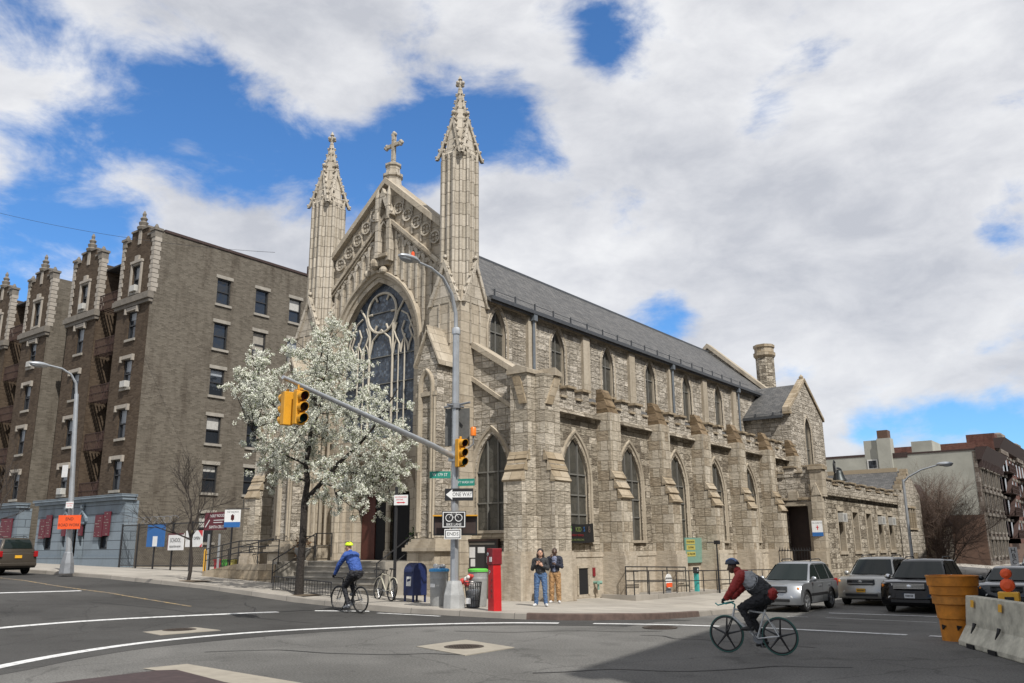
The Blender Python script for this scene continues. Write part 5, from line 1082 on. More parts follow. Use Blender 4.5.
m = MB(); m.tube([(0.05, 0.02, 4.45), (0.3, 0.2, 4.35), (0.42, 0.3, 4.5), (0.42, 0.3, 4.72)], 0.025, 6); m.lathe([(0.07, 0), (0.07, 0.16), (0.05, 0.2)], (0.42, 0.3, 4.72), 10); bl = m.build('beacon_bracket', 'galv_dark', pole, True)
m = MB(); m.lathe([(0.085, 0), (0.085, 0.22), (0.065, 0.25), (0.02, 0.26)], (0.42, 0.3, 4.73), 12); m.build('beacon', 'amber_lamp', bl, True, smooth=40)
def signal_head(loc, rz, label, parent_arm=True):
    """three-lamp yellow signal facing local +X"""
    t = thing('traffic_signal', label, 'traffic light', loc, rz); t.scale = (0.76, 0.76, 0.76)
    m = MB(); m.box(-0.13, 0.09, -0.17, 0.17, -0.52, 0.52); m.lathe([(0.05, 0.52), (0.05, 0.62)], (0, 0, 0), 8); m.build('housing', 'signal_yellow', t, True, bevel=0.02)
    for k, q in enumerate(('lens_red', 'lens_amber', 'lens_green')):
        z = 0.345 - 0.345 * k; vs = []; nn = 14; m = MB()
        for j in range(nn + 1):
            a = math.pi * (-0.30 + 1.60 * j / nn)
            for (x, r) in ((0.085, 0.15), (0.33, 0.155), (0.33, 0.14), (0.085, 0.135)): vs.append((x if x < 0.2 else 0.33 - 0.10 * (1 - math.sin(a)) / 2, r * math.cos(a), z + r * math.sin(a)))
        m.add(vs, [(j * 4 + i, j * 4 + (i + 1) % 4, j * 4 + 4 + (i + 1) % 4, j * 4 + 4 + i) for j in range(nn) for i in range(4)] + [(0, 3, 2, 1), (nn * 4, nn * 4 + 1, nn * 4 + 2, nn * 4 + 3)]); v = m.build('visor', 'signal_yellow', t, True)
        m = MB(); m.lathe([(0.142, 0.088), (0.134, 0.10), (0.134, 0.30)], (0, 0, z), 16, axis='x', caps=False) if False else m.lathe([(0.145, 0.086), (0.145, 0.10), (0.02, 0.115)], (0, 0, z), 16, axis='x'); m.build('lens', q, v, True)
        m = MB(); vs = []
        for j in range(nn + 1):
            a = math.pi * (-0.28 + 1.56 * j / nn)
            for x in (0.10, 0.325): vs.append((x if x < 0.2 else 0.325 - 0.10 * (1 - math.sin(a)) / 2, 0.134 * math.cos(a), z + 0.134 * math.sin(a)))
        m.add(vs, [(2 * j, 2 * j + 1, 2 * j + 3, 2 * j + 2) for j in range(nn)]); m.build('visor_lining', 'signal_black', v, True)
    return t
az = lambda y: pz + 4.38 + (5.50 - 4.38) * (-y - 1.0) / 5.15
s1 = signal_head((PX + 0.16, PY0 - 5.75, az(-5.75) - 0.60), rad(-8), 'yellow traffic light at the arm tip whose black visors face right')
s2 = signal_head((PX - 0.18, PY0 - 5.85, az(-5.85) - 0.62), rad(172), 'yellow traffic light at the arm tip turned away to the left')
signal_head((PX + 0.24, PY0 - 0.05, pz + 4.22), rad(-12), 'yellow traffic light strapped to the corner pole below the signal arm')
m = MB(); m.box(-0.3, 0.1, -0.04, 0.04, 0.55, 0.6); m.tube([(-0.12, 0, 0.58), (-0.12, 0, 0.74)], 0.03, 6); m.build('hanger', 'signal_yellow', s1, True)
CD = Vector((CAM.x - PX, CAM.y - PY0, 0)).normalized()
def flat_sign(name, label, cat, loc, n, w, h, mat, back='sign_back', border=None, group=None, th=0.012):
    """sheet sign; n = the way it faces. returns thing and a point maker (u right, v up seen from the front)"""
    n = Vector((n[0], n[1], 0)).normalized(); ux = Vector((-n.y, n.x, 0))
    t = thing(name, label, cat, loc, 0, group)
    P = lambda u, v, d=0: ux * u + Vector((0, 0, v)) + n * d
    m = MB(); m.fbox(lambda u, v, d: P(u, v, d), -w / 2, w / 2, -h / 2, h / 2, 0, th); m.build('panel', mat, t, True)
    m = MB(); m.fbox(lambda u, v, d: P(u, v, d), -w / 2 + 0.004, w / 2 - 0.004, -h / 2 + 0.004, h / 2 - 0.004, -0.004, -0.001); m.build('back', back, t, True)
    if border:
        b = MB(); e = 0.022
        for u0, u1, v0, v1 in ((-w / 2 + e, w / 2 - e, h / 2 - 2 * e, h / 2 - e), (-w / 2 + e, w / 2 - e, -h / 2 + e, -h / 2 + 2 * e), (-w / 2 + e, -w / 2 + 2 * e, -h / 2 + 2 * e, h / 2 - 2 * e), (w / 2 - 2 * e, w / 2 - e, -h / 2 + 2 * e, h / 2 - 2 * e)): b.fbox(lambda u, v, d: P(u, v, d), u0, u1, v0, v1, th, th + 0.002)
        b.build('border', border, t, True)
    return t, P, ux, n
def on_pole(dx, dy, z): return (PX + dx, PY0 + dy, pz + z)
def words(t, P, ux, body, size, u, v, mat, sx=1.0): return text(body, size, P(u, v, 0.0122), ux, (0, 0, 1), mat, t, depth=0.003, local=True, sx=sx)
# street name blades
t, P, ux, n = flat_sign('street_sign', 'green street name blade reaching left from the corner pole', 'street sign', on_pole(-0.30, -0.30, 3.62), (0.62, -0.78), 0.60, 0.2, 'sign_green', 'sign_green'); words(t, P, ux, 'W 179 ST', 0.12, 0, 0, 'sign_white', 0.85)
t, P, ux, n = flat_sign('street_sign', 'shorter green street name blade on the right of the corner pole, above the arrow sign', 'street sign', on_pole(0.32, 0.10, 3.40), (0.35, -0.94), 0.52, 0.2, 'sign_green', 'sign_green'); words(t, P, ux, 'FT WASH AV', 0.10, 0, 0, 'sign_white', 0.8)
# one way
t, P, ux, n = flat_sign('one_way_sign', 'black sign with a white arrow to the left lettered ONE WAY', 'traffic sign', on_pole(0.18, -0.03, 3.06), (0.62, -0.78), 0.80, 0.34, 'sign_black', 'sign_back')
m = MB(); f = lambda u, v, d: P(u, v, d)
m.prism([(-0.37, 0.0), (-0.19, 0.145), (-0.19, 0.08), (0.37, 0.08), (0.37, -0.08), (-0.19, -0.08), (-0.19, -0.145)], f, 0.0122, 0.0142); m.build('arrow', 'sign_white', t, True)
text('ONE WAY', 0.155, P(0.09, 0, 0.0145), ux, (0, 0, 1), 'sign_black', t, depth=0.003, local=True, sx=0.76)
# pedestrian signals
for sx_, lab in ((-0.36, 'dark pedestrian signal box left of the bike lane sign'), (0.42, 'dark pedestrian signal box right of the bike lane sign')):
    t = thing('pedestrian_signal', lab, 'pedestrian signal', on_pole(0.62 * 0.05 + 0.78 * sx_, -0.05 + 0.62 * sx_, 2.21), rad(-52))
    m = MB(); m.box(-0.10, 0.09, -0.22, 0.22, -0.27, 0.25); m.build('housing', 'signal_black', t, True, bevel=0.015)
    m = MB(); m.box(-0.12, 0.22, -0.235, 0.235, 0.25, 0.285); m.build('hood', 'signal_yellow', t, True); m = MB(); m.box(0.09, 0.095, -0.18, 0.18, -0.22, 0.2); m.build('screen', 'door_dark', t, True)
    m = MB(); m.box(-0.05, 0.05, (0.22 if sx_ < 0 else -0.42), (0.42 if sx_ < 0 else -0.22), -0.03, 0.03); m.build('bracket', 'galv_dark', t, True)
# bike lane
t, P, ux, n = flat_sign('bike_lane_sign', 'black square sign with a white bicycle lettered BIKE LANE', 'traffic sign', on_pole(0.30, -0.38, 2.36), (0.62, -0.78), 0.66, 0.46, 'sign_black', 'sign_back', 'sign_white')
m = MB()
for u in (-0.13, 0.13): m.tube([P(u + 0.095 * math.cos(a * math.pi / 9), 0.045 + 0.095 * math.sin(a * math.pi / 9), 0.016) for a in range(19)], 0.012, 5)
for a, b_ in (((-0.13, 0.04), (-0.07, 0.16)), ((-0.07, 0.15), (0.07, 0.15)), ((0.13, 0.04), (0.06, 0.19)), ((0.06, 0.19), (0.0, 0.19)), ((-0.07, 0.15), (0.0, 0.04)), ((0.0, 0.04), (0.07, 0.15)), ((-0.12, 0.19), (-0.04, 0.19)), ((-0.07, 0.15), (-0.085, 0.19))): m.bar(P(*a, 0.015), P(*b_, 0.015), 0.02, 0.006)
m.build('bicycle_symbol', 'sign_white', t, True); words(t, P, ux, 'BIKE LANE', 0.105, 0, -0.135, 'sign_white', 0.85)
t, P, ux, n = flat_sign('ends_plate', 'white plate lettered ENDS below the bike lane sign', 'traffic sign', on_pole(0.28, -0.40, 1.97), (0.62, -0.78), 0.46, 0.27, 'sign_white', 'sign_back', 'sign_black'); words(t, P, ux, 'ENDS', 0.13, 0, 0, 'sign_black')
t, P, ux, n = flat_sign('large_road_sign', 'large grey sign seen from behind the corner pole above the yellow signal', 'traffic sign', on_pole(-0.10, 0.20, 5.02), (-0.55, 0.83), 0.72, 1.1, 'sign_back', 'sign_back')
m = MB(); m.box(-0.06, 0.06, -0.2, 0.02, -0.3, -0.25); m.box(-0.06, 0.06, -0.2, 0.02, 0.25, 0.3); m.build('bracket', 'galv_dark', t, True)
# regulation sign on a green post
zp = g(-2.43, -4.28) + 0.15
t = thing('sign_post', 'thin dark green post with a white parking notice by the locked bicycle', 'sign post', (-2.43, -4.28, zp))
m = MB(); m.box(-0.035, 0.035, -0.035, 0.035, 0, 3.5); m.build('post', 'frame_dark', t, True)
n = Vector((0.45, -0.89, 0)); ux = Vector((0.89, 0.45, 0)); P = lambda u, v, d=0: ux * u + Vector((0, 0, v)) + n * d
m = MB(); m.fbox(lambda u, v, d: P(u, v, d), -0.06, 0.40, 2.92, 3.24, 0.05, 0.06); q = m.build('plate', 'sign_white', t, True)
text('NO STANDING', 0.055, P(0.17, 3.17, 0.0605), ux, (0, 0, 1), 'sign_red', q, local=True); text('ANYTIME', 0.055, P(0.13, 3.09, 0.0605), ux, (0, 0, 1), 'sign_red', q, local=True)
m = MB(); m.prism([(0.02, 3.0), (0.09, 3.03), (0.09, 3.015), (0.25, 3.015), (0.25, 3.03), (0.32, 3.0), (0.25, 2.97), (0.25, 2.985), (0.09, 2.985), (0.09, 2.97)], lambda u, v, d: P(u, v, d), 0.0605, 0.063); m.build('arrow', 'sign_red', q, True)
# ---- left street lamp with the orange board
LX0, LY0 = -19.0, -6.4 + 0.0; zl = g(LX0, LY0) + 0.13
t = thing('street_lamp', 'tall grey street lamp with a curved arm in front of the apartment building', 'street lamp', (LX0, LY0 + 0.0, zl))
m = MB(); m.lathe([(0.30, 0), (0.26, 0.4), (0.17, 0.8), (0.13, 0.85)], (0, 0.0, 0), 8); m.build('base', 'galv_dark', t, True)
m = MB(); m.tube([(0, 0, 0.8), (0, -0.42, 7.35)], [0.12, 0.085], 8); m.build('post', 'galv', t, True, smooth=40)
m = MB(); m.tube([(0, -0.42, 7.3), (0, -0.50, 7.8), (0, -0.75, 8.15), (0, -1.15, 8.33), (0, -1.7, 8.38)], [0.06, 0.055, 0.05, 0.045, 0.04], 8); m.build('lamp_arm', 'galv', t, True, smooth=True)
m = MB(); m.ball((0, -2.05, 8.36), 0.42, 10, 7, sc=(0.42, 1.0, 0.26)); lh = m.build('lamp_head', 'galv', t, True, smooth=True); m = MB(); m.ball((0, -2.15, 8.31), 0.3, 10, 6, sc=(0.45, 0.9, 0.3)); m.build('lens', 'blind_white', lh, True, smooth=True)
t, P, ux, n = flat_sign('road_work_sign', 'orange board lettered END ROAD WORK strapped to the left street lamp', 'traffic sign', (LX0 + 0.28, LY0 - 0.24, zl + 2.03), (0.55, -0.83), 0.95, 0.56, 'sign_orange', 'sign_back')
words(t, P, ux, 'END', 0.17, 0, 0.12, 'sign_black'); words(t, P, ux, 'ROAD WORK', 0.17, 0, -0.12, 'sign_black', 0.85)
t, P, ux, n = flat_sign('parking_sign', 'small white parking plate above the orange road work board', 'traffic sign', (LX0 + 0.22, LY0 - 0.28, zl + 2.72), (0.45, -0.89), 0.34, 0.26, 'sign_white', 'sign_back'); words(t, P, ux, 'NO PARKING', 0.05, 0, 0.05, 'sign_red'); words(t, P, ux, 'ANYTIME', 0.05, 0, -0.04, 'sign_red')
t, P, ux, n = flat_sign('wall_plate', 'small pale plate fixed high on the lamp post left of the window air conditioner', 'traffic sign', (LX0 - 0.05, LY0 - 0.5, zl + 4.1), (0.2, -0.98), 0.34, 0.5, 'sign_white', 'sign_back')
# ---- right street lamp
t = thing('street_lamp', 'grey street lamp beside the parish hall with its arm over the parked cars', 'street lamp', (6.75, 22.5, -0.4))
m = MB(); m.lathe([(0.2, 0), (0.17, 0.5), (0.10, 0.7)], (0, 0, 0), 8); m.build('base', 'galv_dark', t, True); m = MB(); m.tube([(0, 0, 0.6), (0, 0, 5.35)], [0.085, 0.065], 8); m.build('post', 'galv', t, True, smooth=40)
m = MB(); m.tube([(0, 0, 5.2), (0.25, 0, 5.45), (0.9, 0, 5.78), (1.7, 0, 5.97)], [0.05, 0.045, 0.04, 0.035], 8); m.build('lamp_arm', 'galv', t, True, smooth=True)
m = MB(); m.ball((2.0, 0, 6.0), 0.40, 10, 7, sc=(1.0, 0.42, 0.28)); lh = m.build('lamp_head', 'galv', t, True, smooth=True); m = MB(); m.ball((2.1, 0, 5.94), 0.28, 10, 6, sc=(0.9, 0.45, 0.3)); m.build('lens', 'blind_white', lh, True, smooth=True)
# ---- mailbox
t = thing('mailbox', 'dark blue rounded mailbox on four short legs by the kerb', 'mailbox', (-1.76, -4.05, g(-1.76, -4.05) + 0.15), rad(-8))
prof = [(-0.27, 0.22), (0.27, 0.22), (0.27, 0.92)] + [(0.27 * math.cos(a * math.pi / 12), 0.92 + 0.27 * math.sin(a * math.pi / 12)) for a in range(1, 12)] + [(-0.27, 0.92)]
m = MB(); m.prism(prof, lambda u, v, d: (d, u, v), -0.24, 0.24); m.build('body', 'mail_blue', t, True, bevel=0.015)
for x in (-0.2, 0.2):
    for y in (-0.23, 0.23): m = MB(); m.box(x - 0.025, x + 0.025, y - 0.025, y + 0.025, 0, 0.24); m.build('leg', 'mail_blue', t, True)
m = MB(); m.prism([(-0.10, 0.50), (0.12, 0.50), (0.14, 0.78), (-0.08, 0.78)], lambda u, v, d: (u, -0.27 - d, v), 0, 0.006); q = m.build('emblem_plate', 'sign_white', t, True)
m = MB(); m.prism([(-0.06, 0.62), (0.10, 0.66), (0.12, 0.72), (-0.05, 0.70)], lambda u, v, d: (u, -0.276 - d, v), 0, 0.004); m.build('emblem', 'mail_blue', q, True)
m = MB(); m.box(-0.2, 0.2, -0.30, -0.2, 0.90, 0.93); m.build('handle', 'mail_blue', t, True)
# ---- litter bins
def round_bin(x, y, lid, label, litter):
    t = thing('litter_bin', label, 'bin', (x, y, gs(x, y)))
    m = MB(); m.lathe([(0.235, 0), (0.245, 0.03), (0.27, 0.93), (0.285, 0.94), (0.285, 0.97)], (0, 0, 0), 20); m.lathe([(0.266, 0.72), (0.272, 0.74), (0.272, 0.78), (0.266, 0.8)], (0, 0, 0), 20, caps=False); m.build('body', 'can_grey', t, True, smooth=40)
    m = MB(); m.lathe([(0.295, 0.95), (0.295, 1.01), (0.24, 1.035), (0.17, 1.04), (0.165, 1.0)], (0, 0, 0), 20, caps=False); m.lathe([(0.16, 0.98), (0.01, 0.985)], (0, 0, 0), 12); m.build('lid', lid, t, True)
    m = MB(); m.fbox(lambda u, v, d: (u, -0.262 - d, v), -0.09, 0.09, 0.52, 0.62, 0, 0.012); m.build('label_plate', 'sign_white', t, True)
    if litter:
        rr = random.Random(3); m = MB()
        for i in range(5): m.ball((rr.uniform(-0.14, 0.14), rr.uniform(-0.14, 0.14), 1.06 + rr.uniform(0, 0.05)), rr.uniform(0.07, 0.11), 7, 5, sc=(1, 1, 0.7))
        tag(m.build('rubbish_bag', 'bag_white', None), 'crumpled white rubbish heaped on the blue lidded bin', 'rubbish').location = (x, y, gs(x, y))
round_bin(0.12, -5.05, 'lid_blue', 'grey round bin with a bright blue lid left of the corner pole', True)
round_bin(0.95, -4.3, 'lid_green', 'grey round bin with a bright green lid behind the wire basket', False)
t = thing('wire_basket', 'dark wire mesh litter basket standing left of the red call box', 'bin', (1.53, -5.22, 0.15))
m = MB()
for i in range(22):
    a = 2 * math.pi * i / 22; m.tube([(0.17 * math.cos(a), 0.17 * math.sin(a), 0.02), (0.235 * math.cos(a), 0.235 * math.sin(a), 0.68)], 0.008, 4)
for z, r in ((0.03, 0.175), (0.2, 0.19), (0.38, 0.207), (0.56, 0.224), (0.68, 0.238)): m.tube([(r * math.cos(a * math.pi / 11), r * math.sin(a * math.pi / 11), z) for a in range(23)], 0.013 if z > 0.6 or z < 0.1 else 0.007, 5)
m.build('basket', 'iron', t, True)
m = MB(); m.lathe([(0.15, 0.02), (0.165, 0.25), (0.19, 0.45), (0.1, 0.5), (0.01, 0.48)], (0, 0, 0), 12); m.build('bin_liner', 'galv_dark', t, True)
m = MB(); m.fbox(lambda u, v, d: (u, -0.205 - d, v), -0.07, 0.09, 0.12, 0.27, 0, 0.01); m.build('plate', 'sign_white', t, True)
rr = random.Random(5); m = MB()
for i in range(7): m.ball((1.53 + rr.uniform(-0.3, -0.02), -5.25 + rr.uniform(-0.12, 0.1), 0.15 + 0.66 + rr.uniform(-0.02, 0.2)), rr.uniform(0.05, 0.09), 7, 5, mi=i % 2)
tag(m.build('litter_bag', ['litter_red', 'bag_white']), 'red and white plastic bags spilling from the wire basket', 'rubbish')
# ---- red call box
t = thing('call_box', 'tall narrow red emergency call box on the pavement corner', 'call box', (2.76, -5.82, 0.13), rad(-20))
m = MB(); m.prism([(-0.155, 0), (0.155, 0), (0.125, 1.18), (-0.125, 1.18)], lambda u, v, d: (u, d, v), -0.12, 0.12); m.build('body', 'box_red', t, True, bevel=0.012)
m = MB(); m.box(-0.15, 0.15, -0.155, 0.14, 1.18, 1.60); m.build('head', 'box_red_dark', t, True, bevel=0.02)
m = MB(); m.fbox(lambda u, v, d: (u, -0.155 - d, v), 0.0, 0.11, 1.26, 1.38, 0, 0.01); m.build('notice', 'sign_white', t, True); m = MB(); m.lathe([(0.05, -0.17), (0.02, -0.18)], (-0.07, 0, 1.45), 10, axis='y'); m.build('button', 'wheel_silver', t, True)
for i, c in enumerate('FIRE'): text(c, 0.12, (0.05, -0.1215, 0.78 - 0.13 * i), (1, 0, 0), (0, 0, 1), 'cover_rust', t, local=True)
text('P', 0.17, (-0.05, -0.1215, 0.98), (1, 0, 0), (0, 0, 1), 'sign_white', t, local=True)
# ---- notice board on the church, banner, boards, plates
t = thing('notice_board', 'black framed notice board with white papers under the church window', 'notice board', (-2.2, -0.14, 1.1))
m = MB(); F = lambda u, v, d: (u, -0.13 - d, v)
m = MB(); m.fbox(F, -2.92, -1.5, 1.02, 2.02, 0, 0.10); m.build('board', 'frame_dark', t); m = MB()
for u0, u1, v0, v1 in ((-2.96, -1.46, 1.98, 2.06), (-2.96, -1.46, 0.98, 1.06), (-2.96, -2.88, 1.06, 1.98), (-1.54, -1.46, 1.06, 1.98)): m.fbox(F, u0, u1, v0, v1, 0, 0.16)
m.build('frame', 'door_dark', t)
for u, v, w, h in ((-2.78, 1.42, 0.26, 0.36), (-2.40, 1.58, 0.32, 0.20), (-2.72, 1.12, 0.2, 0.26), (-1.98, 1.56, 0.24, 0.14), (-2.0, 1.25, 0.22, 0.2)): m = MB(); m.fbox(F, u, u + w, v, v + h, 0.10, 0.105); m.build('paper', 'sign_white', t)
m = MB(); m.fbox(F, -2.8, -1.65, 1.86, 1.92, 0.10, 0.104); m.build('heading', 'trim_stone', t)
t = thing('banner', 'black banner with rows of coloured lettering hung under the first side window', 'banner', (0.15, 2.4, 1.8))
m = MB(); vs = []
for i in range(13):
    u = 0.98 + 2.35 * i / 12; sag = 0.16 * math.sin(math.pi * i / 12) * 0.5 + 0.14 * (1 - i / 12)
    vs += [(0.17, u, 2.60 + 0.0 - 0.10 * math.sin(math.pi * i / 12) + 0.10 * (1 - i / 12)), (0.19, u, 1.92 - 0.05 * math.sin(math.pi * i / 12) + 0.04 * (1 - i / 12))]
m.add(vs, [(2 * i, 2 * i + 1, 2 * i + 3, 2 * i + 2) for i in range(12)]); m.build('cloth', 'sign_black', t)
for body, size, u, v, q in (('LET', 0.22, 1.3, 2.40, 'teal'), ("'S", 0.24, 1.78, 2.38, 'lid_green'), ('KID', 0.24, 2.28, 2.36, 'young_leaf'), ('S', 0.24, 2.66, 2.37, 'sign_blue'), ('8', 0.32, 3.0, 2.36, 'cover_rust'), ('SUNDAY SERVICES', 0.10, 2.2, 2.16, 'box_red_dark'), ('ALL ARE WELCOME', 0.10, 2.2, 2.00, 'young_leaf')): text(body, size, (0.20, u, v), (0, 1, 0), (0, 0, 1), q, t)
t = thing('poster_board', 'green poster board with yellow panels leaning on the church side wall', 'poster board', (0.2, 11.7, 1.05))
m = MB(); G_ = fx(0.18); m.fbox(G_, 10.75, 12.75, 1.05, 2.12, 0, 0.06); m.build('board', 'board_green', t)
for v in (1.84, 1.60, 1.32): m = MB(); m.fbox(G_, 10.85, 11.7, v, v + 0.2, 0.06, 0.068); m.build('panel', 'board_yellow', t); 
for v, w_ in ((1.94, 'FOOD PANTRY'), (1.70, 'CLOTHING'), (1.42, 'ALL WELCOME')): text(w_, 0.11, (0.2495, 11.27, v), (0, 1, 0), (0, 0, 1), 'sign_black', t)
t, P, ux, n = flat_sign('church_plate', 'white and blue plate hung on a bracket at the left buttress', 'sign', (-14.95, -1.55, 3.08), (0.5, -0.86), 0.72, 0.74, 'sign_white', 'sign_white')
m = MB(); m.fbox(lambda u, v, d: P(u, v, d), -0.36, 0.36, -0.37, -0.15, 0.0122, 0.015); m.build('blue_band', 'sign_blue', t, True); m = MB(); m.fbox(lambda u, v, d: P(u, v, d), -0.07, 0.08, -0.06, 0.14, 0.0122, 0.015); m.fbox(lambda u, v, d: P(u, v, d), -0.02, 0.03, -0.1, 0.18, 0.015, 0.017); m.build('shield', 'lens_red', t, True)
words(t, P, ux, 'THE CHURCH', 0.085, 0, 0.27, 'sign_black'); m = MB(); m.tube([P(-0.3, 0.40), P(0.45, 0.40), P(0.45, 0.8)], 0.02, 5); m.tube([P(0.45, 0.4), P(0.75, 0.4)], 0.02, 5); m.build('bracket', 'iron', t, True)
t, P, ux, n = flat_sign('church_plate', 'white and blue plate on the stone pier of the side porch', 'sign', (2.27, 22.44, 2.62), (0.2, -0.98), 0.56, 0.80, 'sign_white', 'sign_white')
m = MB(); m.fbox(lambda u, v, d: P(u, v, d), -0.28, 0.28, -0.40, -0.2, 0.0122, 0.015); m.build('blue_band', 'sign_blue', t, True); m = MB(); m.fbox(lambda u, v, d: P(u, v, d), -0.02, 0.02, -0.08, 0.16, 0.0122, 0.015); m.fbox(lambda u, v, d: P(u, v, d), -0.07, 0.07, 0.04, 0.08, 0.015, 0.017); m.build('shield', 'sign_red', t, True); words(t, P, ux, 'WELCOMES YOU', 0.07, 0, 0.28, 'sign_black')
t = thing('church_sign', 'maroon church sign with white lines on two posts beside the ramp', 'sign', (-16.3, -1.5, 0.95))
m = MB(); G2 = fy(-1.5); m.fbox(G2, -17.0, -15.4, 2.62, 3.38, 0, 0.06); m.build('board', 'sign_maroon', t); m = MB(); m.fbox(G2, -16.65, -16.57, 0.7, 2.45, 0, 0.06); m.build('post', 'galv', t); m = MB(); m.fbox(G2, -15.85, -15.77, 0.7, 2.45, 0, 0.06); m.build('post', 'galv', t)
text('HOLY ROOD', 0.18, (-16.05, -1.562, 3.22), (1, 0, 0), (0, 0, 1), 'sign_white', t); text('SANTA CRUZ', 0.18, (-16.05, -1.562, 2.74), (1, 0, 0), (0, 0, 1), 'sign_white', t)
m = MB(); m.bar((-16.88, -1.565, 2.75), (-16.6, -1.565, 3.05), 0.05, 0.01, up=(0, 1, 0)); m.fbox(G2, -16.3, -15.55, 3.02, 3.05, 0.06, 0.064); m.fbox(G2, -16.3, -15.65, 2.92, 2.95, 0.06, 0.064); m.build('lines', 'sign_white', t)
m = MB(); m.box(-16.62, -16.53, -1.71, -1.62, 0.72, 1.75); m.lathe([(0.06, 1.75), (0.02, 1.82)], (-16.575, -1.665, 0), 8); tag(m.build('bollard', 'plate_yellow'), 'yellow post standing below the maroon church sign', 'bollard')
# ---- fence across the gap between church and apartments
t = thing('chain_fence', 'dark chain link fence closing the gap between the church and the apartments', 'fence', (-20.5, -0.6, 0.9))
m = MB(); x = -25.6
while x < -16.2: m.box(x - 0.03, x + 0.03, -0.63, -0.57, 0.7, 3.1); x += 1.55
m.box(-25.6, -16.4, -0.62, -0.58, 3.0, 3.05); m.box(-25.6, -16.4, -0.62, -0.58, 1.05, 1.09); m.build('frame', 'iron', t)
m = MB(); k = 0
while -25.6 + 0.16 * k < -16.4 + 2.0:
    a = -25.6 + 0.16 * k
    for s_ in (1, -1):
        x0, x1 = (a, a - 2.0) if s_ > 0 else (a - 2.0, a)
        z0, z1 = 1.07, 3.03
        q0, q1 = max(min(x0, -16.4), -25.6), max(min(x1, -16.4), -25.6)
        f = lambda q: z0 + (z1 - z0) * (q - x0) / (x1 - x0)
        if abs(q1 - q0) > 0.05: m.bar((q0, -0.6, f(q0)), (q1, -0.6, f(q1)), 0.008, 0.008, up=(0, 1, 0))
    k += 1
m.build('mesh', 'iron', t)
m = MB()
for k in range(8):
    x = -25.2 + 0.6 * k; m.tube([(x + 0.3 * math.cos(a * math.pi / 6), -0.6 + 0.1 * math.sin(a), 3.2 + 0.2 * math.sin(a * math.pi / 6)) for a in range(13)], 0.012, 4)
m.build('barbed_coil', 'galv_dark', t)
for (x0, x1, z0, z1, q, lab, nm) in ((-23.05, -21.5, 1.95, 3.0, 'sign_blue', 'blue board on the chain link fence with a small white note', 'board'), (-21.2, -19.85, 1.78, 2.55, 'sign_white', 'white banner with a red printed edge tied to the fence', 'banner'), (-19.7, -18.35, 1.92, 2.66, 'sign_white', 'white banner with red and yellow corners tied to the fence', 'banner')):
    t = thing('fence_' + nm, lab, nm, ((x0 + x1) / 2, -0.7, z0)); H = fy(-0.68); m = MB(); m.fbox(H, x0, x1, z0, z1, 0, 0.03); m.build('panel', q, t)
    if nm == 'board': m = MB(); m.fbox(H, x0 + 0.55, x0 + 0.95, z0 + 0.02, z0 + 0.5, 0.03, 0.036); m.build('note', 'sign_white', t)
    elif x0 < -20: m = MB(); m.fbox(H, x0, x0 + 0.06, z0, z1, 0.03, 0.034); m.fbox(H, x0 + 0.06, x1, z1 - 0.06, z1, 0.03, 0.034); m.build('printed_edge', 'sign_maroon', t); text('SCHOOL', 0.28, ((x0 + x1) / 2, -0.712, z0 + 0.45), (1, 0, 0), (0, 0, 1), 'sign_black', t, sx=0.8); text('REGISTER NOW', 0.13, ((x0 + x1) / 2, -0.712, z0 + 0.16), (1, 0, 0), (0, 0, 1), 'sign_black', t)
    else:
        m = MB(); m.prism([(x1 - 0.35, z1), (x1, z1), (x1, z1 - 0.3)], H, 0.03, 0.034); m.prism([(x1 - 0.2, z0), (x1, z0), (x1, z0 + 0.16)], H, 0.03, 0.034); m.build('red_corner', 'sign_red', t); m = MB(); m.fbox(H, x0 + 0.3, x0 + 0.6, z1 - 0.1, z1, 0.03, 0.034); m.build('yellow_mark', 'board_yellow', t)
        text('NOW OPEN', 0.2, ((x0 + x1) / 2 - 0.05, -0.712, z0 + 0.38), (1, 0, 0), (0, 0, 1), 'sign_black', t)
for x, q, lab in ((-18.1, 'sign_red', 'red toy crate behind the fence'), (-17.5, 'lid_green', 'green toy crate behind the fence'), (-17.05, 'board_yellow', 'yellow toy crate behind the fence')):
    t = thing('toy_crate', lab, 'crate', (x, 0.2, 0.75)); m = MB(); m.prism([(-0.24, 0), (0.24, 0), (0.28, 0.55), (-0.28, 0.55)], lambda u, v, d: (u, d, v), -0.2, 0.2); m.build('tub', q, t, True, bevel=0.02); m = MB(); m.box(-0.31, 0.31, -0.23, 0.23, 0.55, 0.6); m.build('lid', q, t, True)
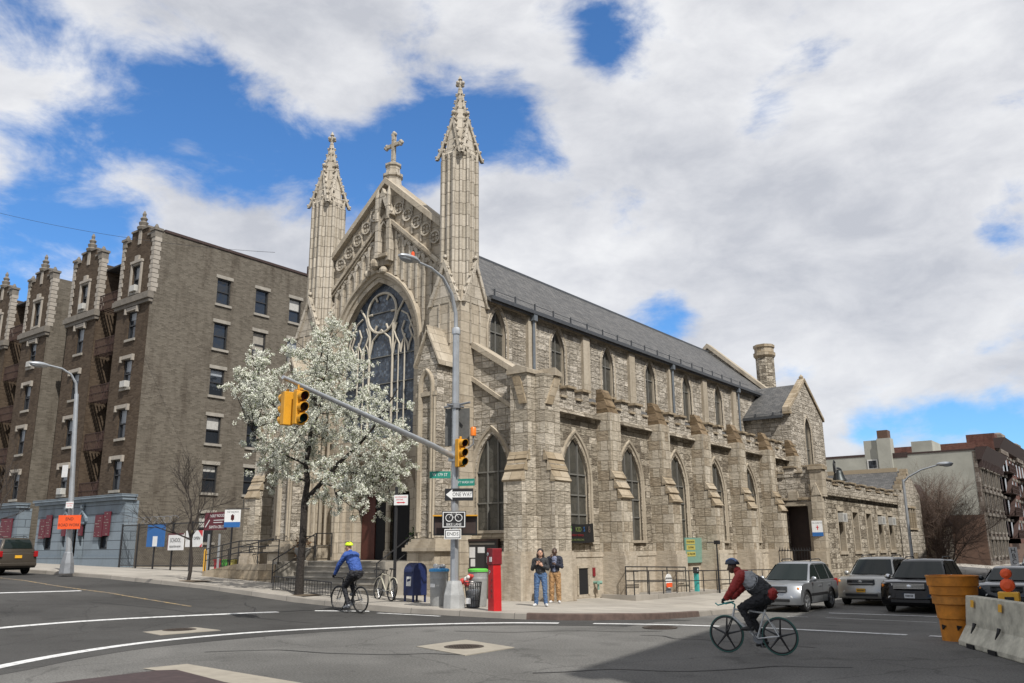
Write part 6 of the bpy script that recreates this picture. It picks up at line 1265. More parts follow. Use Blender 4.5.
# ---- left ramp wall with its railings
t = thing('ramp_wall', 'tan stone ramp wall rising to the church steps from the left', 'wall', (-11, -3.0, 0.4))
m = MB(); m.prism([(-14.6, 0.6), (-9.95, 0.2), (-9.95, 1.22), (-12.4, 1.22), (-14.6, 0.92)], fy(-2.8), 0, 0.25); m.build('wall', 'tan_stone', t)
m = MB(); m.prism([(-14.6, 0.9), (-12.4, 1.2), (-9.95, 1.2), (-9.95, 1.1)], fy(-2.75), -1.9, 0.0); m.build('ramp_floor', 'trim_stone', t)
def railing(label, pts, h, mat='iron', mid=(0.5,), name='railing', post=1.3, r=0.022, bars=0):
    t = thing(name, label, 'railing', pts[0]); m = MB(); 
    for hh in (h,) + tuple(h * q for q in mid): m.tube([(x, y, z + hh) for x, y, z in pts], r if hh == h else r * 0.8, 6)
    m.build('rail', mat, t)
    for a, b_ in zip(pts[:-1], pts[1:]):
        A = Vector(a); B = Vector(b_); L = (B - A).length; n = max(1, int(round(L / post)))
        for i in range(n + 1):
            p = A.lerp(B, i / n)
            if i == n and b_ != pts[-1]: continue
            m = MB(); m.tube([p, p + Vector((0, 0, h))], r, 6); m.build('post', mat, t)
        if bars:
            m = MB(); k = int(L / bars)
            for i in range(1, k): p = A.lerp(B, i / k); m.tube([p + Vector((0, 0, 0.06)), p + Vector((0, 0, h))], r * 0.45, 4)
            m.build('bars', mat, t)
    return t
railing('black pipe railing along the outer edge of the left ramp', [(-14.6, -2.95, 0.9), (-12.4, -2.95, 1.2), (-9.9, -2.95, 1.22)], 0.9, mid=(0.5, 0.75))
railing('black pipe railing on the inner side of the left ramp', [(-16.0, -0.9, 0.85), (-13.0, -0.9, 1.25), (-10.3, -0.9, 1.33)], 0.95, mid=(0.5, 0.75))
railing('black handrail at the left end of the front steps', [(-9.75, -3.3, 0.45), (-9.75, -1.3, 1.45), (-9.75, -0.5, 1.45)], 0.92, post=2.2)
railing('black handrail at the right end of the front steps, by the pot', [(-4.35, -3.2, 0.35), (-4.35, -1.3, 1.4), (-4.35, -0.6, 1.4)], 0.92, post=2.2)
railing('low black hooped tree guard along the kerb at the blossom tree', [(-7.2, -5.2, 0.42), (-4.3, -5.2, 0.27)], 0.46, mid=(0.12,), post=1.4, bars=0.13, name='tree_guard', r=0.018)
# side ramp railings
railing('black pipe railing on the outer side of the church side ramp', [(1.55, 3.75, 0.05), (1.55, 8.2, -0.06), (1.55, 13.5, -0.16), (1.55, 18.5, -0.25)], 0.86, mid=(0.55,), post=1.25)
railing('short black pipe railing near the side wall behind the ramp railing', [(1.22, 3.75, 0.07), (1.22, 8.6, -0.05)], 0.98, mid=(0.5,), post=1.6)
m = MB(); m.prism([(3.7, -0.7), (18.6, -0.8), (18.6, -0.22), (3.7, 0.07)], fx(0.0), 0.2, 1.62); tag(m.build('ramp', 'kerb_concrete'), 'low concrete ramp along the church side wall', 'ramp')
t = railing('black spiked iron fence by the steps of the side porch', [(0.9, 20.2, -0.4), (2.5, 20.2, -0.4)], 1.9, mid=(0.12,), post=0.8, bars=0.14, name='iron_fence')
m = MB()
for i in range(12): m.lathe([(0.022, 1.46), (0.03, 1.52), (0.003, 1.68)], (0.95 + 0.14 * i, 20.2, 0), 5)
m.build('spike', 'iron', t)
# lamp post with a lantern arm, teal post, standpipe, orange disc sign
t = thing('lamp_post', 'thin black post with a short arm in front of the green poster board', 'post', (1.75, 10.6, -0.22)); m = MB(); m.tube([(0, 0, 0), (0, 0, 2.07)], [0.05, 0.028], 8); m.build('post', 'iron', t, True); m = MB(); m.box(-0.08, 0.12, -0.1, 0.1, 2.04, 2.2); m.tube([(0, 0, 2.12), (-0.1, -0.7, 2.12)], 0.018, 5); m.build('arm', 'iron', t, True)
t = thing('parking_meter', 'narrow teal post with a small white disc against the side wall', 'post', (1.4, 9.2, -0.1)); m = MB(); m.box(-0.07, 0.07, -0.09, 0.09, 0, 0.78); m.build('post', 'teal', t, True); m = MB(); m.box(-0.08, 0.08, -0.12, 0.12, 0.78, 1.02); h_ = m.build('head', 'frame_dark', t, True); m = MB(); m.lathe([(0.06, 0.081), (0.01, 0.085)], (0, 0, 0.9), 10, axis='x'); m.build('disc', 'sign_white', h_, True)
t = thing('standpipe', 'green brass standpipe below a small red plate on the church wall', 'standpipe', (0.2, 3.32, 0.3)); m = MB(); m.tube([(-0.1, 0, 0.2), (0.14, 0, 0.2)], 0.05, 8); m.tube([(0.1, 0, 0.2), (0.2, 0.12, 0.2)], 0.06, 8); m.tube([(0.1, 0, 0.2), (0.2, -0.12, 0.2)], 0.06, 8); m.tube([(0.12, 0, 0.2), (0.12, 0, -0.05)], 0.04, 8); m.build('inlet', 'board_green', t, True); m = MB(); m.box(-0.06, -0.03, -0.08, 0.08, 0.42, 0.72); m.build('plate', 'box_red_dark', t, True)
for k in (-0.24, 0.24):
    pass
t = thing('round_sign', 'white sandwich sign with an orange band behind the ramp railing', 'sign', (1.3, 6.9, 0.0)); m = MB(); m.lathe([(0.27, 0.0), (0.27, 0.03)], (0, 0, 0.45), 18, axis='x'); m.build('disc', 'sign_white', t, True); m = MB(); m.fbox(lambda u, v, d: (0.031 + d, u, v), -0.24, 0.24, 0.22, 0.38, 0, 0.006); m.build('band', 'sign_orange', t, True); m = MB(); m.box(-0.02, 0.0, -0.2, 0.2, 0, 0.5); m.build('stand', 'galv_dark', t, True)
# ---- planters at the portal
def planter(x, y, z, label, plant, q):
    t = thing('planter', label, 'planter', (x, y, z)); m = MB(); m.lathe([(0.26, 0), (0.24, 0.08), (0.14, 0.14), (0.16, 0.22), (0.30, 0.42), (0.33, 0.58), (0.29, 0.60), (0.27, 0.54)], (0, 0, 0), 14); m.build('urn', 'planter_grey', t, True, smooth=40)
    rr = random.Random(int(x * 7)); m = MB()
    for i in range(150):
        a = rr.uniform(0, 6.28); r = rr.uniform(0, 0.3); h = rr.uniform(0.5, 1.15); p = Vector((r * math.cos(a), r * math.sin(a), h - r)); d = Vector((rr.uniform(-1, 1), rr.uniform(-1, 1), rr.uniform(-0.3, 1))) * 0.1; e = d.orthogonal().normalized() * 0.03
        m.add([p, p + d * 0.6 + e, p + d * 1.4, p + d * 0.6 - e], [(0, 1, 2, 3)])
    m.build('plant', plant, t, True, recalc=False)
planter(-10.15, -1.6, 1.22, 'stone urn of dry brown stalks left of the church door', 'dry_plant', 0)
planter(-4.75, -0.95, 1.36, 'stone urn of green leaves right of the church door', 'leaf_green', 0)
# ---- hand bell on the hall roof
t = thing('bell', 'old bronze bell in an iron yoke on the hall wing roof', 'bell', (2.15, 27.6, 5.05)); t.scale = (0.85, 0.85, 0.85)
m = MB(); m.lathe([(0.52, 0.42), (0.50, 0.48), (0.38, 0.66), (0.30, 0.95), (0.25, 1.1), (0.12, 1.18), (0.02, 1.2)], (0, 0, 0), 20); m.build('bell', 'bronze', t, True, smooth=40)
m = MB(); m.tube([(0, -0.75, 0), (0, -0.75, 0.9), (0, -0.55, 1.25), (0, 0, 1.3), (0, 0.55, 1.25), (0, 0.8, 0.9), (0, 0.8, 0)], 0.07, 6); m.tube([(0, -0.72, 1.0 + 0.0), (0, -0.72, 1.25), (0, -0.6, 1.62), (0, -0.85, 1.75), (0, -1.02, 1.5), (0, -1.0, 1.0), (0, -0.8, 0.85)], 0.05, 6); m.box(-0.4, 0.4, -0.95, -0.55, -0.1, 0.08); m.box(-0.4, 0.4, 0.6, 1.0, -0.1, 0.08); m.build('yoke', 'iron', t, True)
for i, y in ((0, 25.9), (3, 34.2), (4, 36.8)):
    t = thing('air_conditioner', ('white window air conditioner in the hall window nearest the porch', 0, 0, 'white window air conditioner in the fourth hall window', 'white window air conditioner in the hall window nearest the gable')[i], 'air conditioner', (2.5, y, 3.0)); m = MB(); m.box(-0.3, 0.28, -0.4, 0.4, 0, 0.5); m.build('case', 'ac_white', t, True, bevel=0.02); m = MB()
    for k in range(6): m.box(0.28, 0.285, -0.34, 0.1, 0.08 + 0.06 * k, 0.11 + 0.06 * k)
    m.build('grille', 'galv_dark', t, True)
# ---- roadworks: sand barrel with a black bag, concrete barriers, flashing lamps
zb = 0.0
t = thing('crash_barrel', 'large dirty orange stepped crash barrel at the end of the concrete barrier', 'barrel', (13.62, -5.72, zb))
KB = 0.76
m = MB(); m.lathe([(a_ * KB, b_ * KB) for a_, b_ in [(0.38, 0), (0.40, 0.50), (0.43, 0.52), (0.45, 0.84), (0.49, 0.86), (0.50, 1.06), (0.535, 1.08), (0.545, 1.27), (0.575, 1.29), (0.585, 1.50), (0.60, 1.50), (0.60, 1.53), (0.55, 1.53), (0.54, 1.46), (0.02, 1.46)]], (0, 0, 0), 36); m.build('drum', 'barrel_orange', t, True, smooth=35)
m = MB(); m.lathe([(0.3795 * 1.004, 0.655 * 1.0), (0.387 * 1.004, 0.785)], (0, 0, 0), 36, caps=False); m.build('scuffed_band', 'barrel_worn', t, True, smooth=35)
m = MB()
for a in (-2.2, -1.3): m.prism([(-0.04, 0.26), (0.05, 0.36), (-0.05, 0.38)], lambda u, v, d, a=a: ((0.302 + d) * math.cos(a) - u * math.sin(a), (0.302 + d) * math.sin(a) + u * math.cos(a), v * 0.76), 0, 0.02)
m.build('drain_slot', 'void', t, True)
BP = [(-0.30, 0), (0.30, 0), (0.30, 0.08), (0.14, 0.34), (0.085, 0.84), (-0.085, 0.84), (-0.14, 0.34), (-0.30, 0.08)]
def barrier(a, b_, label):
    A = Vector((a[0], a[1], 0)); B = Vector((b_[0], b_[1], 0)); d = (B - A); L = d.length; t = thing('concrete_barrier', label, 'barrier', A, math.atan2(d.y, d.x), group='concrete barriers closing the lane')
    m = MB(); m.prism([(u * 1.0, v * 1.0) for u, v in BP], lambda u, v, q: (q, u, v), 0, L); m.build('block', 'barrier_concrete', t, True, bevel=0.015)
    for k in range(2):
        m = MB(); m.fbox(lambda u, v, q: (u, -0.125 - q - (0.78 - v) * 0.12, v), 0.35 + 1.15 * k, 0.47 + 1.15 * k, 0.66, 0.78, 0, 0.01); m.build('reflector', 'plate_yellow', t, True)
        m = MB(); m.tube([(0.55 + 1.0 * k, -0.19, 0.40), (0.57 + 1.0 * k, -0.22, 0.34), (0.53 + 1.0 * k, -0.26, 0.24)], [0.035, 0.025, 0.008], 6); m.build('lifting_hook', 'signal_black', t, True)
        m = MB(); m.fbox(lambda u, v, q: (u, -0.31 - q, v), 0.45 + 0.9 * k, 0.75 + 0.9 * k, 0, 0.07, 0, 0.025); m.build('drain_slot', 'void', t, True)
    return t
barrier((14.0, -6.35), (15.45, -8.93), 'pale concrete jersey barrier with orange reflectors against the orange barrel')
barrier((15.50, -9.02), (16.95, -11.6), 'second concrete jersey barrier running out of the frame')
t = thing('warning_lamp', 'double orange flashing lamp on a yellow battery case behind the barrier', 'warning lamp', (14.66, -6.72, -0.05))
m = MB(); m.box(-0.16, 0.16, -0.09, 0.09, 0.62, 0.98); m.build('battery_case', 'plate_yellow', t, True, bevel=0.02)
for z, r in ((1.09, 0.11), (1.28, 0.085)): m = MB(); m.lathe([(r * 0.5, -0.09), (r, -0.06), (r, 0.06), (r * 0.5, 0.09)], (0, 0, z), 16, axis='y'); m.build('lamp', 'sign_orange', t, True)
m = MB(); m.box(-0.05, 0.05, -0.05, 0.05, 0.22, 0.62); m.box(-0.25, 0.25, -0.2, 0.2, 0.22, 0.28); m.fbox(lambda u, v, d: (u, -0.09 - d, v), -0.06, 0.08, 0.76, 0.9, 0, 0.01); m.build('stand', 'signal_black', t, True)
t, P, ux, n = flat_sign('vertical_sign', 'tall white sign with stacked black letters over the parked cars', 'sign', (10.4, 28.5, 1.1), (0.5, -0.86), 0.42, 0.95, 'sign_white', 'sign_white')
for i, c in enumerate('HBC'): words(t, P, ux, c, 0.36, 0, 0.29 - 0.29 * i, 'sign_black')
m = MB(); m.tube([(0, 0.05, -0.48), (0, 0.05, -1.6)], 0.04, 6); m.build('post', 'galv_dark', t, True)
# overhead wire
m = MB(); m.tube([(-50, -6.3, 27.6)] + [(-33 + 1.2 * i, -6.3 + 0.5 * i, 20.4 - 0.42 * i + 0.008 * i * i) for i in range(15)], 0.012, 4); tag(m.build('overhead_wire', 'rope_wire'), 'thin overhead wire slanting down to the apartment roof', 'wire')
# ================================================================== vehicles
def paint(name, col, metal=0.0, rough=0.3):
    m = plain(name, col, rough, metal, coat=0.35 if metal else 0.12, spec=0.5 if metal else 0.3); return m
paint('paint_silver', (0.36, 0.375, 0.39), 0.75, 0.34); paint('paint_pewter', (0.40, 0.395, 0.37), 0.7, 0.36); paint('paint_black', (0.004, 0.004, 0.005), 0.0, 0.09)
paint('paint_charcoal', (0.02, 0.023, 0.027), 0.2, 0.15); paint('paint_tan', (0.075, 0.063, 0.05), 0.4, 0.35); paint('paint_white', (0.62, 0.62, 0.61), 0.0, 0.3); paint('paint_taxi', (0.72, 0.34, 0.01), 0.0, 0.3); paint('paint_grey', (0.2, 0.22, 0.24), 0.4, 0.3)
def car(name, label, cat, loc, rz, pt, L=4.4, Wd=1.78, H=1.7, belt=0.98, hood=0.92, cowl=0.95, roof_f=0.35, roof_r=-1.7, wr=0.345, xf=1.32, xr=-1.25, grille='plastic_black', bars=2, plate='plate_white', rim='wheel_silver', rack=True, lower='plastic_black', nose=0.72, tail_z=1.02, group=None, slope_r=0.30):
    t = thing(name, label, cat, loc, rz, group)
    hl = L / 2; hw = Wd / 2; ra = wr + 0.055
    def arc(cx): return [(cx + ra * math.cos(a), wr + ra * math.sin(a)) for a in [math.pi * i / 8 for i in range(9)]]
    low = 0.30
    side = [(-hl + 0.05, low + 0.02), (-hl, 0.5), (-hl + 0.02, 0.72), (-hl + 0.08, belt)]
    side += [(cowl + 0.02, belt + 0.01), (hl - 0.55, hood + 0.02), (hl - 0.18, hood - 0.05), (hl - 0.07, nose), (hl - 0.02, 0.55), (hl, 0.46), (hl - 0.06, low - 0.04)]
    fa = [p for p in arc(xf)]; rr_ = [p for p in arc(xr)]
    side += [(xf + ra + 0.03, low - 0.02)] + [(x, max(z, low - 0.02)) for x, z in fa] + [(xf - ra - 0.03, low - 0.02), (xr + ra + 0.03, low - 0.02)] + [(x, max(z, low - 0.02)) for x, z in rr_] + [(xr - ra - 0.03, low)]
    S = [-1, -0.93, -0.7, -0.35, 0.35, 0.7, 0.93, 1]; n = len(side); vs = []
    for s in S:
        for x, z in side:
            k = abs(s) ** 3; xx = x
            if x > hl - 0.7: xx = x - 0.20 * k * (1 if x > hl - 0.3 else 0.4)
            if x < -hl + 0.2: xx = x + 0.08 * k
            zz = z - (0.035 * abs(s) ** 4 if (z > belt - 0.25 and z > 0.7) else 0)
            y = s * hw * (1 - 0.035 * max(0, (0.55 - z)) - 0.05 * max(0, z - 0.72))
            vs.append((xx, y, zz))
    m = MB(); tri = tessellate_polygon([[Vector((x, z, 0)) for x, z in side]]); K = len(S)
    fs = [tuple(q) for q in tri] + [tuple(i + (K - 1) * n for i in q) for q in tri]
    for j in range(K - 1): fs += [(j * n + i, j * n + (i + 1) % n, (j + 1) * n + (i + 1) % n, (j + 1) * n + i) for i in range(n)]
    m.add(vs, fs); m.build('body', pt, t, True, smooth=45, bevel=0.05, seg=3)
    # dark well inside the wheel arches
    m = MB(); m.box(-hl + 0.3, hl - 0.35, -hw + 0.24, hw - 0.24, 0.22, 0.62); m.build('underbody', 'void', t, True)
    # cabin
    wb, wt = hw - 0.055, hw - 0.29
    gh = [(-hl + 0.10, belt - 0.02), (-hl + 0.10 + slope_r * 0.55, belt + (H - belt) * 0.62), (roof_r + 0.02, H - 0.07), (roof_r + 0.35, H - 0.01), (roof_f - 0.5, H), (roof_f, H - 0.06), (cowl + 0.12, belt - 0.02)]
    yy = lambda s, z: s * (wb + (wt - wb) * (z - belt) / (H - belt))
    m = MB(); vs = []
    for s in (-1, -0.8, 0, 0.8, 1):
        for x, z in gh: vs.append((x - (0.10 * s * s if x > roof_f - 0.1 else -0.05 * s * s if x < roof_r + 0.1 else 0), yy(s, z), z - (0.03 * s ** 4 if z > H - 0.1 else 0)))
    n = len(gh); tri = tessellate_polygon([[Vector((x, z, 0)) for x, z in gh]]); K = 5
    fs = [tuple(q) for q in tri] + [tuple(i + (K - 1) * n for i in q) for q in tri]
    for j in range(K - 1): fs += [(j * n + i, j * n + (i + 1) % n, (j + 1) * n + (i + 1) % n, (j + 1) * n + i) for i in range(n)]
    m.add(vs, fs); m.build('cabin', pt, t, True, smooth=45, bevel=0.045, seg=3)
    # glazing, 8 mm proud of the cabin, following its curve
    def pane(nm, grid):
        m = MB(); r = len(grid[0]); m.add([p for q in grid for p in q], [(i * r + j, i * r + j + 1, (i + 1) * r + j + 1, (i + 1) * r + j) for i in range(len(grid) - 1) for j in range(r - 1)]); return m.build(nm, 'car_glass', t, True, smooth=True)
    def wsh(k, s):
        x = (cowl + 0.12) + (roof_f - cowl - 0.12) * k; z = (belt - 0.02) + (H - 0.06 - belt + 0.02) * k
        return (x - 0.10 * s * s + 0.014, yy(s, z), z + 0.014)
    pane('windshield', [[wsh(k, s) for s in (-0.9, -0.75, -0.4, 0, 0.4, 0.75, 0.9)] for k in (0.10, 0.4, 0.7, 0.93)])
    x0, z0 = gh[0]; x1, z1 = gh[2]
    def rsh(k, s):
        a, b_ = (gh[0], gh[1]) if k < 0.5 else (gh[1], gh[2]); q = k * 2 if k < 0.5 else k * 2 - 1
        x = a[0] + (b_[0] - a[0]) * q; z = a[1] + (b_[1] - a[1]) * q
        return (x + 0.05 * s * s - 0.016, yy(s, z), z + 0.006)
    pane('rear_window', [[rsh(k, s) for s in (-0.86, -0.5, 0, 0.5, 0.86)] for k in (0.22, 0.5, 0.72, 0.92)])
    zb_, zt_ = belt + 0.05, H - 0.12
    fr = lambda z: (cowl + 0.12) + (roof_f - cowl - 0.12) * (z - belt) / (H - belt) - 0.13
    bk = lambda z: (-hl + 0.10) + (roof_r + 0.1 + hl - 0.10) * (z - belt) / (H - belt) + 0.14
    bp = fr(zb_) - 1.05; cp_ = bp - 0.98
    for s in (-1, 1):
        for a, b_ in ((lambda z: fr(z) - 0.03, lambda z: bp + 0.04), (lambda z: bp - 0.04, lambda z: cp_ + 0.04), (lambda z: cp_ - 0.05, lambda z: max(bk(z), -hl + 0.2))):
            if a(zb_) - b_(zb_) < 0.15: continue
            m = MB(); m.add([(q(z), yy(s, z) + s * 0.007, z) for q, z in ((a, zb_), (a, zt_), (b_, zt_), (b_, zb_))], [(0, 1, 2, 3)]); m.build('side_window', 'car_glass', t, True)
        m = MB(); y = s * (hw - 0.002)
        for x in (cowl - 0.12, bp, cp_): m.box(x - 0.006, x + 0.006, min(y, y - s * 0.05), max(y + s * 0.003, y - s * 0.05), 0.36, belt - 0.06)
        m.box(xr + ra, xf - ra, min(y, y - s * 0.02), max(y + s * 0.014, y - s * 0.02), 0.52, 0.60); m.build('door_seam', lower if lower != pt else 'plastic_black', t, True)
        for x in (bp + 0.12, cp_ + 0.12): m = MB(); m.box(x, x + 0.2, min(y, y + s * 0.03), max(y, y + s * 0.03), belt - 0.17, belt - 0.13); m.build('door_handle', 'chrome' if pt != 'paint_silver' else pt, t, True, bevel=0.008)
        m = MB(); m.ball((fr(zb_) - 0.06, s * (hw + 0.06), belt + 0.09), 0.12, 8, 6, sc=(0.6, 0.95, 0.75)); m.bar((fr(zb_) - 0.06, s * (hw - 0.1), belt + 0.05), (fr(zb_) - 0.06, s * (hw + 0.02), belt + 0.07), 0.05, 0.04); m.build('mirror', pt if pt != 'paint_black' else 'chrome', t, True, smooth=True)
        if rack: m = MB(); m.tube([(roof_f - 0.35, s * (wt - 0.06), H + 0.0), (roof_f - 0.5, s * (wt - 0.06), H + 0.06), (roof_r + 0.5, s * (wt - 0.06), H + 0.06), (roof_r + 0.35, s * (wt - 0.06), H)], 0.02, 6); m.build('roof_rail', 'plastic_black', t, True)
        # lamps
        c = MB(); xx = hl - 0.10; m = MB()
        vs = [(xx - 0.02 - 0.20 * 0.5, s * hw * 0.56, hood - 0.10), (xx - 0.26, s * hw * 0.93, hood - 0.08), (xx - 0.24, s * hw * 0.95, hood - 0.27), (xx + 0.02 - 0.08, s * hw * 0.58, hood - 0.27)]
        vs2 = [(x + 0.03, y, z) for x, y, z in vs]; m.add(vs + vs2, [(0, 1, 2, 3), (4, 7, 6, 5), (0, 4, 5, 1), (1, 5, 6, 2), (2, 6, 7, 3), (3, 7, 4, 0)]); hd = m.build('headlight', 'headlamp', t, True, bevel=0.01)
        m = MB(); m.ball((xx - 0.17, s * hw * 0.90, hood - 0.17), 0.055, 8, 6, sc=(0.8, 0.8, 1)); m.build('indicator', 'lamp_orange', hd, True)
        m = MB(); m.lathe([(0.07, -0.02), (0.06, 0.02), (0.01, 0.025)], (hl - 0.10, s * hw * 0.66, 0.50), 10, axis='x'); m.build('fog_lamp', 'headlamp', t, True)
        m = MB(); m.box(-hl - 0.015, -hl + 0.12, min(s * hw * 0.80, s * hw * 0.985), max(s * hw * 0.80, s * hw * 0.985), tail_z - 0.28, tail_z); m.build('tail_light', 'lamp_tail', t, True, bevel=0.02)
        m = MB(); m.tube([(xf + (ra + 0.0) * math.cos(a), s * (hw - 0.012), wr + ra * math.sin(a)) for a in [math.pi * i / 12 for i in range(13)]], 0.028, 6); m.tube([(xr + ra * math.cos(a), s * (hw - 0.012), wr + ra * math.sin(a)) for a in [math.pi * i / 12 for i in range(13)]], 0.028, 6); m.build('arch_trim', lower, t, True, smooth=True)
        for x in (xf, xr):
            m = MB(); m.lathe([(wr * 0.62, -0.10), (wr * 0.93, -0.105), (wr, -0.08), (wr, 0.08), (wr * 0.93, 0.105), (wr * 0.62, 0.10)], (x, s * (hw - 0.115), wr), 24, axis='y', caps=False); w_ = m.build('wheel', 'rubber', t, True, smooth=40)
            m = MB(); m.lathe([(wr * 0.66, s * 0.085), (wr * 0.62, s * 0.07), (wr * 0.58, s * 0.03), (0.02, s * 0.03)], (x, s * (hw - 0.115), wr), 24, axis='y')
            m.build('brake_well', 'signal_black', w_, True)
            m = MB(); m.lathe([(wr * 0.665, s * 0.10), (wr * 0.60, s * 0.105), (wr * 0.58, s * 0.06)], (x, s * (hw - 0.115), wr), 24, axis='y', caps=False)
            for k in range(5):
                a = k * 2 * math.pi / 5 + 0.3; m.bar((x, s * (hw - 0.115 + 0.085), wr), (x + wr * 0.62 * math.cos(a), s * (hw - 0.115 + 0.095), wr + wr * 0.62 * math.sin(a)), 0.075, 0.03, up=(0, 1, 0))
            m.lathe([(0.07, s * 0.06), (0.07, s * 0.11), (0.01, s * 0.115)], (x, s * (hw - 0.115), wr), 12, axis='y'); m.build('rim', rim, w_, True)
    m = MB(); gz0, gz1 = hood - 0.27, hood - 0.09
    m.add([(hl - 0.07, -hw * 0.54, gz0), (hl - 0.07, hw * 0.54, gz0), (hl - 0.11, hw * 0.54, gz1), (hl - 0.11, -hw * 0.54, gz1), (hl + 0.0, -hw * 0.30, gz0), (hl + 0.0, hw * 0.30, gz0), (hl - 0.05, hw * 0.30, gz1), (hl - 0.05, -hw * 0.30, gz1)], [(4, 5, 6, 7), (0, 4, 7, 3), (5, 1, 2, 6), (0, 1, 5, 4), (7, 6, 2, 3), (0, 3, 2, 1)]); gr = m.build('grille', 'plastic_black', t, True)
    m = MB()
    for k in range(bars): z = gz0 + 0.03 + (gz1 - gz0 - 0.05) * k / max(1, bars - 1); m.bar((hl - 0.015 - 0.03 * k / max(1, bars - 1), -hw * 0.5, z), (hl - 0.015 - 0.03 * k / max(1, bars - 1), hw * 0.5, z), 0.06, 0.028, up=(0, 0, 1))
    m.ball((hl - 0.005, 0, (gz0 + gz1) / 2), 0.07, 10, 6, sc=(0.3, 1.2, 0.8)); m.build('grille_bar', 'chrome' if grille == 'chrome' else pt, gr, True)
    m = MB(); m.box(hl - 0.12, hl - 0.005, -hw * 0.62, hw * 0.62, 0.36, 0.45); m.build('air_intake', 'plastic_black', t, True)
    m = MB(); m.box(hl - 0.03, hl + 0.02, -0.16, 0.16, 0.50, 0.64); p_ = m.build('number_plate', plate, t, True); m = MB()
    for k in range(6): m.box(hl + 0.02, hl + 0.023, -0.12 + 0.04 * k, -0.095 + 0.04 * k, 0.545, 0.60)
    m.build('plate_number', 'sign_black', p_, True)
    m = MB(); m.box(-hl - 0.012, -hl + 0.03, -0.16, 0.16, 0.78, 0.92); p_ = m.build('number_plate', 'plate_yellow', t, True)
    m = MB(); m.box(-hl - 0.09, -hl + 0.15, -hw * 0.93, hw * 0.93, 0.40, 0.56); m.build('rear_bumper', lower if lower != 'plastic_black' else pt, t, True, bevel=0.03)
    m = MB(); m.box(roof_f - 0.1, roof_f + 0.1, -0.04, 0.04, H - 0.2, H - 0.16); m.build('inspection_sticker', 'blind_white', t, True)
    return t
DN = -math.pi / 2
def on_road(x, y): return (x, y, g(x, y))
car('parked_suv', 'silver compact SUV parked nearest the kerb, behind the near cyclist', 'car', on_road(6.03, 7.44), DN - 0.02, 'paint_silver', L=4.2, Wd=1.76, H=1.66, belt=0.98, hood=0.95, xf=1.25, xr=-1.24, bars=1, cowl=0.78, roof_f=0.05, roof_r=-1.75)
car('parked_suv', 'boxy pewter SUV with a yellow plate, between the silver and the black SUVs', 'car', on_road(7.5, 12.8), DN, 'paint_pewter', L=4.9, Wd=1.86, H=1.76, belt=1.06, hood=1.06, xf=1.5, xr=-1.4, bars=2, plate='plate_yellow', cowl=0.75, roof_f=0.1, roof_r=-2.1, slope_r=0.15, nose=0.8)
car('black_suv', 'glossy black SUV with a chrome grille waiting in the shaded lane', 'car', on_road(9.93, 9.47), DN, 'paint_black', L=4.75, Wd=1.92, H=1.72, belt=1.04, hood=1.05, xf=1.42, xr=-1.38, grille='chrome', bars=4, cowl=0.85, roof_f=0.1, roof_r=-2.0, nose=0.78)
car('dark_sedan', 'dark charcoal saloon car behind the orange barrel', 'car', on_road(12.35, 12.4), DN, 'paint_charcoal', L=4.8, Wd=1.82, H=1.44, belt=0.94, hood=0.90, xf=1.45, xr=-1.35, rack=False, cowl=1.0, roof_f=0.35, roof_r=-1.35, slope_r=0.9, wr=0.33)
car('grey_hatchback', 'grey car beyond the dark saloon, seen over the barrier', 'car', on_road(12.3, 20.5), DN, 'paint_grey', L=4.3, Wd=1.76, H=1.5, belt=0.95, hood=0.92, rack=False, wr=0.33)
car('white_van', 'white roofed van standing far back in the queue at the right edge', 'van', on_road(11.9, 27.0), DN, 'paint_white', L=5.0, Wd=1.95, H=2.0, belt=1.15, hood=1.1, cowl=1.2, roof_f=0.7, roof_r=-2.2, slope_r=0.1, nose=0.85, xf=1.55, xr=-1.5)
car('grey_suv', 'steel grey SUV at the right edge behind the warning lamp', 'car', on_road(14.0, 21.5), DN, 'paint_grey', L=4.6, Wd=1.85, H=1.75, belt=1.03, hood=1.02, grille='chrome', bars=3, nose=0.8)
q = car('brown_suv', 'tan brown SUV driving away by the left pavement', 'car', (-22.95, -7.45, g(-22.95, -7.45)), math.pi, 'paint_tan', L=4.6, Wd=1.85, H=1.78, belt=1.05, hood=1.0, tail_z=1.12, xf=1.4, xr=-1.3, roof_r=-2.0, slope_r=0.2); q.scale = (0.84, 0.84, 0.84)
q = car('taxi', 'yellow taxi cut off by the left edge of the photo', 'taxi', (-21.75, -9.6, g(-21.75, -9.6)), math.pi, 'paint_taxi', L=4.9, Wd=1.85, H=1.5, belt=0.95, hood=0.9, rack=False, roof_f=0.4, roof_r=-1.3, slope_r=0.8, cowl=1.0); q.scale = (0.88, 0.88, 0.88)
# ================================================================== bicycles and people
plain('skin_fair', (0.50, 0.29, 0.20), 0.55); plain('skin_dark', (0.075, 0.04, 0.026), 0.5); plain('hair_dark', (0.02, 0.013, 0.01), 0.6, var=0.3, scale=30)
plain('jacket_blue', (0.035, 0.085, 0.30), 0.8, var=0.12, bump=0.012, scale=9); plain('jacket_black', (0.022, 0.023, 0.026), 0.7, var=0.25, bump=0.012, scale=9); plain('trousers_black', (0.012, 0.012, 0.015), 0.75, bump=0.01, scale=9)
plain('jacket_red', (0.30, 0.022, 0.018), 0.65, var=0.15, bump=0.012, scale=9); plain('jacket_grey', (0.30, 0.31, 0.32), 0.7, bump=0.012, scale=9); plain('jeans', (0.07, 0.13, 0.25), 0.85, var=0.25, bump=0.008, scale=14); plain('camo', (0.33, 0.19, 0.085), 0.85, var=0.5, scale=13); plain('jacket_navy', (0.015, 0.018, 0.032), 0.8, bump=0.01)
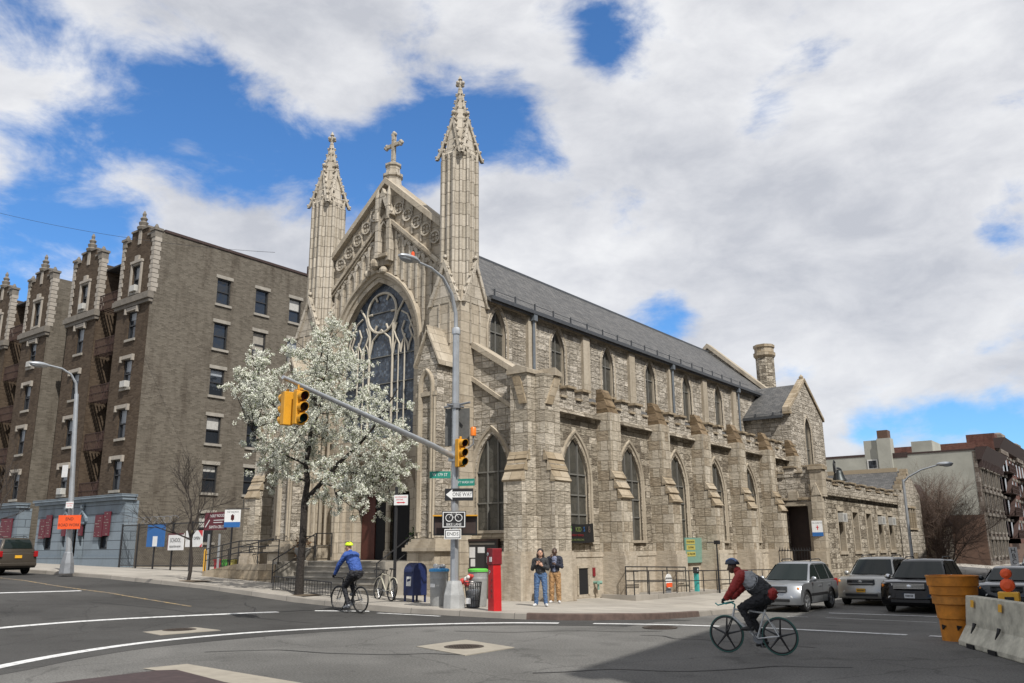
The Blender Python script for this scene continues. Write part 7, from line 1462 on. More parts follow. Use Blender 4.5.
plain('shirt_blue', (0.16, 0.18, 0.26), 0.8); plain('shoe_white', (0.6, 0.6, 0.6), 0.6); plain('shoe_black', (0.012, 0.012, 0.012), 0.5)
plain('helmet_neon', (0.62, 0.85, 0.02), 0.45); plain('stripe_blue', (0.12, 0.2, 0.4), 0.35); plain('helmet_dark', (0.02, 0.025, 0.04), 0.35); plain('eye', (0.02, 0.015, 0.012), 0.3)
plain('frame_white', (0.55, 0.56, 0.56), 0.3); plain('frame_black', (0.014, 0.014, 0.016), 0.35); plain('frame_cream', (0.45, 0.42, 0.33), 0.4); plain('tyre_green', (0.03, 0.10, 0.085), 0.7)
def V(*a): return Vector(a)
def figure(name, label, loc, rz, prims, voxel=0.011):
    """one continuous body: tapered limbs fused together; every patch keeps the material of the limb it came from"""
    t = thing(name, label, 'person', loc, rz)
    m = MB()
    for p in prims:
        if p[0] == 'c':
            _, a, b_, r0, r1, q = p; a, b_ = Vector(a), Vector(b_); d = (b_ - a); L = d.length; d.normalize()
            pts, rs = [], []
            for k in range(4): th = math.pi / 2 * k / 4; pts.append(a - d * r0 * math.cos(th)); rs.append(max(r0 * math.sin(th), 0.001))
            pts += [a, b_]; rs += [r0, r1]
            for k in range(1, 5): th = math.pi / 2 * k / 4; pts.append(b_ + d * r1 * math.sin(th)); rs.append(max(r1 * math.cos(th), 0.001))
            m.tube(pts, rs, 14)
        else:
            _, c, r, q = p; m.ball(c, 1.0, 16, 11, sc=r)
    me = bpy.data.meshes.new('body'); me.from_pydata(m.v, [], m.f); o = bpy.data.objects.new('tmp', me); COL.objects.link(o)
    bm = bmesh.new(); bm.from_mesh(me); bmesh.ops.recalc_face_normals(bm, faces=bm.faces); bm.to_mesh(me); bm.free()
    md = o.modifiers.new('r', 'REMESH'); md.mode = 'VOXEL'; md.voxel_size = voxel; md.adaptivity = 0
    sm = o.modifiers.new('s', 'SMOOTH'); sm.iterations = 3; sm.factor = 0.4
    bm_ = bpy.data.meshes.new_from_object(o.evaluated_get(bpy.context.evaluated_depsgraph_get())); bpy.data.objects.remove(o); bm_.name = 'body'
    bm_.materials.clear(); names = []
    for p in prims:
        if p[-1] not in names: names.append(p[-1])
    for q in names: bm_.materials.append(MATS[q])
    data = []
    for p in prims:
        if p[0] == 'c': data.append((0, Vector(p[1]), Vector(p[2]), p[3], p[4], names.index(p[5])))
        else: data.append((1, Vector(p[1]), Vector(p[2]), 0, 0, names.index(p[3])))
    for f in bm_.polygons:
        c = f.center; best = 9e9; mi = 0
        for k, a, b_, r0, r1, q in data:
            if k == 0:
                ab = b_ - a; s = max(0, min(1, (c - a).dot(ab) / max(ab.length_squared, 1e-9))); dd = (c - a - ab * s).length - (r0 + (r1 - r0) * s)
            else:
                e = c - a; w = math.sqrt((e.x / b_.x) ** 2 + (e.y / b_.y) ** 2 + (e.z / b_.z) ** 2); dd = (w - 1) * min(b_)
            if abs(dd) < best: best = abs(dd); mi = q
        f.material_index = mi; f.use_smooth = True
    skin = {i for i, q in enumerate(names) if q.startswith(('skin', 'eye', 'lens', 'shoe'))}; cloth = set()
    for f in bm_.polygons:
        if f.material_index not in skin: cloth.update(f.vertices)
    for f in bm_.polygons:
        if f.material_index in skin: cloth.difference_update(f.vertices)
    nrm = {i: bm_.vertices[i].normal.copy() for i in cloth}
    for i in cloth:
        v = bm_.vertices[i]; q = v.co * 9.0; w = mnoise.noise(Vector((q.x + 3, q.y, q.z * 1.7))) + 0.5 * mnoise.noise(v.co * 24.0); w = 1 - abs(w) * 2.2
        v.co += nrm[i] * 0.013 * w
    box_uv(bm_)
    o = bpy.data.objects.new('body', bm_); COL.objects.link(o); o.parent = t
    return t
def head(c, look, skin, hr=1.0):
    """skull, jaw, nose, ears, eyes; look = facing direction"""
    c = Vector(c); f = Vector(look).normalized(); s = Vector((0, 0, 1)).cross(f).normalized(); u = f.cross(s)
    P = lambda a, b_, d: c + f * a + s * b_ + u * d
    return [('e', tuple(c), (0.088 * hr, 0.080 * hr, 0.108 * hr), skin), ('e', tuple(P(0.028, 0, -0.055)), (0.062, 0.058, 0.062), skin), ('c', P(0.085, 0, 0.01), P(0.104, 0, -0.022), 0.012, 0.015, skin),
            ('e', tuple(P(0.0, 0.082, -0.01)), (0.018, 0.012, 0.03), skin), ('e', tuple(P(0.0, -0.082, -0.01)), (0.018, 0.012, 0.03), skin), ('e', tuple(P(0.080, 0.03, 0.012)), (0.010, 0.012, 0.008), 'eye'), ('e', tuple(P(0.080, -0.03, 0.012)), (0.010, 0.012, 0.008), 'eye'), ('c', P(0.083, -0.02, -0.06), P(0.083, 0.02, -0.06), 0.006, 0.006, 'lens_red' if skin == 'skin_fair' else 'eye')]
def hand(w, d, side, skin, curl=0.6):
    """palm, four bent fingers and a thumb; d = direction of the fingers, side = thumb direction"""
    w = Vector(w); d = Vector(d).normalized(); s = Vector(side); s = (s - d * s.dot(d)).normalized(); n = d.cross(s)
    out = [('c', w, w + d * 0.055, 0.026, 0.030, skin), ('c', w + d * 0.03 + s * 0.018, w + d * 0.07 + s * 0.02, 0.02, 0.018, skin), ('c', w + d * 0.03 - s * 0.018, w + d * 0.065 - s * 0.02, 0.02, 0.018, skin)]
    for k, l in enumerate((0.038, 0.044, 0.042, 0.032)):
        b = w + d * 0.085 + s * (0.03 - 0.02 * k); m1 = b + (d * math.cos(curl) + n * math.sin(curl)) * l; m2 = m1 + (d * math.cos(curl * 2.2) + n * math.sin(curl * 2.2)) * l * 0.85
        out += [('c', b, m1, 0.0095, 0.009, skin), ('c', m1, m2, 0.009, 0.008, skin)]
    b = w + d * 0.03 + s * 0.032; m1 = b + (d * 0.6 + s * 0.7 + n * 0.3).normalized() * 0.04; m2 = m1 + (d * 0.9 + n * 0.4).normalized() * 0.03
    return out + [('c', b, m1, 0.012, 0.010, skin), ('c', m1, m2, 0.010, 0.009, skin)]
def shoe(a, toe, q): a, toe = Vector(a), Vector(toe); m_ = a.lerp(toe, 0.55); return [('c', a, m_, 0.045, 0.042, q), ('c', m_, toe, 0.042, 0.034, q)]
def bicycle(label, loc, rz, fr, tyre='rubber', tri=False, bull=False, drop=False, lean=0.0, crank=0.0, basket=False, r=0.34, fender=False):
    t = thing('bicycle', label, 'bicycle', loc, rz); t.rotation_euler = (lean, 0, rz)
    ra, fa, bb, st, hd = V(-0.43, 0, r), V(0.59, 0, r), V(0.0, 0, 0.28), V(-0.19, 0, 0.80), V(0.40, 0, 0.82); hb = V(0.445, 0, 0.66)
    m = MB(); m.tube([bb, st], 0.018, 8); m.tube([bb, hb], 0.022, 8); m.tube([st + V(0.02, 0, -0.06), hd + V(0.01, 0, -0.03)], 0.017, 8); m.tube([hd, hb], 0.022, 8)
    for s in (-1, 1): m.tube([bb + V(0, s * 0.03, 0), ra + V(0, s * 0.055, 0)], 0.011, 6); m.tube([st + V(0.02, s * 0.02, -0.06), ra + V(0, s * 0.055, 0)], 0.010, 6)
    m.build('frame', fr, t, True, smooth=True)
    m = MB()
    for s in (-1, 1): m.tube([hb + V(0.005, s * 0.035, -0.02), V(0.52, s * 0.05, 0.5), fa + V(0, s * 0.05, 0)], 0.012, 6)
    m.build('fork', 'frame_black' if tri else fr, t, True, smooth=True)
    for c, nm in ((ra, 'wheel'), (fa, 'wheel')):
        m = MB(); m.tube([c + V((r - 0.014) * math.cos(a * math.pi / 20), 0, (r - 0.014) * math.sin(a * math.pi / 20)) for a in range(41)], 0.015 if tri else 0.019, 8, caps=False); w = m.build(nm, tyre, t, True, smooth=True)
        m = MB(); m.tube([c + V((r - 0.037) * math.cos(a * math.pi / 20), 0, (r - 0.037) * math.sin(a * math.pi / 20)) for a in range(41)], 0.016 if tri else 0.011, 6, caps=False); m.build('rim', 'frame_black', w, True, smooth=True)
        m = MB()
        if tri:
            for k in range(5): a = k * 2 * math.pi / 5 + 0.4; m.tube([c, c + V((r - 0.04) * math.cos(a), 0, (r - 0.04) * math.sin(a))], [0.026, 0.014], 6)
        else:
            for k in range(28): a = k * 2 * math.pi / 28; m.tube([c + V(0, 0.03 * (1 if k % 2 else -1), 0), c + V((r - 0.04) * math.cos(a), 0, (r - 0.04) * math.sin(a))], 0.0018, 3)
        m.lathe([(0.03, -0.05), (0.022, -0.04), (0.022, 0.04), (0.03, 0.05)], c, 10, axis='y'); m.build('spokes', 'frame_black' if tri else 'chrome', w, True)
    m = MB(); m.tube([st, st + V(-0.035, 0, 0.13)], 0.013, 8); m.build('seat_post', 'frame_black', t, True)
    m = MB(); sc_ = st + V(-0.04, 0, 0.15); m.prism([(-0.13, 0.07), (-0.14, 0), (-0.13, -0.07), (-0.04, -0.05), (0.14, -0.018), (0.14, 0.018), (-0.04, 0.05)], lambda u, v, d: tuple(sc_ + V(u, v, d)), -0.02, 0.03); m.build('saddle', 'plastic_black', t, True, bevel=0.012)
    m = MB(); sh = hd + V(-0.012, 0, 0.06); m.tube([hd, sh], 0.015, 8); m.tube([sh, sh + V(0.09, 0, 0.04)], 0.014, 8); c = sh + V(0.09, 0, 0.04)
    if bull:
        for s in (-1, 1): m.tube([c, c + V(0, s * 0.2, 0), c + V(0.05, s * 0.21, -0.02), c + V(0.17, s * 0.21, -0.05), c + V(0.22, s * 0.21, -0.01)], 0.013, 7)
    elif drop:
        for s in (-1, 1): m.tube([c, c + V(0, s * 0.2, 0), c + V(0.09, s * 0.21, -0.01), c + V(0.11, s * 0.21, -0.09), c + V(0.02, s * 0.21, -0.14), c + V(-0.04, s * 0.21, -0.13)], 0.012, 7)
    else:
        for s in (-1, 1): m.tube([c, c + V(0.0, s * 0.12, 0.02), c + V(-0.06, s * 0.31, 0.02)], 0.012, 7)
    m.build('handlebar', 'teal' if bull else 'frame_black', t, True, smooth=True)
    cr = V(math.cos(crank), 0, math.sin(crank)) * 0.17
    m = MB(); m.tube([bb + V(0, 0.07, 0), bb + V(0, 0.08, 0) + cr], 0.012, 6); m.tube([bb + V(0, -0.07, 0), bb + V(0, -0.08, 0) - cr], 0.012, 6); m.lathe([(0.10, -0.006), (0.10, 0.006)], bb + V(0, -0.055, 0), 20, axis='y'); m.tube([bb + V(0, -0.07, 0), bb + V(0, 0.07, 0)], 0.02, 8)
    m.tube([bb + V(0, -0.055, 0.10), ra + V(0, -0.055, 0.045)], 0.006, 4); m.tube([bb + V(0, -0.055, -0.10), ra + V(0, -0.055, -0.045)], 0.006, 4); m.build('crankset', 'galv_dark', t, True)
    for s in (1, -1): m = MB(); p = bb + V(0, s * 0.13, 0) + cr * s; m.box(p.x - 0.05, p.x + 0.05, p.y - 0.045, p.y + 0.045, p.z - 0.012, p.z + 0.012); m.build('pedal', 'plastic_black', t, True)
    if fender:
        for cc in (ra, fa): m = MB(); m.tube([cc + V((r + 0.02) * math.cos(a), 0, (r + 0.02) * math.sin(a)) for a in [0.4 + 0.2 * i for i in range(12)]], 0.016, 5); m.build('mudguard', fr, t, True)
    return t
# ---- the near rider
loc2 = (11.32, -9.68, g(11.3, -9.7)); B2 = math.pi + 0.06
q = bicycle('white framed bicycle with dark five spoke wheels and green tyres under the near rider', loc2, B2, 'frame_white', 'tyre_green', True, True, crank=1.15); q.scale = (0.88,) * 3
pr = [('e', (-0.20, 0, 1.02), (0.15, 0.165, 0.14), 'trousers_black'), ('c', V(-0.22, 0, 1.10), V(-0.02, 0, 1.25), 0.175, 0.185, 'jacket_black'), ('c', V(0.0, 0.06, 1.28), V(0.09, 0.06, 1.36), 0.15, 0.14, 'jacket_grey'), ('c', V(0.0, -0.06, 1.28), V(0.09, -0.06, 1.36), 0.15, 0.14, 'jacket_grey'),
      ('c', V(0.19, 0.12, 1.40), V(0.19, -0.12, 1.40), 0.115, 0.115, 'jacket_red'), ('c', V(0.24, 0, 1.44), V(0.30, 0, 1.51), 0.085, 0.07, 'jacket_red'), ('e', (-0.34, 0.0, 1.09), (0.10, 0.15, 0.11), 'jacket_red')]
for s in (1, -1):
    pr += [('c', V(0.19, s * 0.19, 1.39), V(0.31, s * 0.26, 1.18), 0.095, 0.078, 'jacket_red'), ('c', V(0.31, s * 0.26, 1.18), V(0.47, s * 0.20, 1.01), 0.074, 0.05, 'jacket_red')] + hand((0.48, s * 0.20, 1.0), (1, 0, -0.45), (0, -s, 0.4), 'trousers_black', 0.9 )
pr += [('c', V(-0.16, 0.10, 1.0), V(0.22, 0.13, 0.83), 0.115, 0.075, 'trousers_black'), ('c', V(0.22, 0.13, 0.83), V(0.06, 0.13, 0.50), 0.066, 0.045, 'trousers_black')] + shoe((0.03, 0.13, 0.47), (0.22, 0.13, 0.45), 'shoe_black')
pr += [('c', V(-0.17, -0.10, 1.0), V(0.13, -0.13, 0.64), 0.115, 0.075, 'trousers_black'), ('c', V(0.13, -0.13, 0.64), V(-0.10, -0.13, 0.24), 0.066, 0.045, 'trousers_black')] + shoe((-0.13, -0.13, 0.20), (0.05, -0.13, 0.15), 'shoe_black')
pr += [('c', V(0.28, 0, 1.48), V(0.35, 0, 1.53), 0.055, 0.055, 'skin_dark')] + head((0.39, 0, 1.575), (1, 0.2, -0.30), 'skin_dark')
t = figure('person', 'cyclist in a red, grey and black jacket bent low over the white bicycle', loc2, B2, pr); t.scale = (0.88,) * 3
def helmet(t, c, q, stripe=None):
    m = MB(); c = Vector(c)
    n, k = 18, 7; vs = []; 
    for i in range(k + 1):
        ph = math.pi / 2 * (i / k) * 1.03
        for j in range(n):
            a = 2 * math.pi * j / n; x = math.cos(a) * math.sin(ph) * (0.148 if math.cos(a) < 0 else 0.138); vs.append(c + V(x, math.sin(a) * math.sin(ph) * 0.108, 0.105 * math.cos(ph) + 0.02))
    m.add(vs, [(i * n + j, i * n + (j + 1) % n, (i + 1) * n + (j + 1) % n, (i + 1) * n + j) for i in range(k) for j in range(n)]); o = m.build('helmet', q, t, True, smooth=True); o.modifiers.new('s', 'SOLIDIFY').thickness = 0.015
    if stripe:
        m = MB()
        for y in (-0.055, 0.0, 0.055): m.tube([c + V(0.12 * math.cos(a), y, 0.02 + 0.112 * math.sin(a) * (1 - abs(y) * 2)) for a in [0.5 + 0.3 * i for i in range(8)]], 0.012, 6)
        m.build('helmet_rib', stripe, o, True, smooth=True)
    else:
        m = MB()
        for y in (-0.045, 0.045): m.tube([c + V(0.125 * math.cos(a), y, 0.022 + 0.112 * math.sin(a) * (1 - abs(y) * 2.2)) for a in [0.6 + 0.3 * i for i in range(7)]], 0.008, 6)
        m.build('helmet_vent', 'plastic_black', o, True)
helmet(t, (0.39, 0, 1.605), 'helmet_dark', 'stripe_blue')
# ---- the far rider
loc1 = (-1.55, -6.86, g(-1.55, -6.86) + 0.006); B1 = math.pi - 0.10
bicycle('black hybrid bicycle under the rider in blue', loc1, B1, 'frame_black', crank=-1.9, r=0.355)
pr = [('e', (-0.22, 0, 1.06), (0.16, 0.18, 0.15), 'trousers_black'), ('c', V(-0.19, 0, 1.14), V(-0.06, 0, 1.36), 0.165, 0.175, 'jacket_blue'), ('c', V(-0.04, 0.07, 1.38), V(0.06, 0.07, 1.52), 0.14, 0.12, 'jacket_blue'), ('c', V(-0.04, -0.07, 1.38), V(0.06, -0.07, 1.52), 0.14, 0.12, 'jacket_blue'), ('c', V(0.08, 0.15, 1.55), V(0.08, -0.15, 1.55), 0.10, 0.10, 'jacket_blue'), ('c', V(0.1, 0, 1.6), V(0.15, 0, 1.66), 0.07, 0.06, 'jacket_blue')]
for s in (1, -1): pr += [('c', V(0.08, s * 0.2, 1.53), V(0.27, s * 0.27, 1.28), 0.078, 0.06, 'jacket_blue'), ('c', V(0.27, s * 0.27, 1.28), V(0.42, s * 0.27, 1.05), 0.058, 0.042, 'jacket_blue')] + hand((0.43, s * 0.27, 1.03), (0.9, 0, -0.5), (0, -s, 0.3), 'trousers_black', 0.9)
pr += [('c', V(-0.18, 0.11, 1.04), V(0.15, 0.14, 0.68), 0.12, 0.08, 'trousers_black'), ('c', V(0.15, 0.14, 0.68), V(-0.05, 0.14, 0.24), 0.07, 0.048, 'trousers_black')] + shoe((-0.08, 0.14, 0.18), (0.10, 0.14, 0.14), 'galv_dark')
pr += [('c', V(-0.18, -0.11, 1.04), V(0.22, -0.14, 0.86), 0.12, 0.08, 'trousers_black'), ('c', V(0.22, -0.14, 0.86), V(0.10, -0.14, 0.54), 0.07, 0.048, 'trousers_black')] + shoe((0.06, -0.14, 0.49), (0.22, -0.14, 0.47), 'galv_dark')
pr += [('c', V(0.14, 0, 1.62), V(0.17, 0, 1.70), 0.055, 0.055, 'skin_fair')] + head((0.20, 0, 1.765), (1, 0.55, -0.12), 'skin_fair')
t = figure('person', 'cyclist in a blue jacket and bright yellow helmet riding past the church steps', loc1, B1, pr); helmet(t, (0.195, 0, 1.80), 'helmet_neon')
bicycle('pale cream bicycle locked to the thin green sign post', (-2.65, -4.45, g(-2.6, -4.5) + 0.15), math.pi - 0.35, 'frame_cream', drop=True, lean=0.10, fender=True, crank=0.3)
# ---- the two people on the corner
locw = (2.10, -2.80, gs(2.10, -2.80)); Rw = math.atan2(-20.9, 12.0)
pr = [('e', (0, 0, 0.90), (0.125, 0.17, 0.13), 'jeans'), ('c', V(0, 0, 0.98), V(0.0, 0, 1.12), 0.145, 0.15, 'jacket_black'), ('c', V(0.0, 0.055, 1.12), V(0.0, 0.06, 1.27), 0.125, 0.105, 'jacket_black'), ('c', V(0.0, -0.055, 1.12), V(0.0, -0.06, 1.27), 0.125, 0.105, 'jacket_black'), ('c', V(0, 0.13, 1.31), V(0, -0.13, 1.31), 0.075, 0.075, 'jacket_black'), ('c', V(0, 0, 1.34), V(0.0, 0, 1.41), 0.06, 0.05, 'skin_fair')]
pr += [('c', V(0, 0.17, 1.30), V(0.04, 0.225, 1.06), 0.066, 0.055, 'jacket_black'), ('c', V(0.04, 0.225, 1.06), V(0.17, 0.09, 1.13), 0.053, 0.040, 'jacket_black')] + hand((0.19, 0.07, 1.15), (0.2, -0.7, 0.5), (0.3, 0, 1), 'skin_fair', 0.7)
pr += [('c', V(0, -0.17, 1.30), V(0.03, -0.23, 1.06), 0.066, 0.055, 'jacket_black'), ('c', V(0.03, -0.23, 1.06), V(0.15, -0.12, 1.18), 0.053, 0.040, 'jacket_black')] + hand((0.17, -0.09, 1.20), (0.1, 0.6, 0.6), (0.3, 0, 1), 'skin_fair', 0.7)
for s, f in ((1, 0.10), (-1, -0.02)): pr += [('c', V(0, s * 0.09, 0.88), V(0.03 + f * 0.2, s * 0.125, 0.50), 0.10, 0.068, 'jeans'), ('c', V(0.03 + f * 0.2, s * 0.125, 0.50), V(f * 0.5, s * 0.14, 0.10), 0.066, 0.055, 'jeans')] + shoe((f * 0.5 - 0.03, s * 0.145, 0.045), (f * 0.5 + 0.15, s * 0.20, 0.04), 'shoe_white')
pr += head((0.015, 0.0, 1.51), (1, 0.25, 0.25), 'skin_fair')
t = figure('person', 'woman with long dark hair in a black jacket and blue jeans on the corner', locw, Rw, pr)
m = MB(); m.ball((-0.018, 0, 1.545), 0.105, 14, 10, sc=(0.98, 0.95, 0.98)); m.ball((-0.062, 0.0, 1.42), 0.1, 12, 9, sc=(0.62, 1.05, 1.5)); m.ball((-0.01, 0.085, 1.42), 0.06, 10, 8, sc=(0.8, 0.6, 1.9)); m.ball((-0.01, -0.085, 1.42), 0.06, 10, 8, sc=(0.8, 0.6, 1.9)); m.build('hair', 'hair_dark', t, True, smooth=True)
locm = (1.12, -0.62, gs(1.12, -0.62)); Rm = math.atan2(-20.9, 11.0)
pr = [('e', (0, 0, 0.94), (0.125, 0.165, 0.13), 'camo'), ('c', V(0, 0, 1.02), V(0.0, 0, 1.18), 0.14, 0.15, 'jacket_navy'), ('c', V(0.0, 0.06, 1.2), V(0.0, 0.07, 1.36), 0.125, 0.11, 'jacket_navy'), ('c', V(0.0, -0.06, 1.2), V(0.0, -0.07, 1.36), 0.125, 0.11, 'jacket_navy'), ('c', V(0, 0.15, 1.42), V(0, -0.15, 1.42), 0.08, 0.08, 'jacket_navy'), ('c', V(0.04, 0, 1.05), V(0.05, 0, 1.4), 0.10, 0.095, 'shirt_blue'), ('c', V(0, 0, 1.45), V(0.01, 0, 1.53), 0.058, 0.055, 'skin_dark')]
pr += [('c', V(0, 0.19, 1.41), V(0.05, 0.245, 1.15), 0.07, 0.058, 'jacket_navy'), ('c', V(0.05, 0.245, 1.15), V(0.19, 0.08, 1.22), 0.056, 0.042, 'jacket_navy')] + hand((0.2, 0.06, 1.23), (0.1, -0.8, 0.2), (0.3, 0, 1), 'skin_dark', 0.6)
pr += [('c', V(0, -0.19, 1.41), V(0.07, -0.235, 1.17), 0.07, 0.058, 'jacket_navy'), ('c', V(0.07, -0.235, 1.17), V(0.17, -0.13, 1.44), 0.056, 0.042, 'jacket_navy')] + hand((0.17, -0.12, 1.46), (-0.1, 0.4, 0.8), (0.3, 0.5, 0), 'skin_dark', 0.6)
for s in (1, -1): pr += [('c', V(0, s * 0.09, 0.92), V(0.02, s * 0.11, 0.52), 0.105, 0.085, 'camo'), ('c', V(0.02, s * 0.11, 0.52), V(0.0, s * 0.12, 0.11), 0.083, 0.072, 'camo')] + shoe((-0.03, s * 0.12, 0.045), (0.17, s * 0.16, 0.04), 'shoe_white')
pr += head((0.02, 0, 1.63), (1, 0.1, -0.05), 'skin_dark')
t = figure('person', 'man in a dark jacket and tan patterned trousers leaning by the stone pier', locm, Rm, pr); t.scale = (0.97,) * 3
m = MB(); m.ball((-0.012, 0, 1.672), 0.094, 14, 10, sc=(1.0, 0.9, 0.86)); m.build('hair', 'hair_dark', t, True, smooth=True)
# ================================================================== trees
RTH = Vector((math.cos(_y), math.sin(_y), 0)); FWH = Vector((-math.sin(_y), math.cos(_y), 0))
def limb(m, a, b_, r0, r1, rr, bend=0.12, n=6):
    a, b_ = Vector(a), Vector(b_); L = (b_ - a).length; pts = []; off = Vector((rr.uniform(-1, 1), rr.uniform(-1, 1), rr.uniform(-0.4, 0.8))) * bend * L
    for i in range(n + 1):
        s = i / n; pts.append(a.lerp(b_, s) + off * math.sin(math.pi * s) + Vector((rr.uniform(-1, 1), rr.uniform(-1, 1), rr.uniform(-1, 1))) * 0.03 * L * (0 < i < n) * 0.5)
    m.tube(pts, [r0 + (r1 - r0) * i / n for i in range(n + 1)], 6 if r0 > 0.02 else 4, caps=False); return pts
def blossom_tree():
    bx, by = -5.47, -5.38; z0 = g(bx, by) + 0.15; rr = random.Random(21)
    t = thing('blossom_tree', 'white blossoming street tree with a dark forked trunk before the church door', 'tree', (bx, by, z0))
    S = 27.3 / 843.0
    def at(px, py, dep=0.0):                                 # real position a little before or behind the trunk's plane
        return RTH * ((px - 302) * S * 1.04 - 0.10) + FWH * dep + Vector((0, 0, (593 - py) * S * 1.045))
    fork = at(303, 505); tr = MB(); tr.tube([at(302, 596), at(302, 570), at(303, 540), fork], [0.16, 0.125, 0.115, 0.11], 12)
    main = limb(tr, fork, at(312, 350, 0.3), 0.10, 0.02, rr, 0.02, 9); right = limb(tr, fork, at(355, 455, -0.5), 0.085, 0.05, rr, 0.06); r2 = limb(tr, right[-1], at(395, 400, -0.9), 0.05, 0.015, rr, 0.05); r3 = limb(tr, right[3], at(385, 480, 0.7), 0.05, 0.015, rr, 0.1)
    l1 = limb(tr, main[3], at(245, 385, 0.6), 0.055, 0.015, rr, 0.08); l2 = limb(tr, main[2], at(255, 440, -0.8), 0.045, 0.012, rr, 0.1); b1 = limb(tr, main[4], at(300, 370, 1.8), 0.05, 0.014, rr, 0.08); b2 = limb(tr, main[4], at(330, 385, -1.7), 0.05, 0.014, rr, 0.08)
    r4 = limb(tr, right[2], at(340, 500, -1.2), 0.04, 0.012, rr, 0.12); l3 = limb(tr, main[1], at(268, 478, 0.8), 0.035, 0.01, rr, 0.1)
    spine = [main, right, r2, r3, l1, l2, b1, b2, r4, l3]
    blobs = []  # (pixel, depth, radius in px)
    for px, py, R in ((340, 338, 20), (325, 362, 26), (300, 352, 17), (352, 370, 26), (262, 372, 20), (243, 374, 19), (228, 384, 13), (250, 402, 24), (275, 405, 26), (300, 402, 28), (330, 402, 30), (358, 405, 27), (262, 432, 22), (240, 425, 12), (290, 435, 30), (320, 440, 32), (350, 440, 32), (378, 430, 26), (392, 440, 20), (398, 415, 10), (265, 462, 22), (285, 468, 28), (232, 396, 15), (226, 376, 10), (255, 360, 14), (238, 408, 16), (272, 348, 12), (284, 360, 18), (312, 380, 26), (345, 420, 30), (405, 452, 12), (402, 470, 14), (362, 486, 24), (305, 455, 26), (258, 478, 14), (300, 488, 16), (388, 514, 13), (365, 520, 16), (342, 520, 15), (325, 512, 12), (395, 485, 14), (220, 388, 9), (330, 328, 13), (305, 340, 13), (245, 455, 9), (315, 472, 22), (340, 478, 28), (368, 470, 28), (390, 468, 18), (350, 502, 22), (375, 500, 20), (395, 496, 12), (330, 505, 14), (270, 490, 14), (285, 385, 20), (372, 395, 16), (318, 338, 14)):
        for dp in ((0.0,) if R < 15 else (-0.9, 0.9) if R < 24 else (-1.5, 0.0, 1.5)):
            blobs.append((px + rr.uniform(-5, 5), py + rr.uniform(-5, 5), dp + rr.uniform(-0.4, 0.4), R * (0.95 if dp == 0 else 0.8)))
    fl = MB(); lf = MB()
    P0 = [p for s_ in spine for p in s_]
    def clump(c, r, n):
        for _ in range(n):
            d = Vector((rr.gauss(0, 1), rr.gauss(0, 1), rr.gauss(0, 1))).normalized(); p = c + d * r * rr.uniform(0.3, 1.0)
            a = Vector((rr.gauss(0, 1), rr.gauss(0, 1), rr.gauss(0, 1))).normalized(); a = (a + d * 0.8).normalized(); u = a.orthogonal().normalized(); v = a.cross(u); s_ = rr.uniform(0.012, 0.024)
            th = rr.uniform(0, 6.28); u, v = u * math.cos(th) + v * math.sin(th), v * math.cos(th) - u * math.sin(th)
            fl.add([p + u * s_ + a * 0.006, p + v * s_ - a * 0.004, p - u * s_ + a * 0.006, p - v * s_ - a * 0.004], [(0, 1, 2, 3)])
        for _ in range(max(1, n // 7)):
            d = Vector((rr.gauss(0, 1), rr.gauss(0, 1), rr.gauss(0, 1))).normalized(); p = c + d * r * rr.uniform(0.5, 1.25); u = Vector((rr.gauss(0, 1), rr.gauss(0, 1), rr.gauss(0, 1))).normalized() * 0.045; v = u.orthogonal().normalized() * 0.018
            lf.add([p, p + u * 0.5 + v, p + u, p + u * 0.5 - v], [(0, 1, 2, 3)])
    tw = MB()
    for px, py, dp, R in blobs:
        c = at(px, py, dp); near = min(P0, key=lambda q: (q - c).length); pts = limb(tw, near, c, 0.018, 0.007, rr, 0.1, 5)
        nt_ = max(5, int(R * 0.62))
        for k in range(nt_):
            d = Vector((rr.gauss(0, 1), rr.gauss(0, 1), rr.gauss(0, 0.8) + 0.35)).normalized(); L = R * S * rr.uniform(0.45, 1.15)
            q = pts[rr.choice((2, 3, 4, 5, 5))]; tp = limb(tw, q, q + d * L, 0.007, 0.003, rr, 0.12, 4)
            for s_ in (1, 2, 3, 4):
                if rr.random() < 0.93: clump(tp[s_] + Vector((rr.uniform(-1, 1), rr.uniform(-1, 1), rr.uniform(-1, 1))) * 0.04, rr.uniform(0.05, 0.12), rr.randint(20, 36))
    T_ = tr.build('trunk', 'bark', t, True, smooth=True); tw.build('twigs', 'bark', t, True, recalc=False)
    cr = fl.build('crown', 'blossom', t, True, recalc=False); lf.build('young_leaves', 'young_leaf', cr, True, recalc=False)
    print('blossom faces', len(fl.f), 'twig faces', len(tw.f))
blossom_tree()
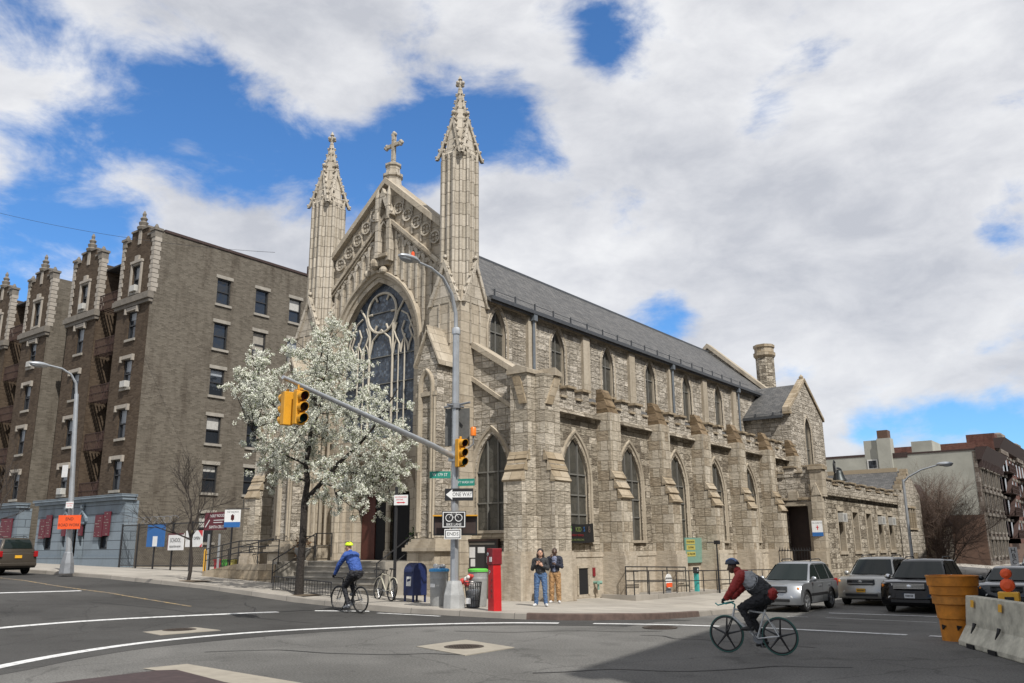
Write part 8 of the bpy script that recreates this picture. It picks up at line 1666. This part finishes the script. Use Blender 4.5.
m = MB(); m.lathe([(0.7, 0.0), (0.01, 0.02)], (-5.47, -5.38, g(-5.47, -5.38) + 0.152), 4, rot=0.78); o = m.build('tree_pit', 'dirt'); o['kind'] = 'structure'
def bare_tree(label, loc, h, spread, seed, mat='bark_grey', r0=0.07, depth=4, fork=0.35, twigs=3, cat='tree', name='bare_tree', stems=1):
    rr = random.Random(seed); t = thing(name, label, cat, loc); tr = MB(); tw = MB()
    def grow(p, d, L, r, lv):
        b_ = p + d * L; pts = limb(tr if lv < 2 else tw, p, b_, r, r * 0.55, rr, 0.07, 5)
        if lv >= depth: return
        n = twigs + (lv > 1)
        for i in range(n):
            q = pts[rr.choice((2, 3, 4, 5))] if i else pts[-1]; e = (d + Vector((rr.gauss(0, 1), rr.gauss(0, 1), rr.gauss(0, 0.7) + 0.25)) * spread * (0.5 if i == 0 else 1)).normalized()
            grow(q, e, L * rr.uniform(0.55, 0.8), r * 0.5, lv + 1)
    for s_ in range(stems):
        d0 = Vector((rr.gauss(0, 0.05 + 0.3 * (stems > 1)), rr.gauss(0, 0.05 + 0.3 * (stems > 1)), 1)).normalized(); p0 = Vector((rr.uniform(-1, 1), rr.uniform(-1, 1), 0)) * (0.5 if stems > 1 else 0)
        grow(p0, d0, h * fork, r0, 0)
    tr.build('trunk', mat, t, True, smooth=True, recalc=False); tw.build('crown', mat, t, True, recalc=False)
    return t
bare_tree('slim young bare tree in a dirt pit before the apartment side wall', (-11.7, -5.5, 0.66), 5.8, 0.55, 5, r0=0.07, depth=4, fork=0.33, twigs=4)
m = MB(); m.lathe([(1.0, 0.0), (0.01, 0.03)], (-11.7, -5.4, g(-11.7, -5.4) + 0.153), 4, rot=0.78, sq=(1.2, 0.6)); o = m.build('tree_pit', 'dirt'); o['kind'] = 'structure'
bare_tree('bare street tree at the far left in front of the second apartment house', (-29.0, -5.2, 1.1), 7.0, 0.55, 9, r0=0.09, depth=4)
bare_tree('large tangled leafless bush beyond the parish hall', (3.4, 49.0, -0.7), 9.4, 0.75, 3, 'twig_brown', 0.07, 4, 0.36, 5, 'shrub', 'bare_shrub', 13)
